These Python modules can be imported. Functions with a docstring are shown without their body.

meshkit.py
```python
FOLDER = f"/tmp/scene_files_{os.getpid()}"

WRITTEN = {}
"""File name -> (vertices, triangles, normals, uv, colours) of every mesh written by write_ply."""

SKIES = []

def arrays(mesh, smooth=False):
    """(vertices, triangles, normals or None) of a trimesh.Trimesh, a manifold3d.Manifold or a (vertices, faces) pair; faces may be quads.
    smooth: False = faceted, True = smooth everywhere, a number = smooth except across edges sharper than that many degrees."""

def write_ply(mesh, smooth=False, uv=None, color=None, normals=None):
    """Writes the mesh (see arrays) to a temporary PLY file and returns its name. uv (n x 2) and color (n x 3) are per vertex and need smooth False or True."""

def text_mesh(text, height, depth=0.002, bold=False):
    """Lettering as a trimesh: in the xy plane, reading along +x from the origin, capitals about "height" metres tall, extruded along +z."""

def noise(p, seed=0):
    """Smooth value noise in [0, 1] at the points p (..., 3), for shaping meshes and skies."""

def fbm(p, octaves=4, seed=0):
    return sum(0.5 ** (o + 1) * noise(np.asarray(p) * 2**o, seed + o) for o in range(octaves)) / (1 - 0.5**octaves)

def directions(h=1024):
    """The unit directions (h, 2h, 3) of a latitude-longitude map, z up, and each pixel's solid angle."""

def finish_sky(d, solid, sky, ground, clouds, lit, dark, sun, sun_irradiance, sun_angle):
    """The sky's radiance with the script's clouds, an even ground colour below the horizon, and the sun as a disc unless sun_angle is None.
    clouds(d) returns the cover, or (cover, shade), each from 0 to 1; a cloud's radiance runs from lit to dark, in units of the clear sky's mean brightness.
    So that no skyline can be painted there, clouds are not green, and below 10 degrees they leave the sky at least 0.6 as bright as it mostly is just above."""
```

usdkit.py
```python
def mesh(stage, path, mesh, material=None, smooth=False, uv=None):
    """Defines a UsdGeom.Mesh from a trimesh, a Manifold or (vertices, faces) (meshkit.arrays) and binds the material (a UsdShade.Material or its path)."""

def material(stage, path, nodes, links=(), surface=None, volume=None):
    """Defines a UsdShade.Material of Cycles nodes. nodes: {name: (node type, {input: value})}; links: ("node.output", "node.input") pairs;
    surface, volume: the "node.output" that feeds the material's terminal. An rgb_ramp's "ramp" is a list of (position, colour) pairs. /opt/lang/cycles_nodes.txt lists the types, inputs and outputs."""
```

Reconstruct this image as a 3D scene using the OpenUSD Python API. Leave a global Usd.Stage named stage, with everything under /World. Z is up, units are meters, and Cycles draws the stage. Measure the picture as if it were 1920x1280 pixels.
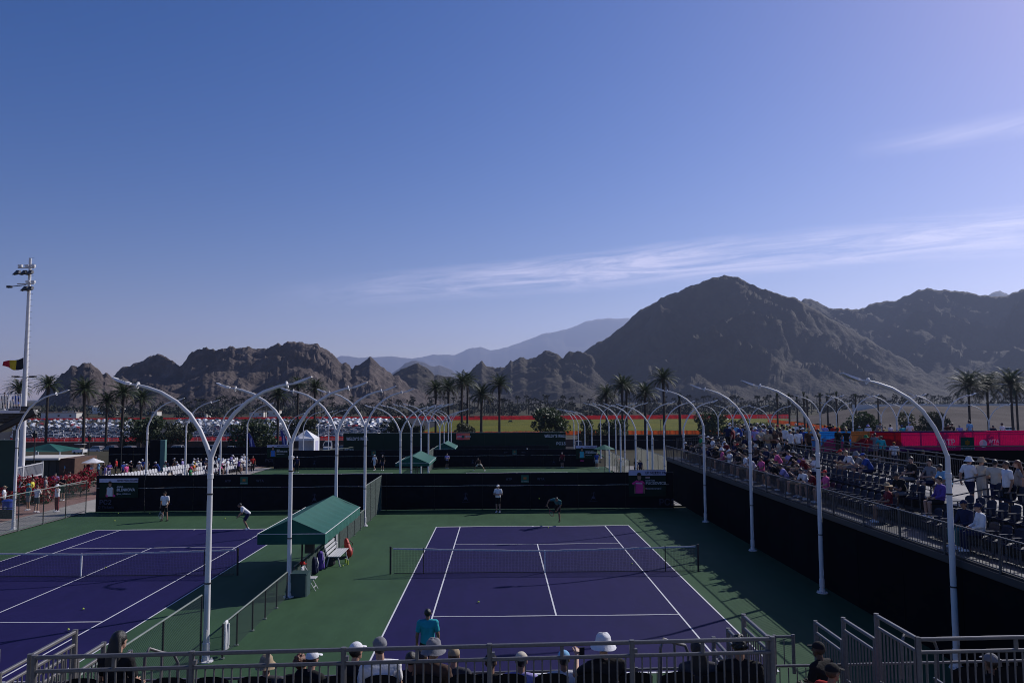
import math, random
import numpy as np, trimesh, manifold3d, usdkit, meshkit
from manifold3d import Manifold
from pxr import Usd, UsdGeom, UsdLux, UsdShade, Gf, Sdf, Vt
from shapely.geometry import Polygon

stage = Usd.Stage.CreateInMemory()
UsdGeom.SetStageUpAxis(stage, UsdGeom.Tokens.z)
UsdGeom.SetStageMetersPerUnit(stage, 1.0)
UsdGeom.Xform.Define(stage, '/World')
UsdGeom.Scope.Define(stage, '/World/Looks')
rng = random.Random(7)
V = lambda *a: np.array(a, float)

# ---------------------------------------------------------------- camera, sky, sun, exposure
EYE = V(-1.8672, -32.6621, 7.1602)
YAW, PITCH, ROLL, FPX = 0.0167, 0.0754, -0.0047, 1447.2
SUN_AZ, SUN_EL = math.radians(54.0), math.radians(34.0)
SKY_STRENGTH, SUN_INTENSITY, EXPOSURE = 0.066, 1.25, 0.1

_cy, _sy, _cp, _sp = math.cos(YAW), math.sin(YAW), math.cos(PITCH), math.sin(PITCH)
FWD = V(_sy * _cp, _cy * _cp, _sp)
_r = V(_cy, -_sy, 0); _u = np.cross(_r, FWD)
RIGHT = _r * math.cos(ROLL) + _u * math.sin(ROLL)
UP = -_r * math.sin(ROLL) + _u * math.cos(ROLL)

cam = UsdGeom.Camera.Define(stage, '/World/camera')
cam.AddTransformOp().Set(Gf.Matrix4d(*RIGHT, 0, *UP, 0, *(-FWD), 0, *EYE, 1))
cam.CreateHorizontalApertureAttr(36.0)
cam.CreateVerticalApertureAttr(36.0 * 682 / 1024)
cam.CreateFocalLengthAttr(FPX / 1920 * 36)
cam.CreateClippingRangeAttr(Gf.Vec2f(0.1, 80000))
cam.CreateExposureAttr(EXPOSURE)

SUN = V(math.sin(SUN_AZ) * math.cos(SUN_EL), math.cos(SUN_AZ) * math.cos(SUN_EL), math.sin(SUN_EL))
sun = UsdLux.DistantLight.Define(stage, '/World/sun')
sun.CreateIntensityAttr(SUN_INTENSITY); sun.CreateAngleAttr(0.53); sun.CreateNormalizeAttr(True)
sun.CreateColorAttr(Gf.Vec3f(1.0, 0.965, 0.94))
_q = Gf.Rotation(Gf.Vec3d(0, 0, 1), Gf.Vec3d(*SUN))
sun.AddTransformOp().Set(Gf.Matrix4d().SetRotate(_q))

dome = UsdLux.DomeLight.Define(stage, '/World/sky')
sky_mat = usdkit.material(stage, '/World/Looks/sky_look', {
    'sky': ('sky_texture', {'sky_type': 'single_scattering', 'sun_disc': False, 'sun_elevation': SUN_EL, 'sun_rotation': SUN_AZ, 'altitude': 50.0, 'air_density': 1.0, 'aerosol_density': 0.5, 'ozone_density': 2.5}),
    'tc': ('texture_coordinate', {}),
    'sep': ('separate_xyz', {}),
    # cirrus: project the view direction on a high layer, stretch the noise along the wind
    'zc': ('math', {'math_type': 'maximum', 'value2': 0.03}),
    'dx': ('math', {'math_type': 'divide'}), 'dy': ('math', {'math_type': 'divide'}),
    'ua': ('math', {'math_type': 'multiply', 'value2': 0.6}), 'ub': ('math', {'math_type': 'multiply_add', 'value2': -0.34}), 'wc': ('math', {'math_type': 'multiply', 'value2': 1.15}), 'cm2': ('combine_xyz', {'z': 3.7}),
    'n': ('noise_texture', {'scale': 1.3, 'detail': 12.0, 'roughness': 0.7, 'distortion': 1.1}),
    'cr': ('rgb_ramp', {'ramp': [(0, (0, 0, 0)), (0.35, (0, 0, 0)), (0.47, (.42, .42, .42)), (0.6, (1, 1, 1)), (1, (1, 1, 1))]}),
    # the band of cirrus: lies between two heights of the layer, thicker towards the sun
    'lin': ('math', {'math_type': 'multiply_add', 'value2': -0.57, 'value3': 0.0}),
    'bandc': ('math', {'math_type': 'subtract'}),
    'band': ('rgb_ramp', {'ramp': [(0, (0, 0, 0)), (.54, (0, 0, 0)), (.59, (.7, .7, .7)), (.635, (1, 1, 1)), (.675, (.75, .75, .75)), (.72, (.3, .3, .3)), (.78, (0, 0, 0)), (1, (0, 0, 0))]}),
    'band2': ('rgb_ramp', {'ramp': [(0, (0, 0, 0)), (.36, (0, 0, 0)), (.385, (.75, .75, .75)), (.41, (0, 0, 0)), (1, (0, 0, 0))]}),
    'xr2': ('map_range', {'from_min': 0.4, 'from_max': 0.5, 'to_min': 0.0, 'to_max': 0.5, 'clamp': True}),
    'b2': ('math', {'math_type': 'multiply'}), 'bsum': ('math', {'math_type': 'add'}),
    'bs': ('math', {'math_type': 'multiply_add', 'value2': 0.1, 'value3': 0.0}),
    'xr': ('map_range', {'from_min': -0.3, 'from_max': 0.12, 'to_min': 0.0, 'to_max': 1.0, 'clamp': True}),
    'm1': ('math', {'math_type': 'multiply'}), 'm2': ('math', {'math_type': 'multiply'}), 'm3': ('math', {'math_type': 'multiply', 'value2': 1.3, 'use_clamp': True}),
    'mix': ('mix_color', {'blend_type': 'mix', 'b': (9.0, 9.0, 12.5), 'use_clamp': False}),
    'tint': ('mix_color', {'blend_type': 'multiply', 'fac': 1.0, 'b': (1.32, 0.98, 1.08), 'use_clamp': False}),
    'sat': ('hsv', {'hue': 0.515, 'saturation': 1.52, 'value': 1.0, 'fac': 1.0}),
    'bg': ('background_shader', {'strength': SKY_STRENGTH}),
}, [('tc.generated', 'sep.vector'), ('sep.z', 'zc.value1'), ('sep.x', 'dx.value1'), ('zc.value', 'dx.value2'), ('sep.y', 'dy.value1'), ('zc.value', 'dy.value2'),
    ('dx.value', 'ua.value1'), ('dy.value', 'ub.value1'), ('ua.value', 'ub.value3'), ('bandc.value', 'wc.value1'), ('ub.value', 'cm2.x'), ('wc.value', 'cm2.y'), ('cm2.vector', 'n.vector'), ('n.fac', 'cr.fac'),
    ('dx.value', 'lin.value1'), ('dy.value', 'bandc.value1'), ('lin.value', 'bandc.value2'), ('bandc.value', 'bs.value1'), ('bs.value', 'band.fac'),
    ('sep.x', 'xr.value'), ('bs.value', 'band2.fac'), ('sep.x', 'xr2.value'), ('band2.color', 'b2.value1'), ('xr2.result', 'b2.value2'), ('band.color', 'bsum.value1'), ('b2.value', 'bsum.value2'), ('cr.color', 'm1.value1'), ('bsum.value', 'm1.value2'), ('m1.value', 'm2.value1'), ('xr.result', 'm2.value2'), ('m2.value', 'm3.value1'),
    ('sky.color', 'sat.color'), ('sat.color', 'tint.a'), ('tint.result', 'mix.a'), ('m3.value', 'mix.fac'), ('mix.result', 'bg.color')], surface='bg.background')
UsdShade.MaterialBindingAPI.Apply(dome.GetPrim()).Bind(sky_mat)
dome.GetPrim().SetCustomDataByKey('kind', 'structure')

# a pixel of the photograph (1920 wide) as a point: on a level plane, on a plane Y = const, on a plane X = const
def ray(x, y): return FWD + RIGHT * (x - 960) / FPX + UP * (640 - y) / FPX
def gz(x, y, z=0.0): d = ray(x, y); return EYE + d * (z - EYE[2]) / d[2]
def aty(x, y, Y): d = ray(x, y); return EYE + d * (Y - EYE[1]) / d[1]
def atx(x, y, X): d = ray(x, y); return EYE + d * (X - EYE[0]) / d[0]
def atd(x, d): p = ray(x, 749); p = p / math.hypot(p[0], p[1]); return EYE[0] + p[0] * d, EYE[1] + p[1] * d     # ground position at a distance

# ---------------------------------------------------------------- naming and describing
used = {}
def path_for(parent, name):
    p = f'{parent}/{name}'
    k = used.get(p, 0); used[p] = k + 1
    return p if k == 0 else f'{p}_{k:03d}'

def data(prim, label=None, cat=None, group=None, kind=None):
    for k, v in (('label', label), ('category', cat), ('group', group), ('kind', kind)):
        if v: prim.SetCustomDataByKey(k, v)

def thing(name, label, cat, loc=(0, 0, 0), rz=0.0, group=None):
    p = path_for('/World', name)
    x = UsdGeom.Xform.Define(stage, p)
    x.AddTranslateOp().Set(Gf.Vec3d(*map(float, loc)))
    x.AddRotateZOp().Set(math.degrees(rz))
    data(x.GetPrim(), label, cat, group)
    return p

def part(parent, name, mesh, mat, smooth=False, label=None, kind=None):
    p = path_for(parent, name)
    m = usdkit.mesh(stage, p, mesh, mat, smooth=smooth)
    data(m.GetPrim(), label, None, None, kind)
    return p

def solo(name, mesh, mat, label=None, cat=None, group=None, kind=None, smooth=False):
    p = path_for('/World', name)
    m = usdkit.mesh(stage, p, mesh, mat, smooth=smooth)
    data(m.GetPrim(), label, cat, group, kind)
    return p

def dup(src, loc, rz=0.0, label=None, group=None, scale=None):
    s = stage.GetPrimAtPath(src)
    base = src.rsplit('/', 1)[1]
    if base[-4:-3] == '_' and base[-3:].isdigit(): base = base[:-4]
    p = path_for('/World', base)
    x = UsdGeom.Xform.Define(stage, p)
    x.GetPrim().GetReferences().AddInternalReference(src)
    x.GetPrim().SetInstanceable(True)
    x.ClearXformOpOrder()
    x = UsdGeom.Xformable(x.GetPrim())
    x.MakeMatrixXform().Set(Gf.Matrix4d().SetScale(Gf.Vec3d(*([scale or 1.0] * 3))) * Gf.Matrix4d().SetRotate(Gf.Rotation(Gf.Vec3d(0, 0, 1), math.degrees(rz))) * Gf.Matrix4d().SetTranslate(Gf.Vec3d(*map(float, loc))))
    d = s.GetCustomData()
    data(x.GetPrim(), label or d.get('label'), d.get('category'), group or d.get('group'))
    return p

ORD = ['first', 'second', 'third', 'fourth', 'fifth', 'sixth', 'seventh', 'eighth', 'ninth', 'tenth', 'eleventh', 'twelfth', 'thirteenth', 'fourteenth', 'fifteenth', 'sixteenth', 'seventeenth', 'eighteenth', 'nineteenth', 'twentieth']
ORD += ['twenty-' + o for o in ORD[:9]] + ['thirtieth'] + ['thirty-' + o for o in ORD[:9]] + ['fortieth'] + ['forty-' + o for o in ORD[:9]] + ['fiftieth'] + ['fifty-' + o for o in ORD[:9]] + ['sixtieth'] + ['sixty-' + o for o in ORD[:9]] + ['seventieth'] + ['seventy-' + o for o in ORD[:9]]

# ---------------------------------------------------------------- meshes: everything is (vertices, triangles)
def join(*ms):
    ms = [m for m in ms if m is not None and len(m[0])]
    at = np.cumsum([0] + [len(m[0]) for m in ms])
    return np.vstack([m[0] for m in ms]), np.vstack([np.asarray(m[1]) + a for m, a in zip(ms, at)])

_BF = np.array([[0, 2, 1], [1, 2, 3], [4, 5, 6], [5, 7, 6], [0, 1, 4], [1, 5, 4], [2, 6, 3], [3, 6, 7], [0, 4, 2], [2, 4, 6], [1, 3, 5], [3, 7, 5]])
_BV = np.array([[x, y, z] for z in (-.5, .5) for y in (-.5, .5) for x in (-.5, .5)])
def box(c, s, rz=0.0):
    v = _BV * np.asarray(s, float)
    if rz: v = v @ np.array([[math.cos(rz), math.sin(rz), 0], [-math.sin(rz), math.cos(rz), 0], [0, 0, 1]])
    return v + np.asarray(c, float), _BF

def box2(a, b):
    a, b = np.minimum(a, b), np.maximum(a, b)
    return box((np.asarray(a, float) + b) / 2, np.asarray(b, float) - a)

def bar(p, q, w, h=None):
    """a square bar from p to q, w wide and h high, its edges slightly broken"""
    p, q = np.asarray(p, float), np.asarray(q, float); h = h or w
    d = q - p; L = np.linalg.norm(d); d = d / L
    a = np.cross(d, [0, 0, 1.0]); a = V(1, 0, 0) if np.linalg.norm(a) < 1e-4 else a / np.linalg.norm(a)
    b = np.cross(a, d); c = .22 * min(w, h); x, y = w / 2, h / 2
    ring = [(-x + c, -y), (x - c, -y), (x, -y + c), (x, y - c), (x - c, y), (-x + c, y), (-x, y - c), (-x, -y + c)]
    return loft([[o + a * s + b * t for s, t in ring] for o in (p, q)])

def loft(rings, cap=True):
    n = len(rings[0]); v = np.array(rings, float).reshape(-1, 3); f = []
    for i in range(len(rings) - 1):
        for j in range(n):
            k = (j + 1) % n
            f += [[i * n + j, i * n + k, (i + 1) * n + k], [i * n + j, (i + 1) * n + k, (i + 1) * n + j]]
    if cap:
        for j in range(1, n - 1):
            f.append([0, j + 1, j]); f.append([(len(rings) - 1) * n, (len(rings) - 1) * n + j, (len(rings) - 1) * n + j + 1])
    return v, np.array(f)

def tube(pts, r, n=8):
    p = np.asarray(pts, float); rr = np.broadcast_to(r, (len(p),))
    t = np.gradient(p, axis=0); t /= np.linalg.norm(t, axis=1, keepdims=True) + 1e-12
    a = np.cross(t, np.where(np.abs(t[:, 2:]) < .95, [0, 0, 1.0], [0, 1.0, 0]))
    a /= np.linalg.norm(a, axis=1, keepdims=True) + 1e-12
    for i in range(1, len(a)):
        if a[i] @ a[i - 1] < 0: a[i] = -a[i]
    b = np.cross(t, a); g = np.arange(n) * 2 * math.pi / n
    return loft([[p[i] + rr[i] * (math.cos(x) * a[i] + math.sin(x) * b[i]) for x in g] for i in range(len(p))])

def wire(p, q, r):
    return tube([p, q], r, 3)

def wires(segs, r):
    """many thin three-sided wires in one mesh, fast"""
    s = np.asarray(segs, float); p, q = s[:, 0], s[:, 1]; d = q - p; d /= np.linalg.norm(d, axis=1, keepdims=True)
    a = np.cross(d, np.where(np.abs(d[:, 2:]) < .9, [0, 0, 1.0], [1.0, 0, 0])); a /= np.linalg.norm(a, axis=1, keepdims=True)
    b = np.cross(a, d); o = [a * math.cos(k) + b * math.sin(k) for k in (0, 2.094, 4.189)]
    v = np.stack([p + r * o[0], p + r * o[1], p + r * o[2], q + r * o[0], q + r * o[1], q + r * o[2]], 1).reshape(-1, 3)
    f = np.array([[0, 1, 4], [0, 4, 3], [1, 2, 5], [1, 5, 4], [2, 0, 3], [2, 3, 5]])
    return v, (f[None] + np.arange(len(s))[:, None, None] * 6).reshape(-1, 3)

def lathe(prof, n=16, c=(0, 0, 0)):
    """profile of (radius, height)"""
    g = np.arange(n) * 2 * math.pi / n
    return loft([[(c[0] + max(r, 1e-4) * math.cos(x), c[1] + max(r, 1e-4) * math.sin(x), c[2] + z) for x in g] for r, z in prof])

def prism(poly, z0, z1):
    """a polygon in the ground plane, upright between z0 and z1"""
    m = trimesh.creation.extrude_polygon(Polygon(poly), z1 - z0, engine='earcut'); v = np.array(m.vertices); v[:, 2] += z0
    return v, np.array(m.faces)

def sheet(x0, y0, x1, y1, z):
    return np.array([[x0, y0, z], [x1, y0, z], [x1, y1, z], [x0, y1, z]], float), np.array([[0, 1, 2], [0, 2, 3]])

def xz(poly, y, t=.01, face=-1):
    """a flat shape on an upright plane that looks towards -Y: polygon of (x, z), front at y"""
    m = trimesh.creation.extrude_polygon(Polygon(poly).buffer(0), t, engine='earcut'); v = np.array(m.vertices)
    return np.stack([v[:, 0], y + v[:, 2], v[:, 1]], 1), np.array(m.faces)[:, ::-1]

def text(s, h, x, y, z, bold=True, center=False, squeeze=1.0):
    """lettering on an upright plane that looks towards -Y, its baseline at z"""
    m = meshkit.text_mesh(s, h, .012, bold); v = np.array(m.vertices)
    w = v[:, 0].max()
    if center: x -= w * squeeze / 2
    return np.stack([x + v[:, 0] * squeeze, y - v[:, 2], z + v[:, 1]], 1), np.array(m.faces)

def arr(m):
    return meshkit.arrays(m)[:2]

# ---------------------------------------------------------------- materials
BASE = .8      # how deep all paints and cloths are
def mat(name, rgb, rough=.6, var=.15, scale=4.0, bump=0.0, metal=0.0, spec=.5, coat=0.0, detail=4.0, transl=0.0, rgb2=None, bscale=None):
    p = '/World/Looks/' + name
    rgb = tuple(x * BASE for x in rgb); rgb2 = rgb2 and tuple(x * BASE for x in rgb2)
    c1 = tuple(max(0, x * (1 - var)) for x in rgb); c2 = tuple(min(1, x * (1 + var)) for x in (rgb2 or rgb))
    nodes = {'g': ('geometry', {}), 'n': ('noise_texture', {'scale': scale, 'detail': detail, 'roughness': .6}), 'r': ('rgb_ramp', {'ramp': [(0.3, c1), (0.7, c2)]}),
             'p': ('principled_bsdf', {'roughness': rough, 'metallic': metal, 'specular_ior_level': spec, 'coat_weight': coat})}
    links = [('g.position', 'n.vector'), ('n.fac', 'r.fac'), ('r.color', 'p.base_color')]
    if bump:
        nodes['bn'] = ('noise_texture', {'scale': bscale or scale * 6, 'detail': 4.0}); nodes['b'] = ('bump', {'strength': bump, 'distance': .05})
        links += [('g.position', 'bn.vector'), ('bn.fac', 'b.height'), ('b.normal', 'p.normal')]
    out = 'p.BSDF'
    if transl:
        nodes['t'] = ('translucent_bsdf', {}); nodes['mx'] = ('mix_closure', {'fac': transl})
        links += [('r.color', 't.color'), ('p.BSDF', 'mx.closure1'), ('t.BSDF', 'mx.closure2')]; out = 'mx.closure'
    return usdkit.material(stage, p, nodes, links, surface=out)

M = {}
def dm(k, *a, **kw): M[k] = mat(k, *a, **kw)
def court_paint(name, rgb):
    c = lambda k: tuple(x * k for x in rgb)
    M[name] = usdkit.material(stage, '/World/Looks/' + name, {
        'g': ('geometry', {}), 'mp': ('mapping', {'scale': (1.0, .22, 1.0)}),
        'n1': ('noise_texture', {'scale': .22, 'detail': 6.0, 'roughness': .65}), 'n2': ('noise_texture', {'scale': 1.6, 'detail': 9.0, 'roughness': .75}), 'n3': ('noise_texture', {'scale': 9.0, 'detail': 3.0, 'distortion': 2.0}), 'n4': ('noise_texture', {'scale': 70.0, 'detail': 3.0}),
        'r1': ('rgb_ramp', {'ramp': [(.3, c(.86)), (.7, c(1.13))]}), 'r2': ('rgb_ramp', {'ramp': [(.35, (.9, .9, .9)), (.65, (1.1, 1.1, 1.1))]}), 'r3': ('rgb_ramp', {'ramp': [(.62, (1, 1, 1)), (.72, (1.35, 1.35, 1.3)), (.8, (1.5, 1.5, 1.45))]}),
        'm1': ('mix_color', {'blend_type': 'multiply', 'fac': 1.0}), 'm2': ('mix_color', {'blend_type': 'multiply', 'fac': .55}),
        'b': ('bump', {'strength': .12, 'distance': .01}), 'rr': ('rgb_ramp', {'ramp': [(.3, (.62, .62, .62)), (.7, (.85, .85, .85))]}), 'p': ('principled_bsdf', {'specular_ior_level': .09})},
        [('g.position', 'n1.vector'), ('g.position', 'mp.vector'), ('mp.vector', 'n2.vector'), ('mp.vector', 'n3.vector'), ('g.position', 'n4.vector'), ('n1.fac', 'r1.fac'), ('n2.fac', 'r2.fac'), ('n3.fac', 'r3.fac'), ('r1.color', 'm1.a'), ('r2.color', 'm1.b'), ('m1.result', 'm2.a'), ('r3.color', 'm2.b'), ('m2.result', 'p.base_color'),
         ('n1.fac', 'rr.fac'), ('rr.color', 'p.roughness'), ('n4.fac', 'b.height'), ('b.normal', 'p.normal')], surface='p.BSDF')
court_paint('court_green', (.034, .073, .037)); court_paint('court_purple', (.0115, .009, .058))
dm('line_paint', (.72, .72, .74), rough=.6, var=.08, scale=6)
dm('dirt', (.2, .16, .12), spec=.06, rough=.95, var=.25, scale=.05, bump=.2, bscale=2)
dm('desert', (.06, .055, .036), spec=.06, rough=1, var=.35, scale=.02, detail=8)
dm('sand', (.085, .072, .068), spec=.06, rough=1, var=.25, scale=.03, detail=8)
dm('field_grass', (.085, .1, .007), spec=.06, rough=.95, var=.18, scale=.06, detail=8, rgb2=(.11, .105, .009))
dm('asphalt', (.035, .035, .04), spec=.06, rough=.9, var=.2, scale=.8)
dm('concrete', (.24, .225, .21), rough=.85, var=.14, scale=1.1, bump=.1)
dm('paver_pink', (.22, .12, .10), rough=.9, var=.12, scale=2.0)
dm('white_steel', (.7, .69, .7), rough=.5, var=.05, scale=3, spec=.3)
dm('grey_steel', (.075, .075, .082), rough=.45, metal=.4, var=.14, scale=9)
dm('galvanised', (.16, .153, .155), rough=.45, metal=.35, var=.16, scale=30, bump=.08)
dm('dark_steel', (.018, .019, .021), rough=.5, var=.1)
dm('black_metal', (.012, .012, .013), rough=.5, var=.1)
dm('windscreen', (.0065, .0065, .01), rough=.85, var=.4, scale=1.6, spec=.15, bump=.5, bscale=5)
dm('stand_skirt', (.004, .004, .006), rough=.95, var=.3, scale=.8, spec=.05)
dm('green_board', (.006, .022, .014), rough=.8, var=.15, spec=.2)
dm('green_wall', (.01, .04, .028), rough=.8, var=.1, scale=1)
dm('fence_green', (.02, .07, .055), rough=.6, var=.1)
dm('fence_rail', (.2, .23, .21), rough=.5, metal=.3, var=.15)
dm('rope', (.4, .4, .38), rough=.8, var=.3, scale=9)
dm('canopy', (.007, .125, .1), rough=.75, var=.08, scale=1.5, transl=.25, bump=.15, bscale=3)
dm('net_cord', (.03, .03, .04), rough=.8)
dm('white_cloth', (.72, .72, .74), rough=.85, var=.06, scale=5, bump=.15)
dm('white_plastic', (.52, .52, .55), rough=.45, var=.04)
dm('navy_seat', (.008, .012, .032), rough=.6, spec=.2, var=.1)
dm('black_seat', (.006, .006, .008), rough=.75, var=.2, scale=6, spec=.2)
dm('teal_box', (.02, .055, .06), rough=.55, var=.1)
dm('ball', (.5, .62, .06), rough=.9, var=.08, scale=40)
dm('orange_mesh', (.55, .09, .015), rough=.8, var=.22, scale=.35, transl=.35)
dm('red_mesh', (.52, .02, .022), rough=.8, var=.25, scale=.3, transl=.35)
dm('palm_leaf', (.034, .055, .016), rough=.6, var=.3, scale=.8, transl=.2)
dm('palm_dry', (.06, .045, .026), rough=.9, var=.3, scale=2)
dm('bark', (.035, .026, .02), rough=.95, var=.3, scale=5, bump=.5)
dm('leaf_a', (.035, .06, .018), rough=.6, var=.4, scale=.9, transl=.2)
dm('leaf_b', (.06, .07, .03), rough=.7, var=.35, scale=.9, transl=.2)
dm('leaf_far', (.022, .028, .015), rough=.9, var=.4, scale=.08)
dm('flower', (.33, .014, .035), rough=.7, var=.35, scale=2.5, transl=.3)
dm('house_white', (.6, .58, .54), rough=.8, var=.06)
dm('brick_brown', (.09, .045, .03), rough=.9, var=.2, scale=3)
dm('roof_tile', (.2, .12, .09), rough=.9, var=.15)
dm('glass_dark', (.01, .012, .016), rough=.08, var=.05, spec=.8)
dm('tyre', (.012, .012, .012), rough=.85)
dm('chrome', (.5, .5, .52), rough=.25, metal=.9, var=.05)
dm('head_lamp', (.7, .7, .72), rough=.15, var=.03)
dm('tail_lamp', (.35, .01, .01), rough=.2, var=.03)
for k, c in dict(white=(.74, .74, .75), silver=(.42, .43, .45), grey=(.13, .135, .14), black=(.012, .012, .014), navy=(.015, .025, .07), red=(.3, .015, .015), blue=(.02, .08, .4), sand=(.32, .27, .2)).items():
    dm('paint_' + k, c, rough=.3, var=.03, coat=.8)
SKIN = {}
for k, c in dict(fair=(.42, .24, .17), tan=(.27, .14, .085), dark=(.09, .045, .028)).items(): dm('skin_' + k, c, rough=.6, var=.1, scale=14)
CL = dict(white=(.72, .72, .75), cream=(.55, .5, .42), grey=(.2, .2, .22), black=(.012, .012, .014), navy=(.015, .02, .06), blue=(.03, .07, .3), skyblue=(.2, .42, .65), turquoise=(.03, .36, .42), red=(.42, .02, .02), pink=(.6, .1, .28), maroon=(.14, .015, .025), tan=(.34, .26, .17), green=(.03, .22, .08), lavender=(.34, .3, .6), orange=(.55, .17, .02), brown=(.07, .04, .03), yellow=(.6, .55, .08), teal=(.05, .16, .17), charcoal=(.05, .05, .06), purple=(.1, .06, .3))
for k, c in CL.items(): dm('cloth_' + k, c, rough=.9, var=.12, scale=7, bump=.25, bscale=18, spec=.2)
for k, c in dict(black=(.006, .005, .005), brown=(.05, .025, .014), auburn=(.16, .05, .02), grey=(.3, .29, .28), blond=(.3, .2, .09)).items(): dm('hair_' + k, c, rough=.45, var=.35, scale=30, bump=.3)
# ---------------------------------------------------------------- ground
ZB, ZC, ZF = -.72, -2.1, -6.5
def ground_h(x, y):
    h = np.interp(y, [-60, 19.5, 21, 60, 62, 104, 130, 215, 232.8, 233.2, 900, 1600, 2600, 20000], [0, 0, ZB, ZB, ZC, ZC, -3.2, -8.8, -8.8, ZF, ZF, -4, 0, 60])
    left = np.clip((-29.5 - x) / 2.0, 0, 1) * (y < 140)       # the left walkway slopes down gently instead of in steps
    hl = np.interp(y, [-60, 26, 62, 110, 140], [0, 0, -1.0, -2.6, -3.6])
    right = np.clip((x - 12.0) / 3.0, 0, 1) * (y < 140)
    hr = np.interp(y, [-60, 40, 110, 140], [0, -.4, -1.6, -3.6])
    h = h * (1 - left) + hl * left
    return h * (1 - right) + hr * right
def gxs():
    a = np.concatenate([np.arange(-60, 61, 1.5), np.geomspace(61, 23000, 50)])
    return np.unique(np.round(np.concatenate([a, -a]), 2))
def grid(xs, ys, zf):
    X, Y = np.meshgrid(xs, ys, indexing='ij'); Z = zf(X, Y)
    n, m = X.shape; v = np.stack([X, Y, Z], -1).reshape(-1, 3)
    i, j = np.meshgrid(np.arange(n - 1), np.arange(m - 1), indexing='ij'); a = (i * m + j).ravel()
    f = np.vstack([np.stack([a, a + m, a + m + 1], 1), np.stack([a, a + m + 1, a + 1], 1)])
    return v, f
gys = np.unique(np.concatenate([np.arange(-70, 140, 1.5), np.arange(140, 300, 2.5), [232.8, 233.2], np.geomspace(300, 24500, 50)]))
def gh(x, y): return ground_h(x, y) - .06 + (np.abs(x) > 3000) * 0
solo('ground', grid(gxs(), gys, gh), M['desert'], kind='structure', smooth=40)

def court_set(tag_, y0, z, cxs, x0, x1, ya, yb):
    """green surface with one purple court per centre, and the painted lines"""
    solo('court_surround', join(box2((x0, ya, z - .3), (x1, yb, z))), M['court_green'], kind='structure')
    for cx, cy in cxs:
        solo('court_surface', sheet(cx - 5.485, cy - 11.885, cx + 5.485, cy + 11.885, z + .004), M['court_purple'], kind='structure')
        L = []
        w = .05
        def ln(xa, ya_, xb, yb_): L.append(sheet(cx + xa, cy + ya_, cx + xb, cy + yb_, z + .008))
        for s in (-1, 1):
            ln(s * 5.485 - (w if s > 0 else 0), -11.885, s * 5.485 + (w if s < 0 else 0), 11.885)
            ln(s * 4.115 - w / 2, -11.785, s * 4.115 + w / 2, 11.785)
            ln(-5.435, s * 11.885 - (.1 if s > 0 else 0), 5.435, s * 11.885 + (.1 if s < 0 else 0))
            ln(-4.09, s * 6.4 - w / 2, 4.09, s * 6.4 + w / 2)
            ln(-.05, s * 11.78 - (.12 if s > 0 else 0), .05, s * 11.78 + (.12 if s < 0 else 0))
        ln(-w / 2, -6.375, w / 2, 6.375)
        solo('court_line', join(*L), M['line_paint'], kind='structure')
court_set('front', 0, 0.0, [(0, 0), (-18.96, -.22)], -28.7, 10.5, -30, 18.9)
court_set('second', 0, ZB, [(0, 40.2), (-18.96, 40.2)], -28.7, 10.5, 21.3, 58.9)
court_set('third', 0, ZC, [(0, 80.5), (-18.96, 80.5)], -28.7, 10.5, 62.3, 99)
solo('court_surround', join(box2((14.0, 62, -1.75), (33.5, 100, -1.5))), M['court_green'], kind='structure')

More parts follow.
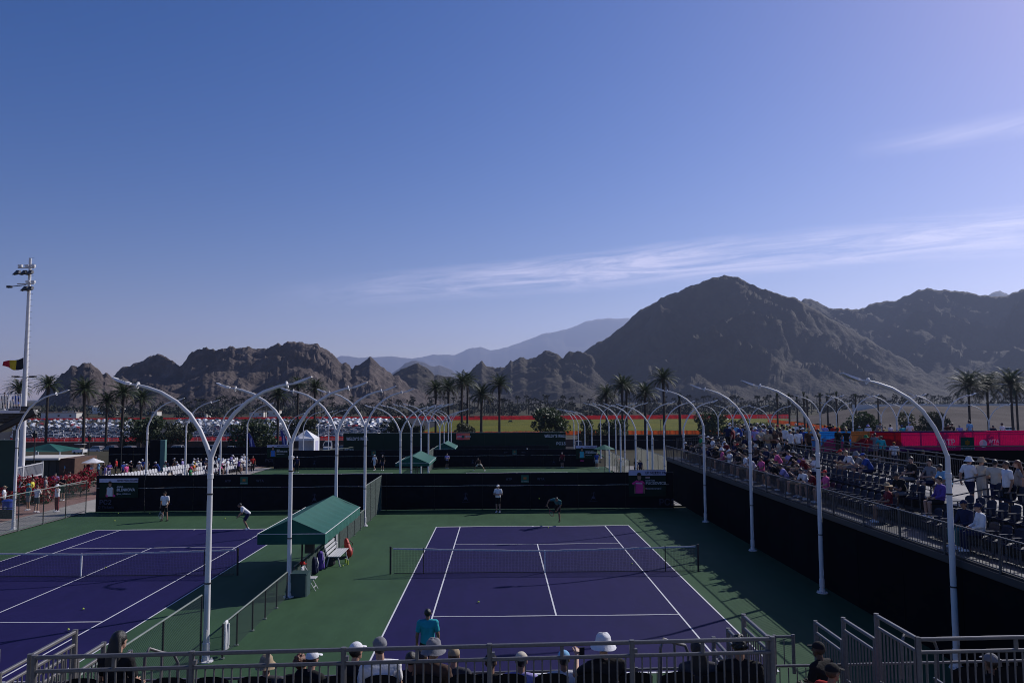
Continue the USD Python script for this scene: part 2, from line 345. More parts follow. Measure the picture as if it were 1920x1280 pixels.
# left walkway: concrete by the fence, pink pavers behind it; right walkway between the courts
def strip(xs, ys, off): return grid(np.asarray(xs, float), np.asarray(ys, float), lambda x, y: ground_h(x, y) + off)
solo('walkway', strip(np.linspace(-31.6, -28.72, 5), np.arange(-30, 62, 2.0), .03), M['concrete'], kind='structure')
solo('paving', strip(np.linspace(-39, -31.6, 7), np.arange(-30, 100, 2.0), .03), M['paver_pink'], kind='structure')
solo('walkway', strip(np.linspace(10.55, 14, 5), np.arange(25, 62, 2.0), .04), M['concrete'], kind='structure')
solo('road', strip(np.linspace(-110, 70, 30), np.arange(140, 231, 3.0), .05), M['asphalt'], kind='structure')
solo('car_park', sheet(-230, 236, -36, 560, ZF + .02), M['asphalt'], kind='structure')
solo('polo_field', sheet(-35.9, 268.4, 190, 500, ZF + .02), M['field_grass'], kind='structure')
0 and solo('sand_bank', strip(np.linspace(95, 330, 40), np.arange(250, 420, 6.0), .1), M['sand'], kind='structure')

# ---------------------------------------------------------------- mountains
def mountain(name, ridge, d, wf, wb, m, seed, rough=1.0, zb=-8.0, jag=None, du=2.2, nt=64, scale=260.0, tilt=0.0):
    ridge = np.array(ridge, float); px = np.arange(ridge[0, 0], ridge[-1, 0] + .1, du); py = np.interp(px, ridge[:, 0], ridge[:, 1])
    k = np.linspace(0, 1, len(px))
    jit = (meshkit.fbm(np.stack([px / 11, px * 0 + seed, px * 0], -1), 5, seed) - .5) * (jag or 13.0 * rough)
    py = py + jit * np.clip((755 - py) / 40, 0, 1)
    base = np.array([ray(x, 749) for x in px]); az = base[:, :2] / np.linalg.norm(base[:, :2], axis=1, keepdims=True)
    dd = d + tilt * (k - .5) * d + (meshkit.fbm(np.stack([px / 110, px * 0 + seed * 3.1, px * 0], -1), 2, seed + 5) - .5) * d * .05
    zr = np.array([(EYE + (r := ray(x, y)) * (D / np.hypot(r[0], r[1])))[2] for x, y, D in zip(px, py, dd)])
    t = np.concatenate([np.linspace(-1, 0, nt) ** 3 * .35 + np.linspace(-1, 0, nt) * .65, np.linspace(0, 1, 12)[1:]])
    hrel = np.clip(zr - zb, 1, None)
    # steep slopes: how far the foot lies from the ridge goes with the height
    hs = np.convolve(np.pad(hrel / hrel.max(), 25, mode='edge'), np.ones(51) / 51, 'valid')
    W = np.where(t[None] < 0, wf * (.45 + .55 * hs[:, None]), wb)
    D = dd[:, None] + t[None] * W
    P = EYE[None, None, :2] + az[:, None] * D[..., None]
    prof = np.where(t < 0, (1 + t) ** 1.25, (1 - t) ** 1.3)[None]
    Z = zb + hrel[:, None] * prof
    q = np.stack([P[..., 0] / scale + t[None] * W * .6 / scale, P[..., 1] / (scale * .75), np.full(D.shape, seed * 7.7)], -1)
    warp = np.stack([meshkit.fbm(q * .7, 3, seed + 11) * 1.6, meshkit.fbm(q * .7, 3, seed + 12) * 1.6, q[..., 0] * 0], -1)
    rid = 0; amp = 1.0
    for o in range(5):
        n = meshkit.noise((q + warp) * 2 ** o * 1.15 + o * 17.3, seed + o)
        rid = rid + amp * (1 - np.abs(2 * n - 1)) ** 1.5; amp *= .6
    rid = rid / 2.2 - .45
    env = np.where(t < 0, np.clip(-t * 7, 0, 1) * (1 + t) ** .5, np.clip(t * 2, 0, 1) * (1 - t))[None]
    Z = Z + rid * env * hrel[:, None] * .72 * rough + (rid * .035 * hrel[:, None] * rough) * (t == 0)[None]
    lim = EYE[2] + (zr - EYE[2])[:, None] * D / dd[:, None] * (1 - .002 * np.abs(t)[None]) - 1.0
    Z = np.where(t[None] < 0, np.minimum(Z, lim), Z)
    Z[:, 0] -= 6
    n, mm = D.shape; v = np.concatenate([P, Z[..., None]], -1).reshape(-1, 3)
    i, j = np.meshgrid(np.arange(n - 1), np.arange(mm - 1), indexing='ij'); a = (i * mm + j).ravel()
    f = np.vstack([np.stack([a, a + mm, a + mm + 1], 1), np.stack([a, a + mm + 1, a + 1], 1)])
    solo(name, (v, f), m, kind='structure', smooth=35)

def rock(name, c1, c2, c3, sc):
    return usdkit.material(stage, '/World/Looks/' + name, {
        'g': ('geometry', {}), 'n1': ('noise_texture', {'scale': sc, 'detail': 10.0, 'roughness': .65}), 'n2': ('noise_texture', {'scale': sc * 9, 'detail': 8.0, 'roughness': .7}),
        'v': ('voronoi_texture', {'scale': sc * 30}), 'r1': ('rgb_ramp', {'ramp': [(.35, c1), (.65, c2)]}), 'r2': ('rgb_ramp', {'ramp': [(.45, (0, 0, 0)), (.68, (1, 1, 1))]}),
        'mx': ('mix_color', {'b': c3}), 'b': ('bump', {'strength': .9, 'distance': 9.0}), 'b2': ('bump', {'strength': .7, 'distance': 4.0}), 'p': ('principled_bsdf', {'roughness': 1.0, 'specular_ior_level': .1})},
        [('g.position', 'n1.vector'), ('g.position', 'n2.vector'), ('g.position', 'v.vector'), ('n1.fac', 'r1.fac'), ('n2.fac', 'r2.fac'), ('r1.color', 'mx.a'), ('r2.color', 'mx.fac'), ('mx.result', 'p.base_color'),
         ('n2.fac', 'b.height'), ('v.distance', 'b2.height'), ('b.normal', 'b2.normal'), ('b2.normal', 'p.normal')], surface='p.BSDF')
RA = rock('rock_near', (.036, .029, .028), (.064, .052, .049), (.125, .102, .094), .004)
RB = rock('rock_far', (.026, .023, .022), (.042, .037, .034), (.065, .058, .042), .0025)
mountain('mountain', [(66, 757), (100, 713), (118, 702), (130, 690), (145, 684), (158, 678), (168, 679), (178, 688), (190, 700), (205, 703), (230, 728), (265, 757)], 1650, 420, 500, RA, 3, 1.25, scale=170)
mountain('mountain', [(185, 757), (212, 707), (225, 695), (255, 680), (280, 667), (297, 664), (315, 672), (335, 682), (350, 670), (365, 659), (385, 654), (405, 652), (430, 648), (455, 653), (485, 652), (505, 655), (520, 645), (540, 640), (565, 643), (590, 647), (610, 655), (622, 665), (640, 680), (655, 688), (668, 685), (680, 678), (690, 672), (697, 671), (712, 682), (738, 702), (760, 718), (790, 735), (835, 757)], 1980, 700, 700, RA, 8, 1.35, scale=210)
mountain('mountain', [(700, 757), (735, 706), (750, 695), (765, 688), (783, 682), (798, 688), (815, 703), (840, 704), (860, 715), (885, 730), (915, 757)], 2350, 420, 500, RB, 13, 1.0, jag=8, scale=200)
mountain('mountain', [(830, 757), (880, 703), (893, 688), (905, 678), (912, 682), (920, 688), (935, 693), (955, 683), (968, 673), (980, 670), (1003, 668), (1025, 660), (1035, 662), (1055, 671), (1070, 661), (1085, 658), (1095, 660), (1105, 666), (1130, 690), (1180, 720), (1240, 757)], 2500, 520, 500, RB, 21, 1.1, scale=220)
mountain('mountain', [(1000, 757), (1060, 690), (1090, 664), (1120, 645), (1150, 628), (1180, 605), (1205, 580), (1222, 573), (1250, 560), (1275, 550), (1297, 540), (1320, 530), (1345, 520), (1368, 516), (1390, 518), (1410, 530), (1440, 543), (1465, 550), (1485, 556), (1500, 562), (1520, 575), (1550, 592), (1600, 618), (1660, 652), (1720, 687), (1790, 722), (1870, 757)], 2950, 1000, 1000, RB, 34, 1.0, jag=8, scale=330, du=3.0)
mountain('mountain', [(1380, 757), (1440, 640), (1480, 600), (1510, 562), (1535, 565), (1560, 578), (1580, 580), (1600, 582), (1617, 580), (1635, 572), (1650, 568), (1680, 565), (1710, 552), (1735, 542), (1760, 544), (1790, 547), (1815, 547), (1840, 553), (1870, 557), (1890, 556), (1920, 548), (1990, 520), (2080, 500), (2180, 490), (2300, 520), (2400, 600)], 3900, 1300, 1200, RB, 55, .9, jag=10, scale=380, du=4)
mountain('mountain', [(660, 752), (700, 720), (737, 700), (760, 682), (780, 676), (793, 680), (807, 687), (823, 685), (847, 693), (857, 702), (880, 720), (930, 752)], 9500, 1500, 1500, RB, 61, .5, zb=0, scale=800, nt=24)
mountain('mountain', [(540, 750), (600, 690), (637, 667), (673, 670), (707, 669), (733, 667), (760, 671), (773, 673), (810, 665), (853, 665), (880, 653), (900, 651), (920, 657), (953, 651), (1017, 627), (1060, 618), (1107, 601), (1143, 597), (1177, 597), (1210, 600), (1300, 640), (1400, 750)], 20000, 3500, 2500, RB, 71, .35, jag=3.0, zb=0, scale=2100, nt=24)
mountain('mountain', [(1780, 740), (1840, 600), (1860, 557), (1872, 549), (1885, 546), (1898, 549), (1930, 580), (2010, 740)], 9500, 1500, 1500, RB, 81, .4, zb=0, scale=900, nt=20)

# ---------------------------------------------------------------- haze
HX = 24000
solo('haze', box2((-HX, -3000, -15.5), (HX, 25000, 2400)), usdkit.material(stage, '/World/Looks/haze_look', {'v': ('principled_volume', {'color': (.56, .67, 1.0), 'density': 4.0e-5, 'anisotropy': .4})}, volume='v.volume'), kind='stuff')

# ---------------------------------------------------------------- trees
LEAF_N = np.array([[-.5, -.18, 0], [.5, -.18, .05], [.55, .18, 0], [-.5, .18, -.05]])
def leaf_cloud(centres, n, size, seed, flat=.3):
    """leaf clumps: small bent quads spread through blobs (cx, cy, cz, rx, ry, rz)"""
    r = np.random.default_rng(seed); vs, fs, k = [], [], 0
    for (cx, cy, cz, rx, ry, rz) in centres:
        d = r.normal(size=(n, 3)); d /= np.linalg.norm(d, axis=1, keepdims=True); rad = r.uniform(.45, 1.05, n)[:, None] ** .6
        c = np.array([cx, cy, cz]) + d * rad * [rx, ry, rz]
        a = r.normal(size=(n, 3)); a /= np.linalg.norm(a, axis=1, keepdims=True)
        b = np.cross(a, r.normal(size=(n, 3))); b /= np.linalg.norm(b, axis=1, keepdims=True)
        s = size * r.uniform(.6, 1.3, n)[:, None]
        q = np.stack([c - a * s, c + b * s * .5, c + a * s, c - b * s * .5], 1).reshape(-1, 3)
        vs.append(q); i = k + np.arange(n)[:, None] * 4; fs += [i + [0, 1, 2], i + [0, 2, 3]]; k += 4 * n
    return np.vstack(vs), np.vstack(fs)

def palm_parts(p, h, rad, seed, tied=False, leaf='palm_leaf', nfr=46):
    r = random.Random(seed)
    bend = r.uniform(-.25, .25)
    ks = np.linspace(0, 1, 9)
    tr = [(bend * k * k, 0, h * k) for k in ks]
    part(p, 'trunk', tube(tr, [(.42 - .1 * k + (.06 if k > .85 else 0)) * (1 + .06 * (i % 2)) for i, k in enumerate(ks)], 8), M['bark'], smooth=40)
    top = V(bend, 0, h)
    part(p, 'boot', tube([top + V(0, 0, -1.6), top + V(0, 0, -.8), top + V(0, 0, .1)], [.34, .62, .42], 8), M['palm_dry'], smooth=40)
    nf = 14 if tied else nfr
    for i in range(nf):
        a = i * 2.39996 + r.uniform(-.2, .2); el = math.radians(r.uniform(78, 88) if tied else 80 - 105 * (i / nf) + r.uniform(-8, 8)); L = rad * (r.uniform(.85, 1.1) if not tied else .8)
        hd = V(math.cos(a), math.sin(a), 0); pts = []
        for k in np.linspace(0, 1, 7):
            e = el - (.25 if tied else 1.05) * k * k
            pts.append((pts[-1] + (hd * math.cos(e) + V(0, 0, math.sin(e))) * L / 6) if pts else top + hd * .12)
        pts = np.array(pts); side = V(-math.sin(a), math.cos(a), 0); ms = []
        ms.append(tube(pts, np.linspace(.05, .012, 7), 3))
        ll = .75 * rad / 4.2 * (.45 if tied else 1)
        qv, qf = [], []
        for k in np.linspace(.1, 1, 19):
            x = k * 6; j = min(5, int(x)); c = pts[j] + (pts[j + 1] - pts[j]) * (x - j); t = pts[j + 1] - pts[j]; t /= np.linalg.norm(t)
            for s in (-1, 1):
                w = ll * math.sin(math.pi * min(.95, k * .8 + .15)) * r.uniform(.85, 1.1)
                tip = c + (side * s * .8 + t * .75 + V(0, 0, -.28)) * w; o = len(qv)
                qv += [c - t * .1, c + t * .1, tip]; qf.append([o, o + 1, o + 2])
        ms.append((np.array(qv), np.array(qf)))
        part(p, 'frond', join(*ms), M[leaf] if el > -.2 or tied else M['palm_dry'])

def tree_parts(p, w, h, seed, leaf):
    r = random.Random(seed)
    part(p, 'trunk', tube([(0, 0, -.2), (.05, 0, h * .2), (.1, .05, h * .42)], [.3, .22, .15], 7), M['bark'], smooth=40)
    cs = []
    for i in range(16):
        a = r.uniform(0, 6.28); q = math.sqrt(r.random()) * w * .36; z = h * r.uniform(.3, .82) - (q / w) * h * .12; s = r.uniform(.13, .22) * w
        cs.append((math.cos(a) * q, math.sin(a) * q, z, s, s, s * .75))
    for c in cs[:7]: part(p, 'limb', tube([(.08, .03, h * .22), (c[0] * .5, c[1] * .5, (c[2] + h * .2) / 2), c[:3]], [.13, .08, .03], 5), M['bark'])
    part(p, 'crown', leaf_cloud(cs, 190, w * .034, seed), M[leaf])
# ---------------------------------------------------------------- windscreen walls behind the courts
def screen_wall(label, x0, x1, y, z, h, rope=True, posts=3.05, matname='windscreen', name='windscreen_wall', gap=None):
    p = thing(name, label, 'wall', (0, 0, 0))
    n = max(1, round((x1 - x0) / posts))
    xs = np.linspace(x0, x1, n + 1)
    for i in range(n):                      # canvas panels laced between the posts, each a little slack
        a, b = xs[i] + .012, xs[i + 1] - .012; g = np.linspace(0, 1, 7)
        for (za, zb) in ((z + .02, z + h * .655 - .006), (z + h * .655 + .006, z + h - .03)):
            v = np.array([[a + (b - a) * u, y - .02 * math.sin(math.pi * u) * math.sin(math.pi * w) * (1 + .6 * math.sin(i * 2.1)), za + (zb - za) * w] for u in g for w in g])
            k = np.arange(49).reshape(7, 7); q = np.array([[k[r, c], k[r + 1, c], k[r + 1, c + 1], k[r, c + 1]] for r in range(6) for c in range(6)])
            part(p, 'canvas_panel', (v, np.vstack([q[:, [0, 1, 2]], q[:, [0, 2, 3]]])), M[matname], smooth=True)
    for x in xs: part(p, 'post', tube([(x, y + .06, z - .2), (x, y + .06, z + h)], .035, 8), M['dark_steel'], smooth=40)
    part(p, 'top_rail', tube([(x0, y + .05, z + h - .02), (x1, y + .05, z + h - .02)], .022, 6), M['dark_steel'])
    if rope:
        g = np.arange(x0, x1, .75); rp = []
        for i in range(len(g) - 1):
            if (i * 7 + 3) % 23 == 0: continue
            rp.append(tube([(g[i], y - .045, z + h * .655 + .012 * math.sin(i)), (min(g[i + 1] + .02, x1), y - .045, z + h * .655 + .012 * math.sin(i + 1))], .013, 5))
        part(p, 'lacing_rope', join(*rp), M['rope'])
    return p
BW = 18.75
SW = screen_wall('black canvas windscreen wall right behind the two front courts', -28.2, 9.6, BW, 0, 2.36)
SW2 = screen_wall('dark navy windscreen wall behind the second pair of courts', -28.2, 9.6, 58.7, ZB, 2.1)
SW3 = screen_wall('dark navy windscreen wall behind the third pair of courts, below the tall green board wall', -16.5, 6.5, 98.9, ZC, 1.55, rope=False)
screen_wall('dark navy windscreen wall far left behind the white seats', -52, -29.6, 68.0, -1.3, 2.6)
screen_wall('dark navy windscreen wall far right beyond the narrow walkway', 13.5, 40, 101, -1.5, 2.5)

# logos printed on the canvas
dm('print_grey', (.06, .06, .1), rough=.9, var=.05); dm('print_dim', (.028, .028, .05), rough=.9, var=.05); dm('print_white', (.62, .62, .66), rough=.8, var=.05)
dm('print_green', (.012, .09, .06), rough=.8, var=.05); dm('print_orange', (.4, .13, .02), rough=.8, var=.05); dm('print_red', (.4, .03, .03), rough=.8); dm('print_pink', (.7, .04, .25), rough=.8, var=.1); dm('print_blue', (.03, .16, .5), rough=.8, var=.1)
dm('print_teal', (.05, .42, .5), rough=.8); dm('print_skin', (.35, .2, .14), rough=.8); dm('print_hair', (.05, .03, .02), rough=.8); dm('print_lilac', (.45, .45, .62), rough=.8, var=.1); dm('ink', (.02, .02, .07), rough=.8)
def disc(cx, cz, r, y, n=14, t=.006): return xz([(cx + r * math.cos(k * 6.283 / n), cz + r * math.sin(k * 6.283 / n)) for k in range(n)], y, t)
def trophy_mark(wall, cx, z, y):            # pale palm-and-peaks emblem
    s = .30
    m = [xz([(cx - .28 * s * 2, z), (cx - .05, z + .28), (cx, z + .22), (cx + .05, z + .28), (cx + .28 * s * 2, z), (cx + .05, z + .14), (cx, z + .09), (cx - .05, z + .14)], y), xz([(cx - .02, z + .2), (cx + .02, z + .2), (cx + .015, z + .44), (cx - .015, z + .44)], y)]
    for k in range(7):
        a = math.radians(-20 + k * 36.6); m.append(xz([(cx, z + .44), (cx + .13 * math.cos(a) - .02 * math.sin(a), z + .44 + .1 * math.sin(a)), (cx + .16 * math.cos(a), z + .43 + .12 * math.sin(a)), (cx + .13 * math.cos(a) + .02 * math.sin(a), z + .43 + .09 * math.sin(a))], y))
    m.append(text('INDIAN WELLS', .05, cx, y, z - .09, False, True))
    part(wall, 'palm_emblem', join(*m), M['print_grey'])
def sponsor(wall, cx, z, y, k=1.0):
    p = part(wall, 'sponsor_square', xz([(cx - .25 * k, z), (cx + .25 * k, z), (cx + .25 * k, z + .5 * k), (cx - .25 * k, z + .5 * k)], y, .008), M['print_green'])
    st = [(cx + (.13 if i % 2 else .085) * k * math.cos(i * .785), z + .29 * k + (.11 if i % 2 else .075) * k * math.sin(i * .785)) for i in range(8)]
    part(p, 'sun_mark', xz(st, y - .008, .006), M['print_orange'])
    part(p, 'lettering', text('BNP PARIBAS', .05 * k, cx, y - .008, z + .06 * k, False, True), M['print_white'])
    part(wall, 'lettering', text('ATP', .15 * k, cx - 1.25 * k, y - .004, z + .17 * k, True), M['print_grey'])
    part(wall, 'lettering', text('WTA', .15 * k, cx + .8 * k, y - .004, z + .17 * k, True), M['print_grey'])
for x in (-23.5, -14.0, -4.1, 4.3): trophy_mark(SW, x, .55, BW - .05)
for x in (-18.6, -.2): sponsor(SW, x, 1.72, BW - .05)
for x in (-23.5, -13.5, -5.0, 4.5): trophy_mark(SW2, x, ZB + .4, 58.65)
for x in (-16.6, -.1): sponsor(SW2, x, ZB + 1.5, 58.65, 1.0)

# ---------------------------------------------------------------- player boards hung on the walls
def board(label, x0, y, z, w, h, white, lines, court, art, sub=None):
    """a board with a white header strip, a printed player cut-out, the name and the court number"""
    p = thing('player_board', label, 'sign', (0, 0, 0))
    part(p, 'panel', box2((x0, y, z), (x0 + w, y + .05, z + h)), M['green_board'])
    hz = z + h - .02
    part(p, 'header_strip', box2((x0, y - .03, hz - .2 * h), (x0 + w, y - .002, hz)), M['print_lilac'] if white else M['print_white'])
    hd = join(*[text(s, .085 * h, x0 + w * q, y - .032, hz - .145 * h, True) for s, q in white])
    part(p, 'header_lettering', hd, M['ink'])
    shape, tone = art
    c = x0 + w * .28; b = z + h * .08 if h < 1.6 else z + h * .12; s = h * .8
    def poly(pts): return xz([(c + a * s, b + q * s) for a, q in pts], y - .045, .008)
    part(p, 'printed_torso', poly(shape), M[tone])
    part(p, 'printed_arm', poly([(-.25, .0), (-.19, .0), (-.17, .45), (-.22, .5)]), M['print_skin']); part(p, 'printed_arm', poly([(.19, .0), (.26, .0), (.23, .5), (.17, .45)]), M['print_skin'])
    part(p, 'printed_face', poly([(-.09, .72), (-.05, .62), (.05, .62), (.09, .72), (.085, .88), (-.085, .88)]), M['print_skin'])
    part(p, 'printed_hair', poly([(-.1, .82), (.1, .82), (.09, .93), (.04, .97), (-.05, .97), (-.1, .92)]), M['print_hair'])
    part(p, 'name_lettering', join(*[text(s, hh * h, x0 + w * .45, y - .012, z + q * h, bd) for s, hh, q, bd in lines]), M['print_white'])
    if sub: part(p, 'court_number', join(text(sub, .3 * (h / 1.3), x0 + court, y - .012, z - .42 * (h / 1.3), True)), M['print_grey' if h < 1.35 else 'print_dim'])
    return p
TORSO = [(-.2, 0), (.2, 0), (.19, .42), (.22, .5), (.12, .6), (.05, .58), (0, .54), (-.05, .58), (-.12, .6), (-.22, .5), (-.19, .42)]
b1 = board('player board with a white-vested printed player, left end of the black wall', -27.95, BW - .1, .92, 2.5, 1.27, [('NOW PRACTICING', .46)], [('ANNA', .085, .52, False), ('BLINKOVA', .13, .35, True), ('@na__blinkova', .075, .17, False)], .02, (TORSO, 'print_white'), 'PC2')
part(b1, 'social_icon', disc(-26.78, 1.19, .06, BW - .115), M['print_red'])
part(b1, 'court_name', text('Q Tickets', .17, -28.0, BW - .112, .24, True), M['print_dim'])
part(b1, 'wrist_band', xz([(-27.49, 1.0), (-27.36, 1.0), (-27.38, 1.12), (-27.48, 1.12)], BW - .16), M['print_pink']); part(b1, 'wrist_band', xz([(-27.03, 1.0), (-26.88, 1.0), (-26.9, 1.14), (-27.03, 1.12)], BW - .16), M['print_pink'])
b2 = board('player board with a pink-shirted printed player, right end of the black wall', 6.65, BW - .1, .78, 2.45, 1.74, [('UP NEXT', .44), ('3:00 PM', .69)], [('MARTON', .06, .57, False), ('FUCSOVICS', .095, .45, True), ('fucsovicsmarci', .06, .27, False)], 1.95, ([(-.2, 0), (.17, 0), (.17, .42), (.24, .36), (.26, .5), (.14, .6), (0, .56), (-.12, .62), (-.36, .48), (-.3, .4), (-.2, .44)], 'print_pink'), 'PC1')
part(b2, 'shirt_stripe', xz([(7.1, 1.62), (7.52, 1.6), (7.52, 1.66), (7.1, 1.68)], BW - .155), M['print_white'])
part(b2, 'social_icon', xz([(7.72, 1.25), (7.84, 1.25), (7.84, 1.35), (7.72, 1.35)], BW - .115), M['print_red'])
fl = part(b2, 'printed_flag', xz([(7.75, 1.98), (8.05, 1.98), (8.05, 2.03), (7.75, 2.03)], BW - .115), M['print_white']); part(fl, 'flag_stripe', xz([(7.75, 2.03), (8.05, 2.03), (8.05, 2.08), (7.75, 2.08)], BW - .115), M['print_red'])
b3 = board('player board with a blue-shirted printed player, left on the second wall', -29.0, 58.6, ZB + 1.3, 2.5, 1.5, [('NOW PRACTICING', .46)], [('ALEX', .075, .55, False), ('MICHELSEN', .1, .42, True), ('alexmichelsen', .065, .24, False)], -.2, (TORSO, 'print_blue'), 'PC3')
b4 = board('player board with a turquoise-vested printed player, right on the second wall', 7.1, 58.6, ZB + .95, 2.5, 1.55, [('NOW PRACTICING', .46)], [('MAGDALENA', .07, .52, False), ('RYBARIKOVA', .1, .4, True), ('magda_ryb', .065, .24, False)], 2.0, (TORSO, 'print_teal'), 'PC4')
part(b4, 'printed_skirt', xz([(7.6, 2.3 - 2.45 + .1), (8.05, 2.3 - 2.45 + .1), (8.05, .06), (7.6, .06)], 58.54), M['print_pink'])

# the tall green wall of the practice courts
def green_tall(x0, x1, y, z, zt):
    p = thing('practice_wall', 'tall dark green board wall lettered at both upper corners, beyond the third pair of courts', 'wall')
    n = 11; xs = np.linspace(x0, x1, n + 1)
    for i in range(n): part(p, 'panel', box2((xs[i] + .015, y, z), (xs[i + 1] - .015, y + .1, zt)), M['green_board'])
    for x in xs: part(p, 'post', box2((x - .06, y + .1, z), (x + .06, y + .25, zt)), M['dark_steel'])
    part(p, 'coping', box2((x0, y - .04, zt), (x1, y + .2, zt + .07)), M['fence_rail'])
    part(p, 'lettering', join(text("WELDY'S WALL", .5, x0 + .5, y - .02, zt - 1.15, True, squeeze=.72), text('PC5A', .45, x0 + .2, y - .02, zt - 3.0, True), text("WELDY'S WALL", .5, x1 - 3.6, y - .02, zt - .85, True, squeeze=.72), text('PC13', .45, x1 - 1.6, y - .02, zt - 2.1, True)), M['print_white'])
    return p
g0, g1 = aty(644, 815, 100.5), aty(1060, 811, 100.5)
green_tall(g0[0], g1[0], 100.5, ZC, 1.55)
bx = aty(855, 812, 100.2), aty(881, 824, 100.2)
pb = thing('banner', 'small pink and orange sponsor banner hung on the tall green wall', 'banner')
dm('print_sunset', (.75, .05, .12), rough=.8, var=.1, scale=.5, rgb2=(.75, .2, .08))
part(pb, 'cloth', box2((bx[0][0], 100.36, bx[1][2]), (bx[1][0], 100.42, bx[0][2])), M['print_sunset'])
mx = (bx[0][0] + bx[1][0]) / 2; mz = bx[1][2]
part(pb, 'sponsor_square', xz([(mx - .22, mz + .25), (mx + .22, mz + .25), (mx + .22, mz + .75), (mx - .22, mz + .75)], 100.34), M['print_green'])
part(pb, 'lettering', join(text('ATP', .3, mx - 1.0, 100.34, mz + .38), text('WTA', .3, mx + .4, 100.34, mz + .38)), M['print_white'])

# ---------------------------------------------------------------- court lamps
ARM = [(0, 5.55), (-.12, 5.9), (-.32, 6.35), (-.62, 6.8), (-1.0, 7.15), (-1.45, 7.42), (-1.85, 7.56), (-2.1, 7.62)]
def lamp(kind):
    if kind == 2: p = thing('court_lamp', '', 'lamp post')
    else: p = thing('single_court_lamp', '', 'lamp post')
    part(p, 'pole', tube([(0, 0, 0), (0, 0, 2.2), (0, 0, 5.0), (0, 0, 5.62)], [.085, .08, .072, .078 if kind == 2 else .06], 12), M['white_steel'], smooth=40)
    part(p, 'base_plate', join(lathe([(.0, 0), (.2, 0), (.2, .03), (.11, .05), (.1, .16), (0, .16)], 14), *[lathe([(0, .03), (.022, .03), (.022, .07), (0, .07)], 6, (.16 * math.cos(a), .16 * math.sin(a), 0)) for a in (.78, 2.36, 3.93, 5.5)]), M['white_steel'])
    part(p, 'access_cover', box((0, -.084, .75), (.09, .02, .24)), M['white_steel']); part(p, 'joint_sleeve', lathe([(.07, 4.98), (.088, 5.0), (.088, 5.12), (.07, 5.14)], 12), M['white_steel']); part(p, 'padding', lathe([(.08, .2), (.1, .22), (.1, .5), (.08, .52)], 12), M['white_steel'])
    part(p, 'strap', lathe([(.083, 2.1), (.092, 2.1), (.092, 2.14), (.083, 2.14)], 12), M['black_metal'])
    part(p, 'strap', lathe([(.077, 4.55), (.086, 4.55), (.086, 4.59), (.077, 4.59)], 12), M['black_metal'])
    for s in ((-1, 1) if kind == 2 else (-1,)):
        r = np.linspace(.066 if kind == 2 else .058, .042, len(ARM))
        a = part(p, 'arm', tube([(-s * x * -1 if False else s * -x, 0, z) for x, z in ARM] if True else [], r, 10), M['white_steel'], smooth=40)
        part(a, 'flange', tube([(s * 2.09, 0, 7.617), (s * 2.12, 0, 7.624)], .1, 12), M['white_steel'])
        part(a, 'neck', tube([(s * 2.12, 0, 7.624), (s * 2.36, 0, 7.65)], .03, 6), M['white_steel'])
        hd = loft([[(s * x, y, z + dz) for y, dz in ((-w, -t), (w, -t), (w * .8, t), (-w * .8, t))] for x, z, w, t in ((2.3, 7.66, .07, .03), (2.4, 7.68, .13, .04), (2.62, 7.76, .14, .035), (2.8, 7.84, .1, .015))])
        h = part(a, 'lamp_head', hd, M['white_steel'])
        if stage.GetPrimAtPath(a):
            part(a, 'cooling_fin', join(*[box((s * (2.44 + .05 * k), 0, 7.735 + .018 * k), (.012, .2, .035)) for k in range(4)]), M['grey_steel'])
    return p
# label, x, y, z, turn
LAMPS = []
Y1, Y2, Y3 = (-10.6, -3.6, 4.5, 12.35), (28.3, 35.8, 44.3, 52.3), (68.3, 76.5, 85.5, 92.5)
sides = 'nearest second third farthest'.split()
def place(srcs, kind, x, y, z, rz, label, group):
    if kind not in srcs:
        p = lamp(kind); srcs[kind] = p; pr = stage.GetPrimAtPath(p)
        pr.GetAttribute('xformOp:translate').Set(Gf.Vec3d(x, y, z)); pr.GetAttribute('xformOp:rotateZ').Set(math.degrees(rz)); data(pr, label, None, group); return
    dup(srcs[kind], (x, y, z), rz, label, group)
LS = {}
for k, y in enumerate(Y1): place(LS, 2, -9.62 - (.38 if k == 0 else 0), y, 0, 0, f'{sides[k]} of the white two-armed lamp posts between the two front courts', 'two-armed lamps between the front courts')
for k, (y, x) in enumerate(zip((-11.75, -3.7, 4.3, 12.9), (10.28, 10.05, 10.1, 10.16))): place(LS, 1, x, y, 0, 0, f'{sides[k]} of the white one-armed lamp posts along the black skirt of the right grandstand', 'one-armed lamps beside the right grandstand')
place(LS, 1, -29.25, 11.9, 0, math.pi, 'white one-armed lamp post by the chain-link fence at the left edge', 'one-armed lamps left')
for k, y in enumerate(Y2):
    place(LS, 2, -9.62, y, ZB - .3, 0, f'{sides[k]} two-armed lamp post between the second pair of courts, by the small green canopy', 'two-armed lamps of the second courts')
    place(LS, 1, 10.15, y, ZB - .3, 0, f'{sides[k]} one-armed lamp post on the right side of the second pair of courts', 'one-armed lamps of the second courts')
    place(LS, 1, -29.3, y, -.4 - .02 * (y - 28), math.pi, f'{sides[k]} one-armed lamp post rising from the white seats left of the second courts', 'one-armed lamps by the white seats')
for k, y in enumerate(Y3):
    place(LS, 2, -9.62, y, ZC, 0, f'{sides[k]} two-armed lamp post between the third pair of courts, before the green wall', 'two-armed lamps of the third courts')
    place(LS, 1, 10.15, y, ZC, 0, f'{sides[k]} one-armed lamp post right of the green wall lettering', 'one-armed lamps of the third courts')
    place(LS, 1, -29.3, y, ZC, math.pi, f'{sides[k]} one-armed lamp post beside the white tent', 'one-armed lamps by the white tent')
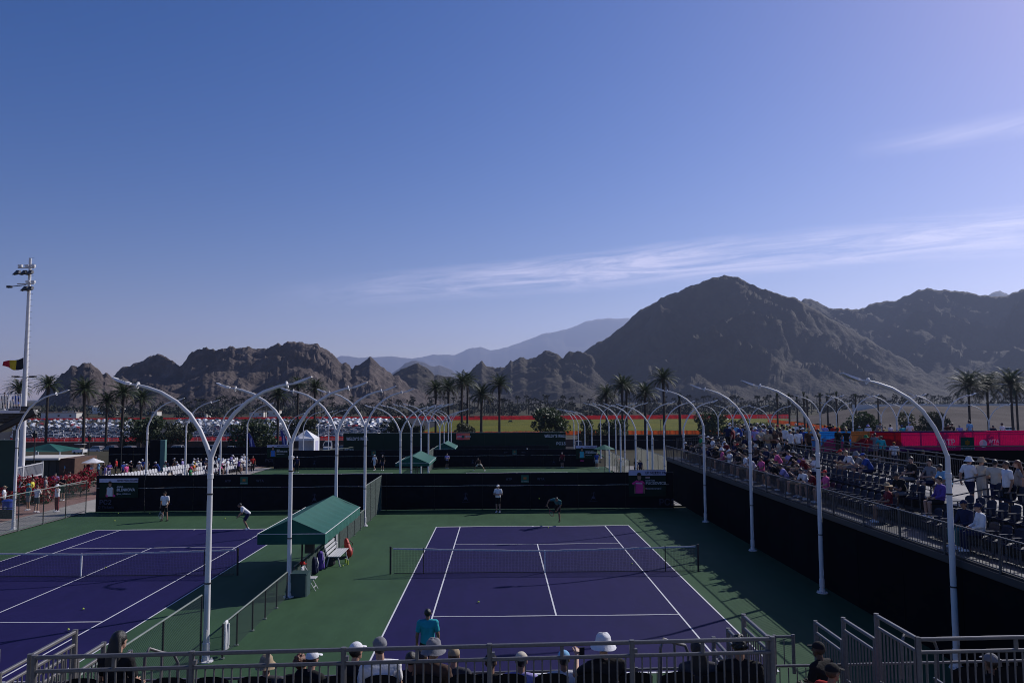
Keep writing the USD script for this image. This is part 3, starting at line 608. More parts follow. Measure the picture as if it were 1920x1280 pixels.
for k, y in enumerate((28.6, 35.9, 43.8, 57.5, 64.5, 79.0)): place(LS, 1, 12.7, y, -.75 - .01 * (y - 28), math.pi, f'{ORD[k]} right-armed lamp post along the narrow walkway left of the right grandstand', 'lamps of the walkway')
for k, y in enumerate((29.5, 36.8, 45.5, 53.5)): place(LS, 2, 34.0, y, -.3, 0, f'{sides[k]} two-armed lamp post behind the pink banner railing', 'two-armed lamps behind the pink banner')
for k, y in enumerate((69.5, 78, 86, 94)): place(LS, 2, 34.0, y, -1.6, 0, f'{sides[k]} two-armed lamp post in the far row behind the standing crowd on the right', 'two-armed lamps of the far right row')
for k, y in enumerate((60.5, 79, 87, 103)): place(LS, 2, 57.5, y, -1.4, 0, f'{sides[k]} two-armed lamp post of the row nearest the sand bank on the right', 'two-armed lamps by the sand bank')

# ---------------------------------------------------------------- nets
def tennis_net(cx, cy, z, label):
    p = thing('tennis_net', label, 'net', (cx, cy, z))
    W = 6.4
    for s in (-1, 1):
        part(p, 'net_post', join(tube([(s * W, 0, 0), (s * W, 0, 1.09)], .042, 10), lathe([(0, 1.09), (.05, 1.09), (.05, 1.11), (0, 1.13)], 10, (s * W, 0, 0))), M['black_metal'], smooth=40)
        part(p, 'singles_stick', tube([(s * 5.03, 0, 0), (s * 5.03, 0, 1.06)], .02, 6), M['black_metal'])
    top = lambda x: .914 + (1.05 - .914) * (abs(x) / W) ** 1.2
    xs = np.arange(-W + .12, W - .1, .06); seg = [((x, 0, .03), (x, 0, top(x) - .03)) for x in xs]
    for k in np.arange(.03, .9, .06):
        xx = np.linspace(-W + .12, W - .12, 24); seg += [((a, 0, k * top(a) / .914), (b, 0, k * top(b) / .914)) for a, b in zip(xx[:-1], xx[1:])]
    part(p, 'netting', wires(seg, .0035), M['net_cord'], kind='stuff')
    xx = np.linspace(-W + .1, W - .1, 25)
    part(p, 'head_band', loft([[(x, -.014, top(x) - .05), (x, .014, top(x) - .05), (x, .014, top(x) + .012), (x, -.014, top(x) + .012)] for x in xx]), M['net_band'])
    part(p, 'bottom_cord', box((0, 0, .035), (2 * W - .3, .012, .03)), M['black_metal'])
    part(p, 'centre_strap', box2((-.028, -.02, 0), (.028, .02, .93)), M['white_cloth'])
    return p
dm('net_band', (.5, .5, .55), rough=.8, var=.1)
tennis_net(0, 0, 0, 'tennis net across the front right court, empty posts in sun and shade')
tennis_net(-19.1, 0, 0, 'tennis net across the front left court cut off by the left picture edge')

# ---------------------------------------------------------------- chain-link fences
def chain_fence(label, a, b, h, posts, za=0.0, zb=None, sp=.075, r=.0032, name='chain_link_fence', mid=False, cap=True):
    """from a to b (x, y); posts as fractions"""
    zb = za if zb is None else zb
    p = thing(name, label, 'fence'); a = V(*a); b = V(*b); L = np.linalg.norm(b - a); d = (b - a) / L
    at = lambda t, z: V(*(a + d * t), za + (zb - za) * t / L + z)
    for f in posts:
        part(p, 'post', tube([at(f * L, -.1), at(f * L, h)], .03, 8), M['dark_steel'], smooth=40)
        part(p, 'post_foot', lathe([(0, .0), (.07, 0), (.07, .03), (0, .03)], 8, at(f * L, .005)), M['fence_rail'])
    part(p, 'top_rail', tube([at(0, h), at(L, h)], .024, 8), M['fence_rail'], smooth=40)
    if mid: part(p, 'bottom_rail', tube([at(0, .12), at(L, .12)], .018, 6), M['fence_green'])
    seg = []
    for t in np.arange(-h, L, sp):
        for s in (1, -1):
            t0, t1, z0, z1 = (t, t + h, .04, h - .02) if s > 0 else (t, t + h, h - .02, .04)
            if t0 < 0: z0 += (z1 - z0) * (-t0 / h); t0 = 0
            if t1 > L: z1 -= (z1 - z0) * (t1 - L) / (t1 - t0) if t1 > t0 else 0; t1 = L
            if t1 - t0 > .01: seg.append((at(t0, z0), at(t1, z1)))
    part(p, 'wire_mesh', wires(seg, r), M['fence_green'], kind='stuff')
    return p
chain_fence('green chain-link fence left of the nearest two-armed lamp post, running towards the camera', (-10.1, -20.5), (-10.1, -10.75), 1.83, (0, .25, .5, .75, 1))
chain_fence('low green chain-link fence between the front courts, near the teal box', (-9.62, -10.4), (-9.62, -3.85), .95, (0, .18, .4, .6, .8, 1))
chain_fence('low green chain-link fence behind the white bench under the canopy', (-9.62, -2.9), (-9.62, 12.2), .95, (0, .12, .25, .4, .55, .68, .8, .92, 1), sp=.05, r=.005)
chain_fence('tall green chain-link fence between the farthest front lamp and the black wall', (-9.62, 12.5), (-9.62, 18.6), 2.25, (0, .3, .62, 1), sp=.05, r=.008)
chain_fence('long green chain-link fence beside the left court, before the walkers', (-28.75, -5), (-28.75, 18.6), 2.05, tuple(np.linspace(0, 1, 11)), sp=.11, r=.003, mid=True)
chain_fence('chain-link fence of the left walkway, seen over the black wall by the white seats', (-33.5, 24), (-33.5, 52), 1.2, tuple(np.linspace(0, 1, 11)), -.1, -.85, sp=.12, r=.005)
chain_fence('green chain-link fence at the second courts by the small canopy', (-9.62, 53.5), (-9.62, 58.5), 2.3, (0, .5, 1), ZB, sp=.09, r=.012)
chain_fence('green chain-link fence along the right walkway of the second courts', (10.6, 42), (10.6, 58.5), 2.2, tuple(np.linspace(0, 1, 7)), -.9, sp=.18, r=.006)
chain_fence('green chain-link fence on the far side of the right walkway', (14.2, 28), (14.2, 58), 2.2, tuple(np.linspace(0, 1, 11)), -.6, sp=.18, r=.006)
chain_fence('grey chain-link fence by the white tent', (-33, 70), (-26, 96), 1.8, tuple(np.linspace(0, 1, 9)), -1.9, -2.3, sp=.18, r=.006)

# ---------------------------------------------------------------- the player shelter between the courts
cp = thing('shelter_canopy', 'green fabric gable canopy over the players bench between the front courts', 'canopy', (-9.72, .65, 0))
def ripple(u): return .018 * math.sin(u * 34) * (1 if u else 1)
def gable(p, L, hw, ze, zr, zd):
    n = 40; ys = np.linspace(-L / 2, L / 2, n)
    for s in (-1, 1):
        v = []
        for y in ys:
            for k in np.linspace(0, 1, 5): v.append((s * hw * k, y, zr + (ze - zr) * k - .085 * math.sin(math.pi * k) * abs(math.sin((y + L / 2) / L * 8 * math.pi)) ** .6))
        q = np.array([[i * 5 + j, (i + 1) * 5 + j, (i + 1) * 5 + j + 1, i * 5 + j + 1] for i in range(n - 1) for j in range(4)])
        part(p, 'roof_slope', (np.array(v), np.vstack([q[:, [0, 1, 2]], q[:, [0, 2, 3]]])), M['canopy'], smooth=True)
        vv = []
        for y in ys:
            for k in (0, .5, 1): vv.append((s * (hw + .03 * math.sin(y * 9 + math.sin(y * 3)) * k), y, ze + (zd - ze) * k))
        q = np.array([[i * 3 + j, (i + 1) * 3 + j, (i + 1) * 3 + j + 1, i * 3 + j + 1] for i in range(n - 1) for j in range(2)])
        part(p, 'valance', (np.array(vv), np.vstack([q[:, [0, 1, 2]], q[:, [0, 2, 3]]])), M['canopy'], smooth=True)
        part(p, 'piping', tube([(s * (hw + .01), -L / 2, ze), (s * (hw + .01), L / 2, ze)], .012, 5), M['white_cloth'])
    for s in (-1, 1):
        y = s * L / 2
        part(p, 'gable_end', join((np.array([(-hw, y, ze), (hw, y, ze), (0, y, zr)]), np.array([[0, 1, 2]])), box((0, y, (ze + zd) / 2), (2 * hw, .01, ze - zd))), M['canopy'])
        part(p, 'piping', tube([(-hw, y - .01 * -s, ze), (hw, y - .01 * -s, ze)], .012, 5), M['white_cloth'])
        part(p, 'rafter', join(bar((-hw + .03, y * .97, ze - .03), (0, y * .97, zr - .05), .04), bar((hw - .03, y * .97, ze - .03), (0, y * .97, zr - .05), .04)), M['dark_steel'])
        for sx in (-.25, .25): part(p, 'post', tube([(sx, y * .82, 0), (sx, y * .82, zr - .35)], .035, 8), M['black_metal'])
gable(cp, 7.3, 1.27, 2.17, 2.72, 1.78)
part(cp, 'switch_box', box((.55, -3.0, 1.55), (.34, .2, .42)), M['black_metal'])
c2 = thing('shelter_canopy', 'small bright green gable canopy between the second pair of courts', 'canopy', (-9.6, 40.2, ZB)); gable(c2, 7.3, 1.5, 2.3, 2.95, 2.05)
c3 = thing('shelter_canopy', 'smallest green gable canopy, farthest back below the pink banner of the green wall', 'canopy', (-9.6, 80, ZC)); gable(c3, 7.3, 1.5, 2.5, 3.25, 2.3)

bn = thing('bench', 'white slatted bench facing the right court under the green canopy', 'bench', (-9.1, 2.35, 0))
for k in range(5): part(bn, 'seat_slat', bar((-.16 + k * .11, -.98, .45), (-.16 + k * .11, .98, .45), .1, .03), M['white_plastic'])
for k in range(3): part(bn, 'back_slat', bar((-.25 - .045 * k, -.98, .56 + .15 * k), (-.25 - .045 * k, .98, .56 + .15 * k), .03, .12), M['white_plastic'])
for y in (-.8, .8):
    part(bn, 'leg', join(bar((.3, y, 0), (.2, y, .43), .05), bar((.2, y, .42), (-.2, y, .42), .05), bar((-.2, y, .42), (-.38, y, .92), .04)), M['white_plastic'])
    part(bn, 'leg', bar((-.28, y, 0), (-.16, y, .43), .05), M['white_plastic'])
fc = thing('folding_chair', 'white folding chair beside the teal box at the court edge', 'chair', (-9.12, -2.55, 0))
part(fc, 'seat', box((.05, 0, .45), (.42, .42, .03)), M['white_plastic'])
part(fc, 'backrest', box((-.26, 0, .78), (.025, .42, .2), 0), M['white_plastic'])
for y in (-.2, .2):
    part(fc, 'leg', bar((-.27, y, .9), (.28, y, 0), .022), M['white_steel']); part(fc, 'leg', bar((.2, y, .46), (-.25, y, 0), .022), M['white_steel'])
part(fc, 'brace', join(bar((.2, -.2, .12), (.2, .2, .12), .018), bar((-.18, -.2, .1), (-.18, .2, .1), .018)), M['white_steel'])
tb = thing('storage_box', 'dark teal court-side box beside the second lamp post', 'box', (-9.3, -3.35, 0))
part(tb, 'body', prism([(-.32, -.28), (.3, -.28), (.34, -.2), (.34, .28), (-.32, .28)], 0, .78), M['teal_box']); part(tb, 'lid', prism([(-.34, -.3), (.32, -.3), (.36, -.2), (.36, .3), (-.34, .3)], .785, .84), M['teal_box'])
jb = thing('towel', 'white towel hung on the fence beside the nearest lamp post', 'towel', (-9.62, -10.15, 0))
tw = [[(.05 * math.cos(a) * (1 + .3 * math.sin(z * 5 + a * 2)) * s, .12 * math.sin(a) * s, z) for a in np.arange(10) * .628] for z, s in ((.98, .6), (.93, 1), (.7, 1.1), (.45, 1.2), (.2, 1.35))]
part(jb, 'cloth', loft(tw), M['white_cloth'], smooth=True); part(jb, 'fold', loft([[(.07 + .03 * math.cos(a), .03 * math.sin(a) * s, z) for a in np.arange(8) * .785] for z, s in ((.9, 1), (.6, 1.4), (.3, 1.8))]), M['white_cloth'], smooth=True)

def hullm(pts): return arr(Manifold.hull_points(np.asarray(pts, float)))
_ICO1 = np.array(trimesh.creation.icosphere(1).vertices); _ICO0 = np.array(trimesh.creation.icosphere(0).vertices); _ICO2 = np.array(trimesh.creation.icosphere(2).vertices)
def blob(*sp, s=None):
    return hullm(np.vstack([np.asarray(c) + np.asarray(r) * (_ICO1 if s is None else s) for c, r in sp]))
rb = thing('racket_bag', 'big red racket bag leaning on the fence beside the bench', 'bag', (-8.72, 3.6, 0), .35)
part(rb, 'body', blob(((-.12, -.22, .24), (.16, .14, .22)), ((-.1, .25, .28), (.17, .16, .26)), ((-.2, .1, .72), (.1, .16, .13)), s=_ICO2), M['bag_red'] if 'bag_red' in M else (dm('bag_red', (.45, .03, .015), rough=.6, var=.1) or M['bag_red']), smooth=40)
_m = meshkit.text_mesh('HEAD', .13, .01, True); _v = np.array(_m.vertices); _v = np.stack([.066 - .0 * _v[:, 0] + _v[:, 2], _v[:, 0] - .2 + 0 * _v[:, 1], .26 + _v[:, 1]], 1)
part(rb, 'lettering', (_v, np.array(_m.faces)), M['print_white']); part(rb, 'strap', tube([(-.05, -.1, .75), (.08, 0, .6), (.07, .12, .5)], .018, 5), M['black_metal']); part(rb, 'zip', tube([(.05, -.3, .3), (.09, 0, .42), (.06, .35, .4)], .008, 4), M['black_metal'])
for k, (px, py, cname, lb, h) in enumerate([(602, 1068, 'purple', 'tall violet racket bag standing by the fence below the canopy', .8), (590, 1076, 'navy', 'dark blue racket bag, nearest of the bags by the fence', .72), (622, 1060, 'charcoal', 'dark grey backpack on the ground at the near end of the bench', .42)]):
    c = gz(px, py); q = thing('sports_bag', lb, 'bag', (c[0], c[1], 0), .2 * k)
    part(q, 'body', blob(((0, 0, .12), (.13, .17, .12)), ((-.03, 0, h - .12), (.1, .15, .12)), s=_ICO2), M['cloth_' + cname], smooth=40)
    part(q, 'pocket', blob(((.1, 0, .14), (.06, .11, .1)), ((.08, 0, h * .5), (.05, .1, .06))), M['cloth_' + ('charcoal' if k == 2 else cname)], smooth=40)
    for s in (-.07, .07): part(q, 'strap', tube([(.08, s, h - .05), (.14, s, h * .6), (.1, s, .2)], .015, 5), M['cloth_white'] if k < 2 else M['cloth_black'])
hb = thing('cap', 'red cap hung on the fence above the folding chair', 'cap', (-9.45, -2.35, .92)); part(hb, 'crown', lathe([(.11, 0), (.105, .05), (.07, .1), (0, .12)], 12), M['cloth_red'], smooth=True); part(hb, 'brim', loft([[(.08 * math.cos(a) + x, .09 * math.sin(a), z) for a in np.arange(10) * .628] for x, z in ((.08, 0), (.09, .012))]), M['cloth_red'])
for (px, py) in ((652, 1058), (648, 1055)):
    c = gz(px, py); q = thing('ball_tube', 'clear tube of yellow balls standing under the bench end, ' + ('near one' if px == 652 else 'far one'), 'ball tube', (c[0], c[1], 0)); part(q, 'can', lathe([(.0, 0), (.037, 0), (.037, .2), (0, .2)], 10), M['ball']); part(q, 'lid', lathe([(0, .2), (.039, .2), (.039, .22), (0, .22)], 10), M['white_plastic'])
# tennis balls
def tball(c, label, group='tennis balls lying on the courts'):
    global TB
    if TB is None:
        TB = thing('tennis_ball', label, 'ball', c, 0, group)
        part(TB, 'felt', (np.array(_ICO2) * .033, np.array(trimesh.creation.icosphere(2).faces)), M['ball'], smooth=True)
        part(TB, 'seam', tube([(.0332 * math.cos(a) * math.cos(.5 * math.sin(2 * a)), .0332 * math.sin(a) * math.cos(.5 * math.sin(2 * a)), .0332 * math.sin(.5 * math.sin(2 * a))) for a in np.linspace(0, 6.283, 25)], .0016, 3), M['white_cloth'])
    else: dup(TB, c, rng.uniform(0, 6), label, group)
TB = None
for px, py, lb in [(897, 1130, 'yellow ball alone on the near half of the right court'), (156, 1143, 'yellow ball on the left court above the near service line'), (128, 1182, 'yellow ball on the left court nearest the camera'), (198, 1065, 'yellow ball on the left court just behind the net centre strap'), (215, 977, 'pale ball on the green behind the left court, left of the standing player'), (422, 973, 'yellow ball on the green between the left court players'), (222, 963, 'small pale ball at the foot of the black wall, farther left'), (281, 963, 'small pale ball at the foot of the black wall, nearer the standing player'), (643, 1062, 'ball under the bench'), (1028, 990, 'small ball by the far baseline of the right court'), (1185, 1058, 'ball in the shade by the right net post')]:
    c = gz(px, py); tball((c[0], c[1], .045), lb)
c = aty(1011, 934, 13.2); tball(c, 'yellow ball in the air left of the serving player')
# ---------------------------------------------------------------- people
def rot(yaw, pitch=0.0, roll=0.0):
    cy, sy, cp, sp, cr, sr = math.cos(yaw), math.sin(yaw), math.cos(pitch), math.sin(pitch), math.cos(roll), math.sin(roll)
    return np.array([[cy, -sy, 0], [sy, cy, 0], [0, 0, 1]]) @ np.array([[1, 0, 0], [0, cp, -sp], [0, sp, cp]]) @ np.array([[cr, 0, sr], [0, 1, 0], [-sr, 0, cr]])
# joints of a figure that looks along +y: l = its left (-x side when seen from behind it is left)
STAND = dict(pel=(0, 0, .94), wai=(0, .01, 1.12), che=(0, .0, 1.30), nek=(0, -.01, 1.46), hed=(0, .02, 1.61), shl=(-.185, -.01, 1.41), shr=(.185, -.01, 1.41), ell=(-.25, -.03, 1.13), elr=(.25, -.03, 1.13), wrl=(-.26, .05, .89), wrr=(.26, .05, .89),
             hil=(-.09, 0, .9), hir=(.09, 0, .9), knl=(-.1, .02, .49), knr=(.1, .02, .49), anl=(-.11, -.02, .08), anr=(.11, -.02, .08), yaw=0, pit=0, roll=0)
SIT = dict(STAND, pel=(0, 0, .54), wai=(0, -.03, .72), che=(0, -.03, .9), nek=(0, -.02, 1.06), hed=(0, .02, 1.21), shl=(-.185, -.03, 1.0), shr=(.185, -.03, 1.0), ell=(-.25, .02, .74), elr=(.25, .02, .74), wrl=(-.13, .24, .66), wrr=(.13, .24, .66),
           hil=(-.09, .02, .52), hir=(.09, .02, .52), knl=(-.13, .43, .52), knr=(.13, .43, .52), anl=(-.13, .42, .09), anr=(.13, .42, .09))
POSES = dict(
    stand=STAND,
    folded=dict(STAND, ell=(-.26, .06, 1.14), elr=(.26, .06, 1.14), wrl=(.08, .22, 1.17), wrr=(-.08, .25, 1.13)),
    phone=dict(STAND, ell=(-.24, .1, 1.16), elr=(.24, .1, 1.16), wrl=(-.06, .3, 1.3), wrr=(.06, .3, 1.3), pit=-.25),
    shade=dict(STAND, ell=(-.26, .12, 1.3), wrl=(-.1, .16, 1.58), elr=(.25, -.04, 1.13), wrr=(.24, .07, .9), yaw=.3),
    walk=dict(STAND, ell=(-.25, -.13, 1.15), elr=(.25, .08, 1.14), wrl=(-.25, -.1, .92), wrr=(.24, .26, 1.0), knl=(-.09, .2, .5), anl=(-.1, .22, .1), knr=(.09, -.03, .49), anr=(.1, -.3, .13)),
    lean=dict(STAND, pel=(0, -.12, .93), wai=(0, -.05, 1.08), che=(0, .06, 1.22), nek=(0, .14, 1.36), hed=(0, .22, 1.47), shl=(-.19, .1, 1.32), shr=(.19, .1, 1.32), ell=(-.25, .3, 1.13), elr=(.25, .3, 1.13), wrl=(-.06, .42, 1.12), wrr=(.06, .44, 1.1), hil=(-.09, -.12, .9), hir=(.09, -.12, .9), knl=(-.1, -.1, .49), knr=(.1, -.1, .49), anl=(-.11, -.14, .08), anr=(.11, -.14, .08)),
    sit=SIT,
    sitlean=dict(SIT, wai=(0, .03, .71), che=(0, .13, .86), nek=(0, .23, .99), hed=(0, .3, 1.12), shl=(-.19, .17, .95), shr=(.19, .17, .95), ell=(-.2, .34, .66), elr=(.2, .34, .66), wrl=(-.04, .5, .74), wrr=(.05, .5, .73), pit=-.2),
    sitphone=dict(SIT, ell=(-.22, .12, .78), elr=(.22, .12, .78), wrl=(-.06, .3, .92), wrr=(.06, .3, .92), pit=-.25),
    sitturn=dict(SIT, yaw=.7, ell=(-.25, .05, .76), wrl=(-.05, .26, .72), elr=(.27, .1, .78), wrr=(.2, .32, .62)),
    sitarm=dict(SIT, ell=(-.3, .18, .86), wrl=(-.22, .36, 1.02), yaw=-.35),
    # the players
    serve=dict(STAND, pel=(0, .0, 1.0), wai=(.02, .1, 1.13), che=(.0, .24, 1.24), nek=(-.03, .38, 1.3), hed=(-.06, .5, 1.33), shl=(-.2, .27, 1.22), shr=(.16, .32, 1.31), ell=(-.22, .24, .98), wrl=(-.12, .34, .82), elr=(.42, .38, 1.26), wrr=(.54, .36, 1.02), hil=(-.09, 0, .95), hir=(.09, 0, .97), knl=(-.07, .04, .52), anl=(-.08, -.03, .11), knr=(.16, -.1, .6), anr=(.24, -.42, .56), pit=-.3),
    ready=dict(STAND, pel=(0, -.12, .86), wai=(0, .02, 1.02), che=(0, .15, 1.13), nek=(0, .27, 1.23), hed=(0, .36, 1.34), shl=(-.19, .2, 1.2), shr=(.19, .2, 1.2), ell=(-.24, .26, .92), elr=(.24, .26, .92), wrl=(-.08, .42, .74), wrr=(.1, .42, .74), hil=(-.1, -.1, .83), hir=(.1, -.1, .83), knl=(-.16, .1, .47), knr=(.16, .1, .47), anl=(-.2, -.08, .08), anr=(.2, -.08, .08)),
    lunge=dict(STAND, pel=(0, 0, .74), wai=(.02, .1, .9), che=(.03, .2, 1.04), nek=(.03, .3, 1.16), hed=(.03, .38, 1.28), shl=(-.16, .24, 1.12), shr=(.22, .24, 1.12), ell=(-.3, .32, .9), elr=(.34, .34, .88), wrl=(-.2, .5, .8), wrr=(.26, .56, .8), hil=(-.1, 0, .72), hir=(.1, 0, .72), knl=(-.4, .1, .48), knr=(.42, .1, .46), anl=(-.62, -.02, .08), anr=(.66, -.02, .08)),
    ballhand=dict(STAND, ell=(-.26, .0, 1.13), wrl=(-.24, .16, .92), elr=(.25, -.03, 1.12), wrr=(.24, .04, .86), anl=(-.2, .02, .08), knl=(-.16, .04, .49), anr=(.16, -.02, .08)),
)
def bones(J, seq, hi):
    S = _ICO2 if hi == 2 else _ICO1 if hi else _ICO0
    out = []
    for s in seq: out.append(Manifold.hull_points(np.vstack([np.asarray(c, float) + S * np.asarray(r, float) for c, r in s])))
    return Manifold.batch_boolean(out, manifold3d.OpType.Add)
def hand(w, e, side, hi, curl):
    d = V(*w) - V(*e); d /= np.linalg.norm(d); s = np.cross(d, [0, 1.0, .2]); s /= np.linalg.norm(s); n = np.cross(s, d)
    W = V(*w); seq = [[(W, .027), (W + d * .05 + s * .022, .018), (W + d * .05 - s * .022, .018), (W + d * .085 + s * .024, .012), (W + d * .085 - s * .024, .012)]]
    for k, (o, l) in enumerate(((-.03, .058), (-.01, .072), (.011, .07), (.03, .062))):
        a = W + d * .085 + s * o; b = a + (d * (1 - .45 * curl) + n * curl * .8) * l * .55; c = b + (d * (1 - 1.5 * curl) + n * curl * 1.4) * l * .5
        seq += [[(a, .0095), (b, .0088)], [(b, .0088), (c, .0075)]]
    a = W + d * .03 + s * .026 * side; b = a + (d * .7 + s * .6 * side + n * .25) * .042; c = b + (d * .95 + s * .1 * side + n * .45) * .032
    return seq + [[(a, .012), (b, .0105)], [(b, .0105), (c, .009)]]
_fig = {}
def figure(pose, sleeve, leg, hat, hair, hi=0, woman=False):
    """the parts of a person as meshes: one continuous body, clothes that follow it, hair and hat"""
    key = (pose, sleeve, leg, hat, hair, hi, woman)
    if key in _fig: return _fig[key]
    J = {k: (V(*v) if not np.isscalar(v) else v) for k, v in POSES[pose].items()}
    k = .9 if woman else 1.0
    R = rot(J['yaw'], J['pit'], J['roll']); H = J['hed']; h = lambda *p: H + R @ V(*p)
    E = lambda c, r: (c, r)
    face = [[(h(0, -.005, .03), (.074, .093, .09)), (h(0, .035, -.06), (.048, .05, .045))], [(h(0, .095, .015), (.012, .012, .012)), (h(0, .108, -.015), (.016, .016, .012)), (h(0, .085, -.02), (.02, .015, .012))]]
    for s in (-1, 1): face.append([(h(s * .076, -.005, .01), (.01, .022, .032))])
    lips = [[(h(-.02, .082, -.05), .008), (h(.02, .082, -.05), .008)]]
    neck = [[(J['nek'], .052), (h(0, -.015, -.06), .05)]]
    tors = [[(J['shl'] * 1, .06 * k), (J['shr'] * 1, .06 * k), (J['che'], (.15 * k, .105, .1))], [(J['che'], (.155 * k, .105, .1)), (J['wai'], (.135 * k, .095, .1))], [(J['wai'], (.135 * k, .095, .1)), (J['pel'], (.145, .105, .1))]]
    arms, legs, feet, hands = [], [], [], []
    for s, sg in (('l', -1), ('r', 1)):
        arms += [[(J['sh' + s], .052 * k), (J['el' + s], .041 * k)], [(J['el' + s], .042 * k), (J['wr' + s], .027)]]
        hands += hand(J['wr' + s], J['el' + s], -sg, hi, .45)
        legs += [[(J['hi' + s], .085), (J['kn' + s], .057)], [(J['kn' + s], .056), (J['kn' + s] * .6 + J['an' + s] * .4 + V(0, -.015, 0), .055), (J['an' + s], .036)]]
        sh = J['an' + s] - J['kn' + s]; sh /= np.linalg.norm(sh); fw = V(0, 1, 0) - sh * sh[1]; fw /= np.linalg.norm(fw)
        feet += [[(J['an' + s] + sh * .03, .04), (J['an' + s] + sh * .05 - fw * .05, .032), (J['an' + s] + sh * .055 + fw * .13, (.04, .045, .026))]]
    P = {}
    body = bones(J, face + lips + neck + tors + arms + hands + legs + feet, max(0, hi - 0))
    if hi == 2: body = body.refine_to_length(.03)
    P['body'] = arr(body)
    if hi == 2:
        tm = trimesh.Trimesh(*P['body'], process=False); trimesh.smoothing.filter_taubin(tm, iterations=3); P['body'] = (np.array(tm.vertices), np.array(tm.faces))
    g = .02
    cl = [[(J['shl'], .06 * k + g), (J['shr'], .06 * k + g), (J['che'], (.155 * k + g, .11 + g, .1)), (J['nek'] - V(0, 0, .015), .06)], [(J['che'], (.158 * k + g, .11 + g, .1)), (J['wai'], (.145 * k + g, .1 + g, .1))], [(J['wai'], (.145 * k + g, .1 + g, .1)), (J['pel'] + V(0, 0, .04), (.155 + g, .115 + g, .09))]]
    for s in 'lr':
        a, b, c = J['sh' + s], J['el' + s], J['wr' + s]
        if sleeve == 'none': continue
        m = a * .42 + b * .58
        cl.append([(a, .062 * k + .01), (m if sleeve == 'short' else b, .055 * k + .012)])
        if sleeve == 'long': cl.append([(b, .054 * k + .006), (b * .12 + c * .88, .04)])
    P['shirt'] = arr(bones(J, cl, hi))
    lo = [[(J['pel'], (.152, .115, .1)), (J['hil'], .095), (J['hir'], .095)]]
    for s in 'lr':
        a, b, c = J['hi' + s], J['kn' + s], J['an' + s]
        if leg == 'shorts': lo.append([(a, .1), (a * .25 + b * .75, .084)])
        else: lo += [[(a, .1), (b, .072)], [(b, .072), (b * .1 + c * .9, .06)]]
    if leg == 'skirt': lo = [[(J['pel'], (.155, .12, .1)), (J['hil'] * .5 + J['knl'] * .5, .12), (J['hir'] * .5 + J['knr'] * .5, .12)]]
    P['shorts' if leg == 'shorts' else 'skirt' if leg == 'skirt' else 'trousers'] = arr(bones(J, lo, hi))
    sh = [[(c, np.asarray(r) + .008) for c, r in f] for f in feet]
    P['shoe'] = arr(bones(J, sh[:1], hi)); P['shoe_001'] = arr(bones(J, sh[1:], hi))
    def dome(off, r, cut, S=None):
        m = Manifold.hull_points(np.asarray(off) + (_ICO2 if hi else _ICO1) * np.asarray(r)); m = m.trim_by_plane((0, 0, 1), cut); v, f = arr(m); return (v @ R.T + H, f)
    def rim(pts): return hullm(np.array(pts) @ R.T + H)
    if hair != 'none':
        if hair == 'long':
            m = Manifold.hull_points(V(0, -.02, .045) + _ICO2 * V(.088, .1, .1)).trim_by_plane((0, -.55, .83), .005)
            tail = Manifold.hull_points(np.vstack([V(0, -.07, .04) + _ICO1 * V(.08, .05, .06), V(0, -.11, -.14) + _ICO1 * V(.11, .045, .05), V(0, -.14, -.34) + _ICO1 * V(.1, .03, .04)]))
            v, f = arr(m + tail); P['hair'] = (v @ R.T + H, f)
        elif hair == 'curly':
            ms = []; r = np.random.default_rng(5)
            for _ in range(70):
                d = r.normal(size=3); d /= np.linalg.norm(d)
                if d[2] < -.25 or (d[1] > .5 and d[2] < .35): continue
                ms.append(Manifold.hull_points(V(0, -.02, .045) + d * V(.085, .098, .1) + _ICO0 * r.uniform(.018, .032)))
            ms.append(Manifold.hull_points(V(0, -.02, .045) + _ICO2 * V(.086, .1, .1)).trim_by_plane((0, -.6, .8), .0)); v, f = arr(Manifold.batch_boolean(ms, manifold3d.OpType.Add)); P['hair'] = (v @ R.T + H, f)
        else:
            m = Manifold.hull_points(V(0, -.018, .04) + _ICO2 * V(.083, .097, .095)).trim_by_plane((0, -.75, .66), -.005); v, f = arr(m); P['hair'] = (v @ R.T + H, f)
    if hat == 'cap':
        P['cap'] = dome((0, -.01, .055), (.088, .104, .092), .05)
        n = np.linspace(-1.1, 1.1, 7)
        P['cap_brim'] = rim([(.078 * math.sin(a), .07 + .035 * math.cos(a), z) for a in n for z in (.055, .066)] + [(.07 * math.sin(a), .11 + .075 * math.cos(a), .04 + dz) for a in n for dz in (0, .008)])
    elif hat == 'bucket':
        a = np.arange(16) * .3927
        def ring(r, z, q=1.12): return [(R @ V(r * math.cos(t), r * q * math.sin(t) - .005, z * (1 + .0) + .006 * math.sin(3 * t)) + H) for t in a]
        P['hat'] = loft([ring(.15, .0), ring(.158, -.004), ring(.098, .062), ring(.088, .12), ring(.06, .155), ring(.005, .162)])
    elif hat == 'brim':
        a = np.arange(18) * .349
        def ring(r, z, q=1.1): return [(R @ V(r * math.cos(t), r * q * math.sin(t) - .005, z - .02 * math.cos(t * 2)) + H) for t in a]
        P['hat'] = loft([ring(.19, .05), ring(.195, .056), ring(.098, .072), ring(.086, .135), ring(.055, .155), ring(.005, .15)])
    elif hat == 'visor':
        n = np.linspace(-1.3, 1.3, 7); P['visor'] = rim([(.085 * math.sin(a), .04 + .06 * math.cos(a), z) for a in n for z in (.045, .075)] + [(.08 * math.sin(a), .1 + .085 * math.cos(a), .045) for a in n])
    elif hat == 'beanie':
        P['beanie'] = dome((0, -.01, .05), (.09, .105, .11), .03); P['bobble'] = (_ICO1 * .035 @ R.T + H + R @ V(0, -.01, .185), np.array(trimesh.creation.icosphere(1).faces))
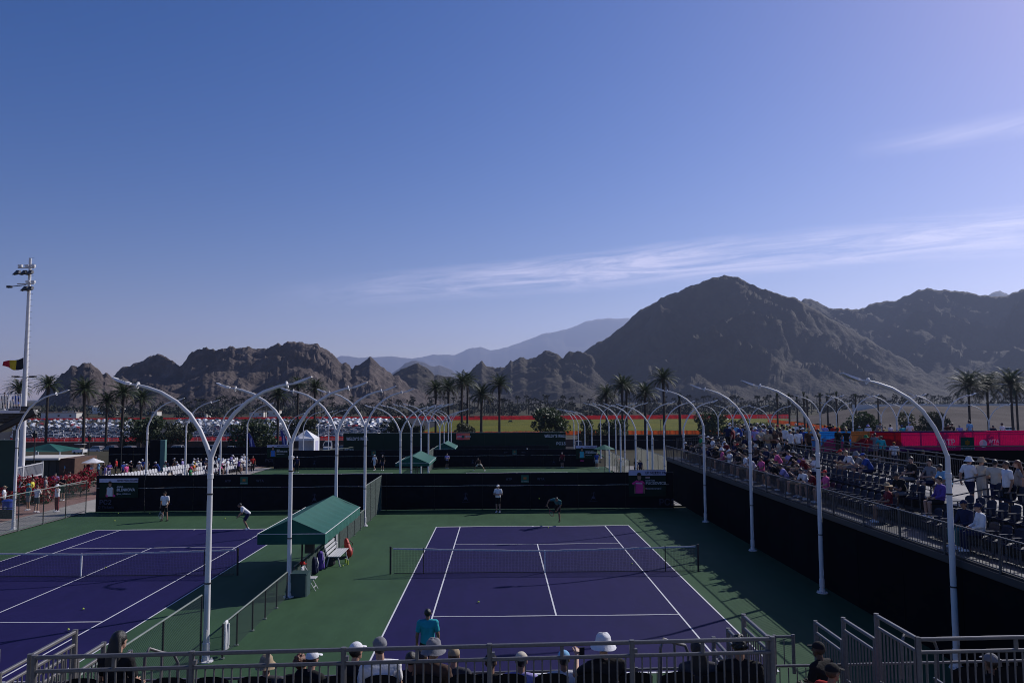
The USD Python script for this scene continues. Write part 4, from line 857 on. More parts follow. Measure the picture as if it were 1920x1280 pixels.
    if hi:
        for i, s in enumerate((-1, 1)):
            P['eye' + ('' if i == 0 else '_001')] = (_ICO1 * V(.011, .008, .007) @ R.T + h(s * .032, .083, .022), np.array(trimesh.creation.icosphere(1).faces))
    _fig[key] = P
    return P
_mats_for = dict(body=None)
def person(label, loc, rz, pose='stand', top='white', low='navy', hat=None, hatc='white', hair='short', hairc='brown', skin='fair', sleeve='short', leg='shorts', shoe='white', hi=0, group=None, woman=False, sc=1.0):
    p = thing('person', label, 'person', loc, rz, group)
    if sc != 1: UsdGeom.Xformable(stage.GetPrimAtPath(p)).AddScaleOp().Set(Gf.Vec3f(sc, sc, sc))
    for n, m in figure(pose, sleeve, leg, hat or 'none', hair, hi, woman).items():
        b = n.split('_0')[0]
        t = {'body': 'skin_' + skin, 'shirt': 'cloth_' + top, 'shorts': 'cloth_' + low, 'trousers': 'cloth_' + low, 'skirt': 'cloth_' + low, 'shoe': 'cloth_' + shoe, 'hair': 'hair_' + hairc, 'eye': 'hair_black'}.get(b, 'cloth_' + hatc)
        part(p, b, m, M[t], smooth=50 if not hi else 60)
    return p
CW = dict(white='white', cream='cream', grey='grey', black='black', navy='navy', blue='blue', skyblue='sky blue', turquoise='turquoise', red='red', pink='pink', maroon='maroon', tan='tan', green='green', lavender='lavender', orange='orange', brown='brown', yellow='yellow', teal='teal', charcoal='charcoal', purple='purple')

def racket(label, loc, R, tone):
    p = thing('racket', label, 'racket', loc)
    f = lambda pts: (np.asarray(pts) @ np.asarray(R).T)
    ring = [(0.125 * math.sin(a), 0, .5 - .165 * math.cos(a)) for a in np.linspace(0, 6.283, 25)]
    part(p, 'frame', join(tube(f(ring), .012, 6), tube(f([(-.04, 0, .35), (0, 0, .2)]), .009, 5), tube(f([(.04, 0, .35), (0, 0, .2)]), .009, 5)), M[tone])
    part(p, 'handle', tube(f([(0, 0, -.06), (0, 0, .2)]), .017, 8), M['black_metal'])
    seg = []
    for x in np.arange(-.105, .11, .017): z = .165 * math.sqrt(max(0, 1 - (x / .125) ** 2)); seg.append((f([(x, 0, .5 - z)])[0], f([(x, 0, .5 + z)])[0]))
    for z in np.arange(-.145, .15, .019): x = .125 * math.sqrt(max(0, 1 - (z / .165) ** 2)); seg.append((f([(-x, 0, .5 + z)])[0], f([(x, 0, .5 + z)])[0]))
    part(p, 'strings', wires(seg, .0011), M['rope'], kind='stuff')

# players and coach
pp = aty(1047, 984, 11.9)
person('tennis player bent over after serving at the far baseline of the right court', (pp[0], 12.1, .18), math.pi - .35, 'serve', 'teal', 'black', None, hair='short', hairc='black', skin='tan', shoe='black', hi=1)
rc = aty(1022, 955, 12.0); racket('red racket swung low by the serving player', (rc[0] + .12, 11.9, 1.12), rot(.3, 2.6, .35), 'print_red')
c = gz(934, 961); person('coach in white polo and cap with folded arms, before the black wall', (c[0], 17.4, 0), math.pi - .3, 'folded', 'white', 'black', 'cap', 'white', 'short', 'brown', 'fair', hi=1)
c = gz(308, 976); person('player in white shirt and dark shorts standing behind the left court baseline', (c[0], c[1], 0), math.pi - .1, 'ballhand', 'white', 'black', 'cap', 'black', 'short', 'black', 'tan', shoe='black', hi=1)
racket('white racket held down by the standing left court player', (c[0] - .26, c[1] - .1, .8), rot(.2, math.pi - .05, .2), 'white_plastic')
c = gz(461, 992); person('player in white shirt crouching ready at the left court baseline', (c[0], c[1], 0), math.pi / 2 + .4, 'ready', 'white', 'navy', None, hair='short', hairc='black', skin='tan', hi=1)
racket('dark racket held by the crouching left court player', (c[0] - .5, c[1] - .2, .78), rot(1.9, 1.9, 0), 'black_metal')
person('player in turquoise shirt seen from behind on the near end of the right court', (-3.72, -12.4, 0), .05, 'stand', 'turquoise', 'black', None, hair='short', hairc='black', skin='tan', hi=2, sc=1.06)
for px, py, Y, kw, lb in [(702, 889, 55.8, dict(pose='walk', top='white', low='white', hat='cap'), 'player all in white walking on the second left court'), (717, 890, 55.4, dict(pose='stand', top='black', low='navy', hat='cap', hatc='grey'), 'man in black shirt beside the white player on the second left court'),
                      (838, 879, 57.6, dict(pose='folded', top='lavender', low='black', hat=None), 'person in lavender shirt before the second dark wall'), (899, 883, 54.6, dict(pose='lunge', top='brown', low='cream', hat=None, skin='tan'), 'player lunging wide on the second right court'),
                      (1054, 872, 58.0, dict(pose='stand', top='maroon', low='black', hat='cap', hatc='grey'), 'person in maroon shirt by the turquoise vest board'), (1119, 873, 57.0, dict(pose='stand', top='blue', low='white', hat=None), 'person in blue at the corner of the second court wall'),
                      (988, 838, 88, dict(pose='stand', top='white', low='navy', hat='cap'), 'small far player in white before the tall green wall')]:
    q = aty(px, py, Y); person(lb, (q[0], Y, ZB if Y < 60 else ZC), math.pi + rng.uniform(-.5, .5), **kw)

# ---------------------------------------------------------------- seats
def seat_proto(name, label, pan, back, frame, arms=True, tall=.4):
    p = thing(name, label, 'chair')
    g = np.linspace(-1, 1, 7)
    bk = [[(x * .22, -.2 - .06 * z + .03 * (1 - x * x) * -1, .44 + tall * z - .06 * abs(x) ** 3 * (z == 1)) for x in g] + [(x * .2, -.225 - .06 * z - .03 * (1 - x * x), .44 + tall * z - .06 * abs(x) ** 3 * (z == 1)) for x in g[::-1]] for z in (0, .35, .8, 1)]
    part(p, 'backrest', loft(bk), M[back], smooth=40)
    part(p, 'pan', loft([[(x * .22, y, .43 - .02 * (1 - x * x)) for x in g] + [(x * .22, y, .40 - .02 * (1 - x * x)) for x in g[::-1]] for y in (-.2, .1, .22)]), M[pan], smooth=40)
    for s in (-1, 1) if arms else ():
        part(p, 'armrest', join(bar((s * .255, -.18, .63), (s * .255, .16, .63), .04, .03), bar((s * .255, -.02, 0), (s * .255, -.02, .62), .035)), M[frame])
    if not arms: part(p, 'leg', box((0, -.02, .2), (.08, .08, .4)), M[frame])
    part(p, 'support', bar((-.25, -.05, .36), (.25, -.05, .36), .04), M[frame])
    return p
# ---------------------------------------------------------------- railings
def railing(name, label, a, b, h, posts, step=.13, group=None, m='galvanised', two=False, bot=.08, rw=.05, bw=.018, most=300, top2=.17):
    """straight railing from a to b (base points), vertical balusters between a lower and an upper rail"""
    p = thing(name, label, 'railing', (0, 0, 0), 0, group); a, b = V(*a), V(*b); d = b - a; L = np.linalg.norm(d); up = V(0, 0, 1)
    part(p, 'top_rail', bar(a + up * h, b + up * h, rw, rw * .9), M[m])
    ub = h - .03
    if two: part(p, 'middle_rail', bar(a + up * (h - top2), b + up * (h - top2), rw * .85), M[m]); ub = h - top2 - .02
    part(p, 'bottom_rail', bar(a + up * bot, b + up * bot, rw * .7), M[m])
    for f in posts: q = a + d * f; part(p, 'post', bar(q - up * .05, q + up * (h + .03), rw * 1.25), M[m])
    n = int(L / step); rest = []
    for i in range(1, n):
        q = a + d * (i / n); mm = bar(q + up * bot, q + up * ub, bw)
        if i <= most: part(p, 'baluster', mm, M[m])
        else: rest.append(mm)
    if rest: part(p, 'balusters', join(*rest), M[m], kind='stuff')
    return p

# ---------------------------------------------------------------- the right grandstand
GX = 10.42
gs = thing('grandstand', 'dark grandstand along the right side of the court with a black skirt', 'grandstand')
ROWS = [(10.5, 12.0, 2.9), (12.0, 13.0, 3.28), (13.0, 14.05, 3.66)]
for x0, x1, z in ROWS:
    ys = np.arange(-16, 24.6, 2.45)
    for y in ys: part(gs, 'deck_plank', box2((x0 + .003, y, z - .06), (x1, min(y + 2.44, 24.6), z)), M['dark_steel'])
    part(gs, 'riser', box2((x0 - .02, -16, z - .4), (x0, 24.6, z - .004)), M['black_metal'])
for y in np.arange(-16, 27.9, 2.0): part(gs, 'walkway_plank', box2((14.06, y, 3.6), (18.0, min(y + 1.985, 28), 3.66)), M['deck_alu'] if 'deck_alu' in M else (dm('deck_alu', (.15, .14, .135), rough=.6, var=.15, scale=3, metal=.3) or M['deck_alu']))
for x in np.arange(18.01, 42, 2.0): part(gs, 'walkway_plank', box2((x, 25.2, 3.5), (x + 1.985, 28, 3.56)), M['deck_alu'])
ys = np.arange(-24, 24.6, 3.04)
for y in ys: part(gs, 'skirt_panel', box2((GX + .05, y + .01, 0), (GX + .09, min(y + 3.03, 24.6), 2.62)), M['stand_skirt'])
part(gs, 'skirt_panel', box2((GX + .05, 24.62, 0), (18, 24.66, 2.8)), M['stand_skirt']); part(gs, 'skirt_panel', box2((18.0, 25.3, -.4), (42, 25.36, 3.42)), M['stand_skirt'])
part(gs, 'skirt_panel', box2((18.0, -24, -.2), (18.05, 25.2, 3.55)), M['stand_skirt'])
part(gs, 'fascia', box2((GX - .01, -16, 2.66), (GX + .04, 24.64, 2.84)), M['dark_steel'])
for y in np.arange(-14, 24, 3.04):
    for x in (12.5, 15, 17.8): part(gs, 'leg', tube([(x, y, 0), (x, y, 2.9)], .045, 6), M['dark_steel'])
railing('guard_railing', 'long grey railing along the front edge of the right grandstand', (GX + .02, -15.9, 2.86), (GX + .02, 24.6, 2.86), .87, np.linspace(0, 1, 18), .134, m='grey_steel', rw=.045, bw=.016)
railing('guard_railing', 'grey railing between the navy seats and the raised walkway of the grandstand', (14.06, -4.8, 3.68), (14.06, 16, 3.68), 1.02, np.linspace(0, 1, 10), .15, m='grey_steel', two=True, rw=.045, bw=.016)
railing('guard_railing', 'grey railing at the outer side of the raised grandstand walkway', (17.95, -10, 3.68), (17.95, 24.5, 3.68), 1.0, np.linspace(0, 1, 15), .16, m='grey_steel', two=True, rw=.045, bw=.016)
railing('guard_railing', 'short grey railing across the stand at its far end before the blue banner', (11.2, 24.4, 3.3), (18, 24.4, 3.66), .95, (0, .33, .66, 1), .15, m='grey_steel', rw=.045, bw=.016)
railing('guard_railing', 'grey railing of the raised cross walkway, its balusters shading the banner cloth', (18.0, 25.32, 3.56), (41.8, 25.32, 3.56), 1.1, np.linspace(0, 1, 13), .13, m='grey_steel', two=True, rw=.05, bw=.018)
hr = thing('handrail', 'bent tubular steel handrail at the steps in the right grandstand', 'handrail')
for y in (-7.2,):
    a, b = V(12.3, y, 3.3), V(14.7, y, 3.66)
    part(hr, 'rail', tube([a, a + V(0, 0, .85), a + V(.12, 0, .98), b + V(-.2, 0, 1.02), b + V(0, 0, .95), b + V(.12, 0, .8), b + V(.12, 0, .3), b + V(0, 0, .18), b + V(-.4, 0, .18)], .024, 7), M['grey_steel'], smooth=40)
    part(hr, 'middle_rail', tube([a + V(0, 0, .5), b + V(.1, 0, .62)], .02, 6), M['grey_steel']); part(hr, 'post', tube([b - V(.5, 0, 0), b + V(-.5, 0, 1.0)], .024, 6), M['grey_steel'])

# the pink banner on the cross walkway railing
def print_cloth(name, rgb, tr=.55): return mat(name, rgb, rough=.85, var=.05, transl=tr)
for k, c in dict(ban_pink=(.95, .035, .3), ban_blue=(.1, .5, .95), ban_sand=(.6, .32, .12), ban_red=(.6, .03, .06), ban_violet=(.2, .04, .3), ban_green=(.01, .16, .12), ban_white=(1.15, 1.15, 1.2), ban_gold=(.5, .3, .03)).items(): M[k] = print_cloth(k, c)
pbn = thing('banner', 'long pink sponsor banner with blue and sand waves on the far walkway railing', 'banner')
B = lambda px: aty(px, 830, 25.26)[0]
zt, zb, yb = 4.68, 3.2, 25.24
edges = [(1440, 'ban_blue'), (1596, 'ban_sand'), (1632, 'ban_red'), (1690, 'ban_pink'), (1760, 'ban_pink'), (1850, 'ban_pink'), (1935, 'ban_pink'), (2010, None)]
for (pa, m), (pb_, _) in zip(edges[:-1], edges[1:]): part(pbn, 'cloth_panel', box2((B(pa) + .004, yb, zb), (B(pb_), yb + .006, zt)), M[m])
def wave(pts, m, dy): part(pbn, 'printed_wave', xz([(B(a), zb + (zt - zb) * q) for a, q in pts], yb - dy, .004), M[m])
wave([(1500, 0), (1538, .25), (1552, .6), (1568, .68), (1590, .3), (1600, 0)], 'ban_pink', .005)
wave([(1590, 0), (1600, .35), (1615, .62), (1640, .7), (1670, .6), (1700, 0)], 'ban_red', .008)
wave([(1560, 0), (1600, .12), (1640, .3), (1690, .25), (1760, 0)], 'ban_violet', .011)
wave([(1640, .95), (1760, .9), (1850, .97), (1850, 1), (1640, 1)], 'ban_violet', .005)
def bsq(px, w): return B(px), B(px + w)
x0, x1 = bsq(1801, 25); zz = aty(1810, 844, yb)[2]
sq = part(pbn, 'sponsor_square', xz([(x0, zz), (x1, zz), (x1, zz + .98), (x0, zz + .98)], yb - .01, .004), M['ban_green'])
cx = (x0 + x1) / 2; st = [(cx + (.24 if i % 2 else .17) * math.cos(i * .52), zz + .57 + (.22 if i % 2 else .16) * math.sin(i * .52)) for i in range(12)]
part(sq, 'sun_mark', xz(st, yb - .014, .003), M['ban_gold']); part(sq, 'lettering', text('BNP PARIBAS OPEN', .09, cx, yb - .014, zz + .1, False, True, .9), M['ban_white'])
part(pbn, 'lettering', join(text('ATP', .38, B(1765), yb - .012, zz + .45, True), text('1000', .18, B(1775), yb - .012, zz + .2, False)), M['ban_white'])
part(pbn, 'lettering', join(text('WTA', .25, B(1853), yb - .012, zz + .55, True), text('1000', .18, B(1857), yb - .012, zz + .28, False), xz([(B(1843) + .3 * math.cos(a), zz + .5 + .3 * math.sin(a)) for a in np.arange(16) * .3927], yb - .012, .003)), M['ban_white'])

# seats: three rows, gaps for the steps
sp = None
def row_of_seats(x, z, y0, y1, step, label, group, proto, skip=()):
    global sp
    k = 0
    for y in np.arange(y0, y1, step):
        if any(a < y < b for a, b in skip): continue
        lb = f'{ORD[k]} {label}'; k += 1
        if proto[0] is None:
            proto[0] = seat_proto(*proto[1:]); pr = stage.GetPrimAtPath(proto[0]); pr.GetAttribute('xformOp:translate').Set(Gf.Vec3d(x, float(y), z)); pr.GetAttribute('xformOp:rotateZ').Set(90.0); data(pr, lb, None, group)
        else: dup(proto[0], (x, y, z), math.pi / 2 + (rng.uniform(-.02, .02)), lb, group)
NS = [None, 'stadium_chair', '', 'navy_seat', 'navy_seat', 'chair_metal']
dm('chair_metal', (.11, .11, .12), rough=.4, metal=.6)
for (x, z, w) in ((11.55, 2.9, 'front'), (12.55, 3.28, 'middle'), (13.55, 3.66, 'back')):
    row_of_seats(x, z, -14.5, 23.5, .545, f'navy seat from the near end, {w} row of the right grandstand', f'navy seats of the {w} row', NS, skip=((-8.3, -5.9), (5.2, 6.6)))
# ---------------------------------------------------------------- our own stand: railing, steps, seats, spectators
dm('stand_deck', (.1, .1, .105), rough=.7, var=.2, scale=3)
os_ = thing('bleacher', 'near bleacher under the camera with black seats behind the grey railing', 'grandstand')
TIERS = [(-23.4, -21.62, 2.66), (-21.62, -20.75, 2.15), (-20.75, -19.9, 1.75)]
for y0, y1, z in TIERS:
    for x0, x1 in ((-14, -8.65), (-8.6, -7.55), (-7.5, 1.7), (1.75, 3.6), (3.65, 12)):
        part(os_, 'deck_plank', box2((x0, y0 + .004, z - .08), (x1, y1, z)), M['stand_deck']); part(os_, 'riser', box2((x0, y1 - .02, z - .5), (x1, y1 - .003, z - .085)), M['dark_steel'])
RT = 4.06; RA_, RB_ = aty(65, 1232, -22.9), aty(1448, 1201, -22.45)
def dbl(name, label, a, b, h, fr, stubs=(), step=.106, group=None):
    p = railing(name, label, a, b, h, fr, step, group, two=True, rw=.05, bw=.02, top2=.165)
    a, b = V(*a), V(*b)
    for f in stubs: q = a + (b - a) * f; part(p, 'stub', bar(q + V(0, 0, h - .16), q + V(0, 0, h - .02), .045), M['galvanised'])
    for f in fr[1:-1]:
        q = a + (b - a) * f; part(p, 'clamp', box(q + V(.04, -.01, h - .1), (.05, .06, .05)), M['galvanised'])
    return p
fz = RT - 1.05
dbl('guard_railing', 'front grey railing across the bottom of the picture, before the black seats', (RA_[0], RA_[1], fz), (RB_[0], RB_[1], fz), 1.05, (.0, .203, .404, .602, .8, 1), (.102, .303, .503, .702, .9))
def steps_rail(x, y0, label, zs, L=(1.0, .72, .78)):
    y = y0
    for k, (z, l) in enumerate(zip(zs, L)):
        dbl('step_railing', f'{label}, {("upper", "middle", "lower")[k]} length', (x, y, z - 1.0), (x, y + l, z - 1.0), 1.0, (0, 1) if k == 0 else (.0, 1), step=.1); y += l + .06
steps_rail(-7.62, -22.85, 'side railing at the left steps running towards the court', (4.06, 3.66, 3.28))
steps_rail(1.62, -22.4, 'side railing at the right end of the front railing, towards the court', (4.06, 3.64, 3.26))
steps_rail(-8.62, -22.9, 'side railing cut off by the left picture edge at the steps', (3.82, 3.5, 3.2))
q = aty(1720, 1197, -22.4)
steps_rail(q[0], -22.4, 'side railing of the right-hand block of seats', (q[2], q[2] - .36, q[2] - .72), (1.1, 1.05, 1.05))
dbl('guard_railing', 'grey railing of the right-hand block, bottom right of the picture', (q[0], -22.42, q[2] - 1.05), (q[0] + 5.5, -22.2, q[2] - 1.05), 1.05, (0, .48, 1), (.24, .75))
a, b = aty(5, 1261, -20.6), aty(1460, 1232, -20.05)
railing('guard_railing', 'low grey railing along the court side of the near bleacher', (a[0] - 2, -20.6, 2.0), (b[0] + 3.5, -20.0, 2.0), .93, np.linspace(0, 1, 7), .14, rw=.04, bw=.016)
railing('guard_railing', 'low grey railing at the foot of the right-hand block', (b[0] + 3.6, -20.0, 2.0), (b[0] + 9, -19.8, 2.0), .93, (0, .5, 1), .14, rw=.04, bw=.016)
railing('gate_railing', 'short grey railing panel standing out over the court at the aisle', *(lambda c, d: ((c[0], c[1], c[2] - .55), (d[0], d[1], d[2] - .55)))(aty(1452, 1193, -19.6), aty(1487, 1192, -19.6)), .55, (0, 1), .14, rw=.04, bw=.016)
def bent(label, px0, px1, py, Y, drop):
    a, b = aty(px0, py, Y), aty(px1, py + 10, Y + .5); p = thing('handrail', label, 'handrail')
    part(p, 'rail', tube([a + V(0, 0, -drop), a + V(0, 0, -.12), a + V(.05, .02, 0), (a + b) / 2 + V(0, 0, -.01), b + V(-.05, -.02, -.0), b + V(0, 0, -.12), b + V(0, 0, -drop)], .022, 8), M['galvanised'], smooth=50)
    part(p, 'post', tube([(a + b) / 2 + V(0, 0, -drop - .3), (a + b) / 2 + V(0, 0, -.02)], .02, 8), M['galvanised'])
bent('bent tubular handrail in the left aisle behind the front railing', 272, 334, 1216, -21.6, .6)
bent('bent tubular handrail in the middle aisle before the long-haired woman', 1238, 1290, 1198, -21.4, .6)
bent('bent tubular handrail in the right aisle by the right-hand block', 1690, 1756, 1190, -21.5, .6)

BS = [None, 'black_chair', '', 'black_seat', 'black_seat', 'chair_metal', True, .5]
def near_seats(y, z, x0, x1, step, label, group, frm='left'):
    for k, x in enumerate(np.arange(x0, x1, step)):
        lb = f'{ORD[k]} black seat from the left, {label}'
        if BS[0] is None:
            BS[0] = seat_proto(*BS[1:]); pr = stage.GetPrimAtPath(BS[0]); pr.GetAttribute('xformOp:translate').Set(Gf.Vec3d(float(x), y, z)); data(pr, lb, None, group)
        else: dup(BS[0], (x, y, z), rng.uniform(-.03, .03), lb, group)
near_seats(-22.05, 2.68, -7.25, 1.5, .55, 'right behind the front railing', 'black seats of the near row')
near_seats(-21.2, 2.15, -6.9, 1.5, .55, 'in the lower row of the near bleacher', 'black seats of the lower row')
near_seats(-21.9, 2.66, 4.4, 9, .56, 'in the right-hand block', 'black seats of the right-hand block')

def sit_at(px, py, Y, label, rz=0.0, sc=1.0, **kw):
    p = aty(px, py, Y); kw.setdefault('pose', 'sit'); kw.setdefault('hi', 1); kw.setdefault('low', 'navy')
    person(label, (p[0], Y - .02, p[2] - 1.25 * sc), rz, sc=sc, group=None, **kw)
sit_at(224, 1196, -21.95, 'woman with long straight black hair sitting left, seen from behind', -.25, 1.08, top='black', hair='long', hairc='black', woman=True)
sit_at(500, 1243, -21.15, 'spectator in a tan sun hat low behind the railing', .2, top='charcoal', hat='bucket', hatc='tan', hairc='brown')
sit_at(564, 1240, -21.1, 'auburn-haired spectator next to the white cap, low behind the railing', -.4, top='black', hair='curly', hairc='auburn', woman=True)
sit_at(585, 1232, -21.2, 'spectator in white cap and black top, beside the auburn hair', -.5, top='black', hat='cap', hatc='white')
sit_at(667, 1217, -22.0, 'spectator in white cap turned to the right, before the man in white shirt', -.5, 1.0, top='black', hat='cap', hatc='white', hairc='black')
sit_at(713, 1209, -22.1, 'broad man in white shirt and grey cap seen from behind', .35, 1.08, top='white', hat='cap', hatc='grey', hairc='black', hair='short')
sit_at(771, 1232, -21.2, 'dark-haired spectator behind the white shirt shoulder', 0, top='black', hairc='black', skin='tan')
sit_at(791, 1229, -21.1, 'spectator in an olive patterned cap left of the grey bucket hat', -.3, top='green', hat='cap', hatc='charcoal')
sit_at(812, 1214, -22.05, 'man in a grey bucket hat and dark brown jacket', -.35, 1.06, top='brown', sleeve='long', hat='bucket', hatc='grey', hairc='black', skin='tan')
sit_at(851, 1226, -21.15, 'spectator in a beige cap right of the grey bucket hat', -.1, top='charcoal', hat='cap', hatc='tan')
sit_at(920, 1238, -21.6, 'spectator with a black cap below the railing post', -.1, top='black', hat='cap', hatc='black', skin='tan')
sit_at(977, 1235, -21.6, 'spectator in a taupe cap and lavender top', -.2, top='lavender', hat='cap', hatc='cream', hairc='black')
sit_at(1057, 1232, -21.6, 'spectator in a pale blue cap and white shirt', 0, top='white', hat='cap', hatc='skyblue', hairc='black', skin='tan')
sit_at(1132, 1205, -22.1, 'person in a white bucket hat and black shirt holding up a phone', .25, 1.1, top='black', hat='bucket', hatc='white', hairc='black', pose='sitarm')
sit_at(1307, 1211, -22.0, 'woman with long dark hair near the right end of the railing', 0, 1.05, top='charcoal', sleeve='long', hair='long', hairc='black', woman=True)
sit_at(1386, 1207, -22.1, 'man with short curly black hair at the right end of the railing', -.2, 1.12, top='black', hair='curly', hairc='black', skin='tan')
sit_at(1558, 1256, -22.0, 'person in red shirt and black cap in the right aisle', -1.2, 1.0, top='red', hat='cap', hatc='black', skin='tan')
sit_at(1535, 1214, -20.9, 'dark figure with a black cap at the foot of the right aisle', .6, .95, top='black', low='black', hat='cap', hatc='black', skin='dark')
sit_at(1858, 1238, -21.95, 'spectator in black, right-hand block, white cap low behind the railing', .1, top='black', hat='cap', hatc='grey', skin='tan')
ph = thing('phone', 'phone held up at arm length by the person in the white bucket hat', 'phone'); c = aty(1091, 1223, -21.75)
part(ph, 'case', box(c, (.075, .012, .15), .3), M['black_metal']); part(ph, 'screen', box(c + V(.0, -.008, 0), (.066, .003, .135), .3), M['glass_dark'])

# ---------------------------------------------------------------- spectators in the right grandstand
ROWX = {'f': (11.55, 2.9), 'm': (12.55, 3.28), 'b': (13.55, 3.66)}
def in_row(px, row, label, sc=1.0, turn=0.0, **kw):
    x, z = ROWX[row]; d = ray(px, 800); k = (x - EYE[0]) / d[0]; y = EYE[1] + d[1] * k
    kw.setdefault('pose', rng.choice(['sit', 'sitlean', 'sitphone', 'sitturn'])); kw.setdefault('low', rng.choice(['navy', 'black', 'grey', 'tan']))
    person(label + {'f': ', front row of the right grandstand', 'm': ', middle row of the right grandstand', 'b': ', back row of the right grandstand'}[row], (x - .02, y, z - .02), math.pi / 2 + turn + rng.uniform(-.3, .3), **kw)
in_row(1293, 'f', 'farthest seated person in white cap and black top', top='black', hat='cap', hatc='white')
in_row(1314, 'm', 'person in green top and grey cap', top='green', hat='cap', hatc='grey')
in_row(1328, 'm', 'person in black top and white cap', top='black', hat='cap', hatc='white')
in_row(1336, 'm', 'person in white top and visor', top='white', hat='visor', hatc='white')
in_row(1358, 'm', 'fair-haired person in white shirt', top='white', hairc='blond', hat=None)
in_row(1353, 'f', 'person in pink top and white sun hat', top='pink', hat='bucket', hatc='white')
in_row(1367, 'f', 'person in white with white cap left of the lamp', top='white', hat='cap', hatc='white')
in_row(1384, 'f', 'person in dark clothes', top='black', hairc='black')
in_row(1396, 'f', 'person in white shirt and dark cap', top='white', hat='cap', hatc='black')
in_row(1415, 'f', 'person in white with white cap right of the lamp', top='white', hat='cap', hatc='white', pose='sitlean')
in_row(1426, 'f', 'black-haired person in bright pink top', top='pink', hairc='black', skin='tan')
in_row(1436, 'm', 'person in navy top', top='navy', hairc='black'); in_row(1405, 'm', 'person in dark top and tan hat', top='charcoal', hat='bucket', hatc='tan')
in_row(1459, 'b', 'woman with brown hair in cream top', top='cream', hairc='brown', hair='long', woman=True)
in_row(1463, 'm', 'person in pale pink top', top='pink', hairc='brown', skin='tan')
in_row(1478, 'm', 'person in lavender top', top='lavender', hairc='black')
in_row(1474, 'f', 'person in grey shirt bent forward', top='lavender', hairc='black', pose='sitlean', skin='tan')
in_row(1494, 'f', 'person in black top with tan knees', top='black', low='tan', hairc='brown', pose='sitphone')
in_row(1510, 'f', 'dark-haired person in white shirt', top='white', hairc='black', pose='sitlean')
in_row(1529, 'f', 'person in maroon top beside the lamp post', top='maroon', hairc='auburn')
in_row(1545, 'f', 'person in pink with red cap right of the lamp', top='pink', hat='cap', hatc='red')
in_row(1512, 'm', 'person in maroon top and dark cap', top='maroon', hat='cap', hatc='charcoal', pose='sitlean')
in_row(1525, 'm', 'black-haired woman in white top', top='white', hair='long', hairc='black', woman=True)
in_row(1586, 'b', 'person in navy top and red cap', top='navy', hat='cap', hatc='red', pose='sitlean')
in_row(1597, 'b', 'blond person in white shirt', top='white', hairc='blond', pose='sitlean')
in_row(1618, 'b', 'person in grey top and striped hat', top='grey', hat='bucket', hatc='grey', pose='sitlean')
in_row(1631, 'b', 'person in blue shirt and blue cap', top='blue', hat='cap', hatc='blue')
in_row(1741, 'b', 'long-haired woman in striped pale top', top='grey', hair='long', hairc='brown', woman=True, pose='sitturn')
in_row(1774, 'b', 'person in sky blue shirt behind the nearest right lamp', top='skyblue', hairc='black', skin='tan')
in_row(1707, 'b', 'dark-haired person in black', top='black', hairc='black')
in_row(1660, 'f', 'person in a wide tan sun hat and dark top', top='maroon', hat='brim', hatc='tan', skin='tan')
in_row(1758, 'm', 'person in dark jacket with pink scarf', top='purple', sleeve='long', hairc='black')
in_row(1802, 'f', 'person in navy jacket and navy cap', top='navy', sleeve='long', leg='trousers', low='teal', hat='cap', hatc='navy', skin='tan', pose='sit', hi=1)
in_row(1829, 'f', 'person in a white jacket and bobble hat', top='white', sleeve='long', leg='trousers', low='navy', hat='beanie', hatc='navy', pose='sit', hi=1)

def standing(px, py, floor, label, rz=None, hz=1.61, lo=20, hi_=120, **kw):
    """someone on their feet whose head is seen at this pixel, on a floor at this height (or a function of x, y)"""
    best = None
    for d in np.arange(lo, hi_, .25):
        r = ray(px, py); k = d / r[1]; p = EYE + r * k; f = floor(p[0], p[1]) if callable(floor) else floor
        e = abs(p[2] - f - hz)
        if best is None or e < best[0]: best = (e, p, f)
    _, p, f = best
    kw.setdefault('pose', rng.choice(['stand', 'phone', 'folded', 'shade', 'stand', 'walk'])); kw.setdefault('low', rng.choice(['navy', 'black', 'grey', 'tan', 'charcoal']))
    person(label, (p[0], p[1], f + .01), rng.uniform(-3.1, 3.1) if rz is None else rz, **kw)
W = 3.66
on = ' on the raised walkway'
def wk(px, py, lb, **kw): standing(px, py, W, lb + on, lo=44, hi_=57, **kw)
wk(1369, 796, 'man in white shirt and black trousers, leftmost', top='white', low='black', leg='trousers', hat='cap', hatc='white', rz=2.2)
wk(1380, 798, 'person in sky blue shirt with black hair', top='skyblue', hairc='black', rz=2.0)
wk(1388, 800, 'man in blue shirt, straw hat and black trousers', top='blue', low='black', leg='trousers', hat='brim', hatc='tan', rz=2.1)
wk(1403, 803, 'person in grey top and dark cap', top='grey', hat='cap', hatc='black'); wk(1420, 796, 'tall man in pale grey shirt', top='grey', hairc='grey', rz=2.4)
wk(1416, 805, 'person in lavender top and white sun hat', top='lavender', hat='bucket', hatc='white'); wk(1427, 806, 'man in cream shirt and grey hat', top='cream', low='black', leg='trousers', hat='bucket', hatc='grey', rz=1.9)
wk(1439, 810, 'person in tan shirt with folded arms', top='tan', hairc='black', skin='tan', pose='folded', rz=2.6); wk(1450, 798, 'person in cream shirt and straw hat', top='cream', hat='brim', hatc='tan')
wk(1452, 814, 'long-haired woman in brown sleeveless top', top='brown', sleeve='none', hair='long', hairc='brown', woman=True, low='navy', leg='trousers', skin='tan', rz=2.8); wk(1434, 801, 'person in white shirt behind the cream shirt', top='white', hairc='black', skin='tan')
wk(1470, 803, 'man in white shirt and black cap', top='white', hat='cap', hatc='black', rz=-.6); wk(1481, 802, 'person in yellow-green top and maroon cap', top='yellow', hat='cap', hatc='maroon', rz=-.3)
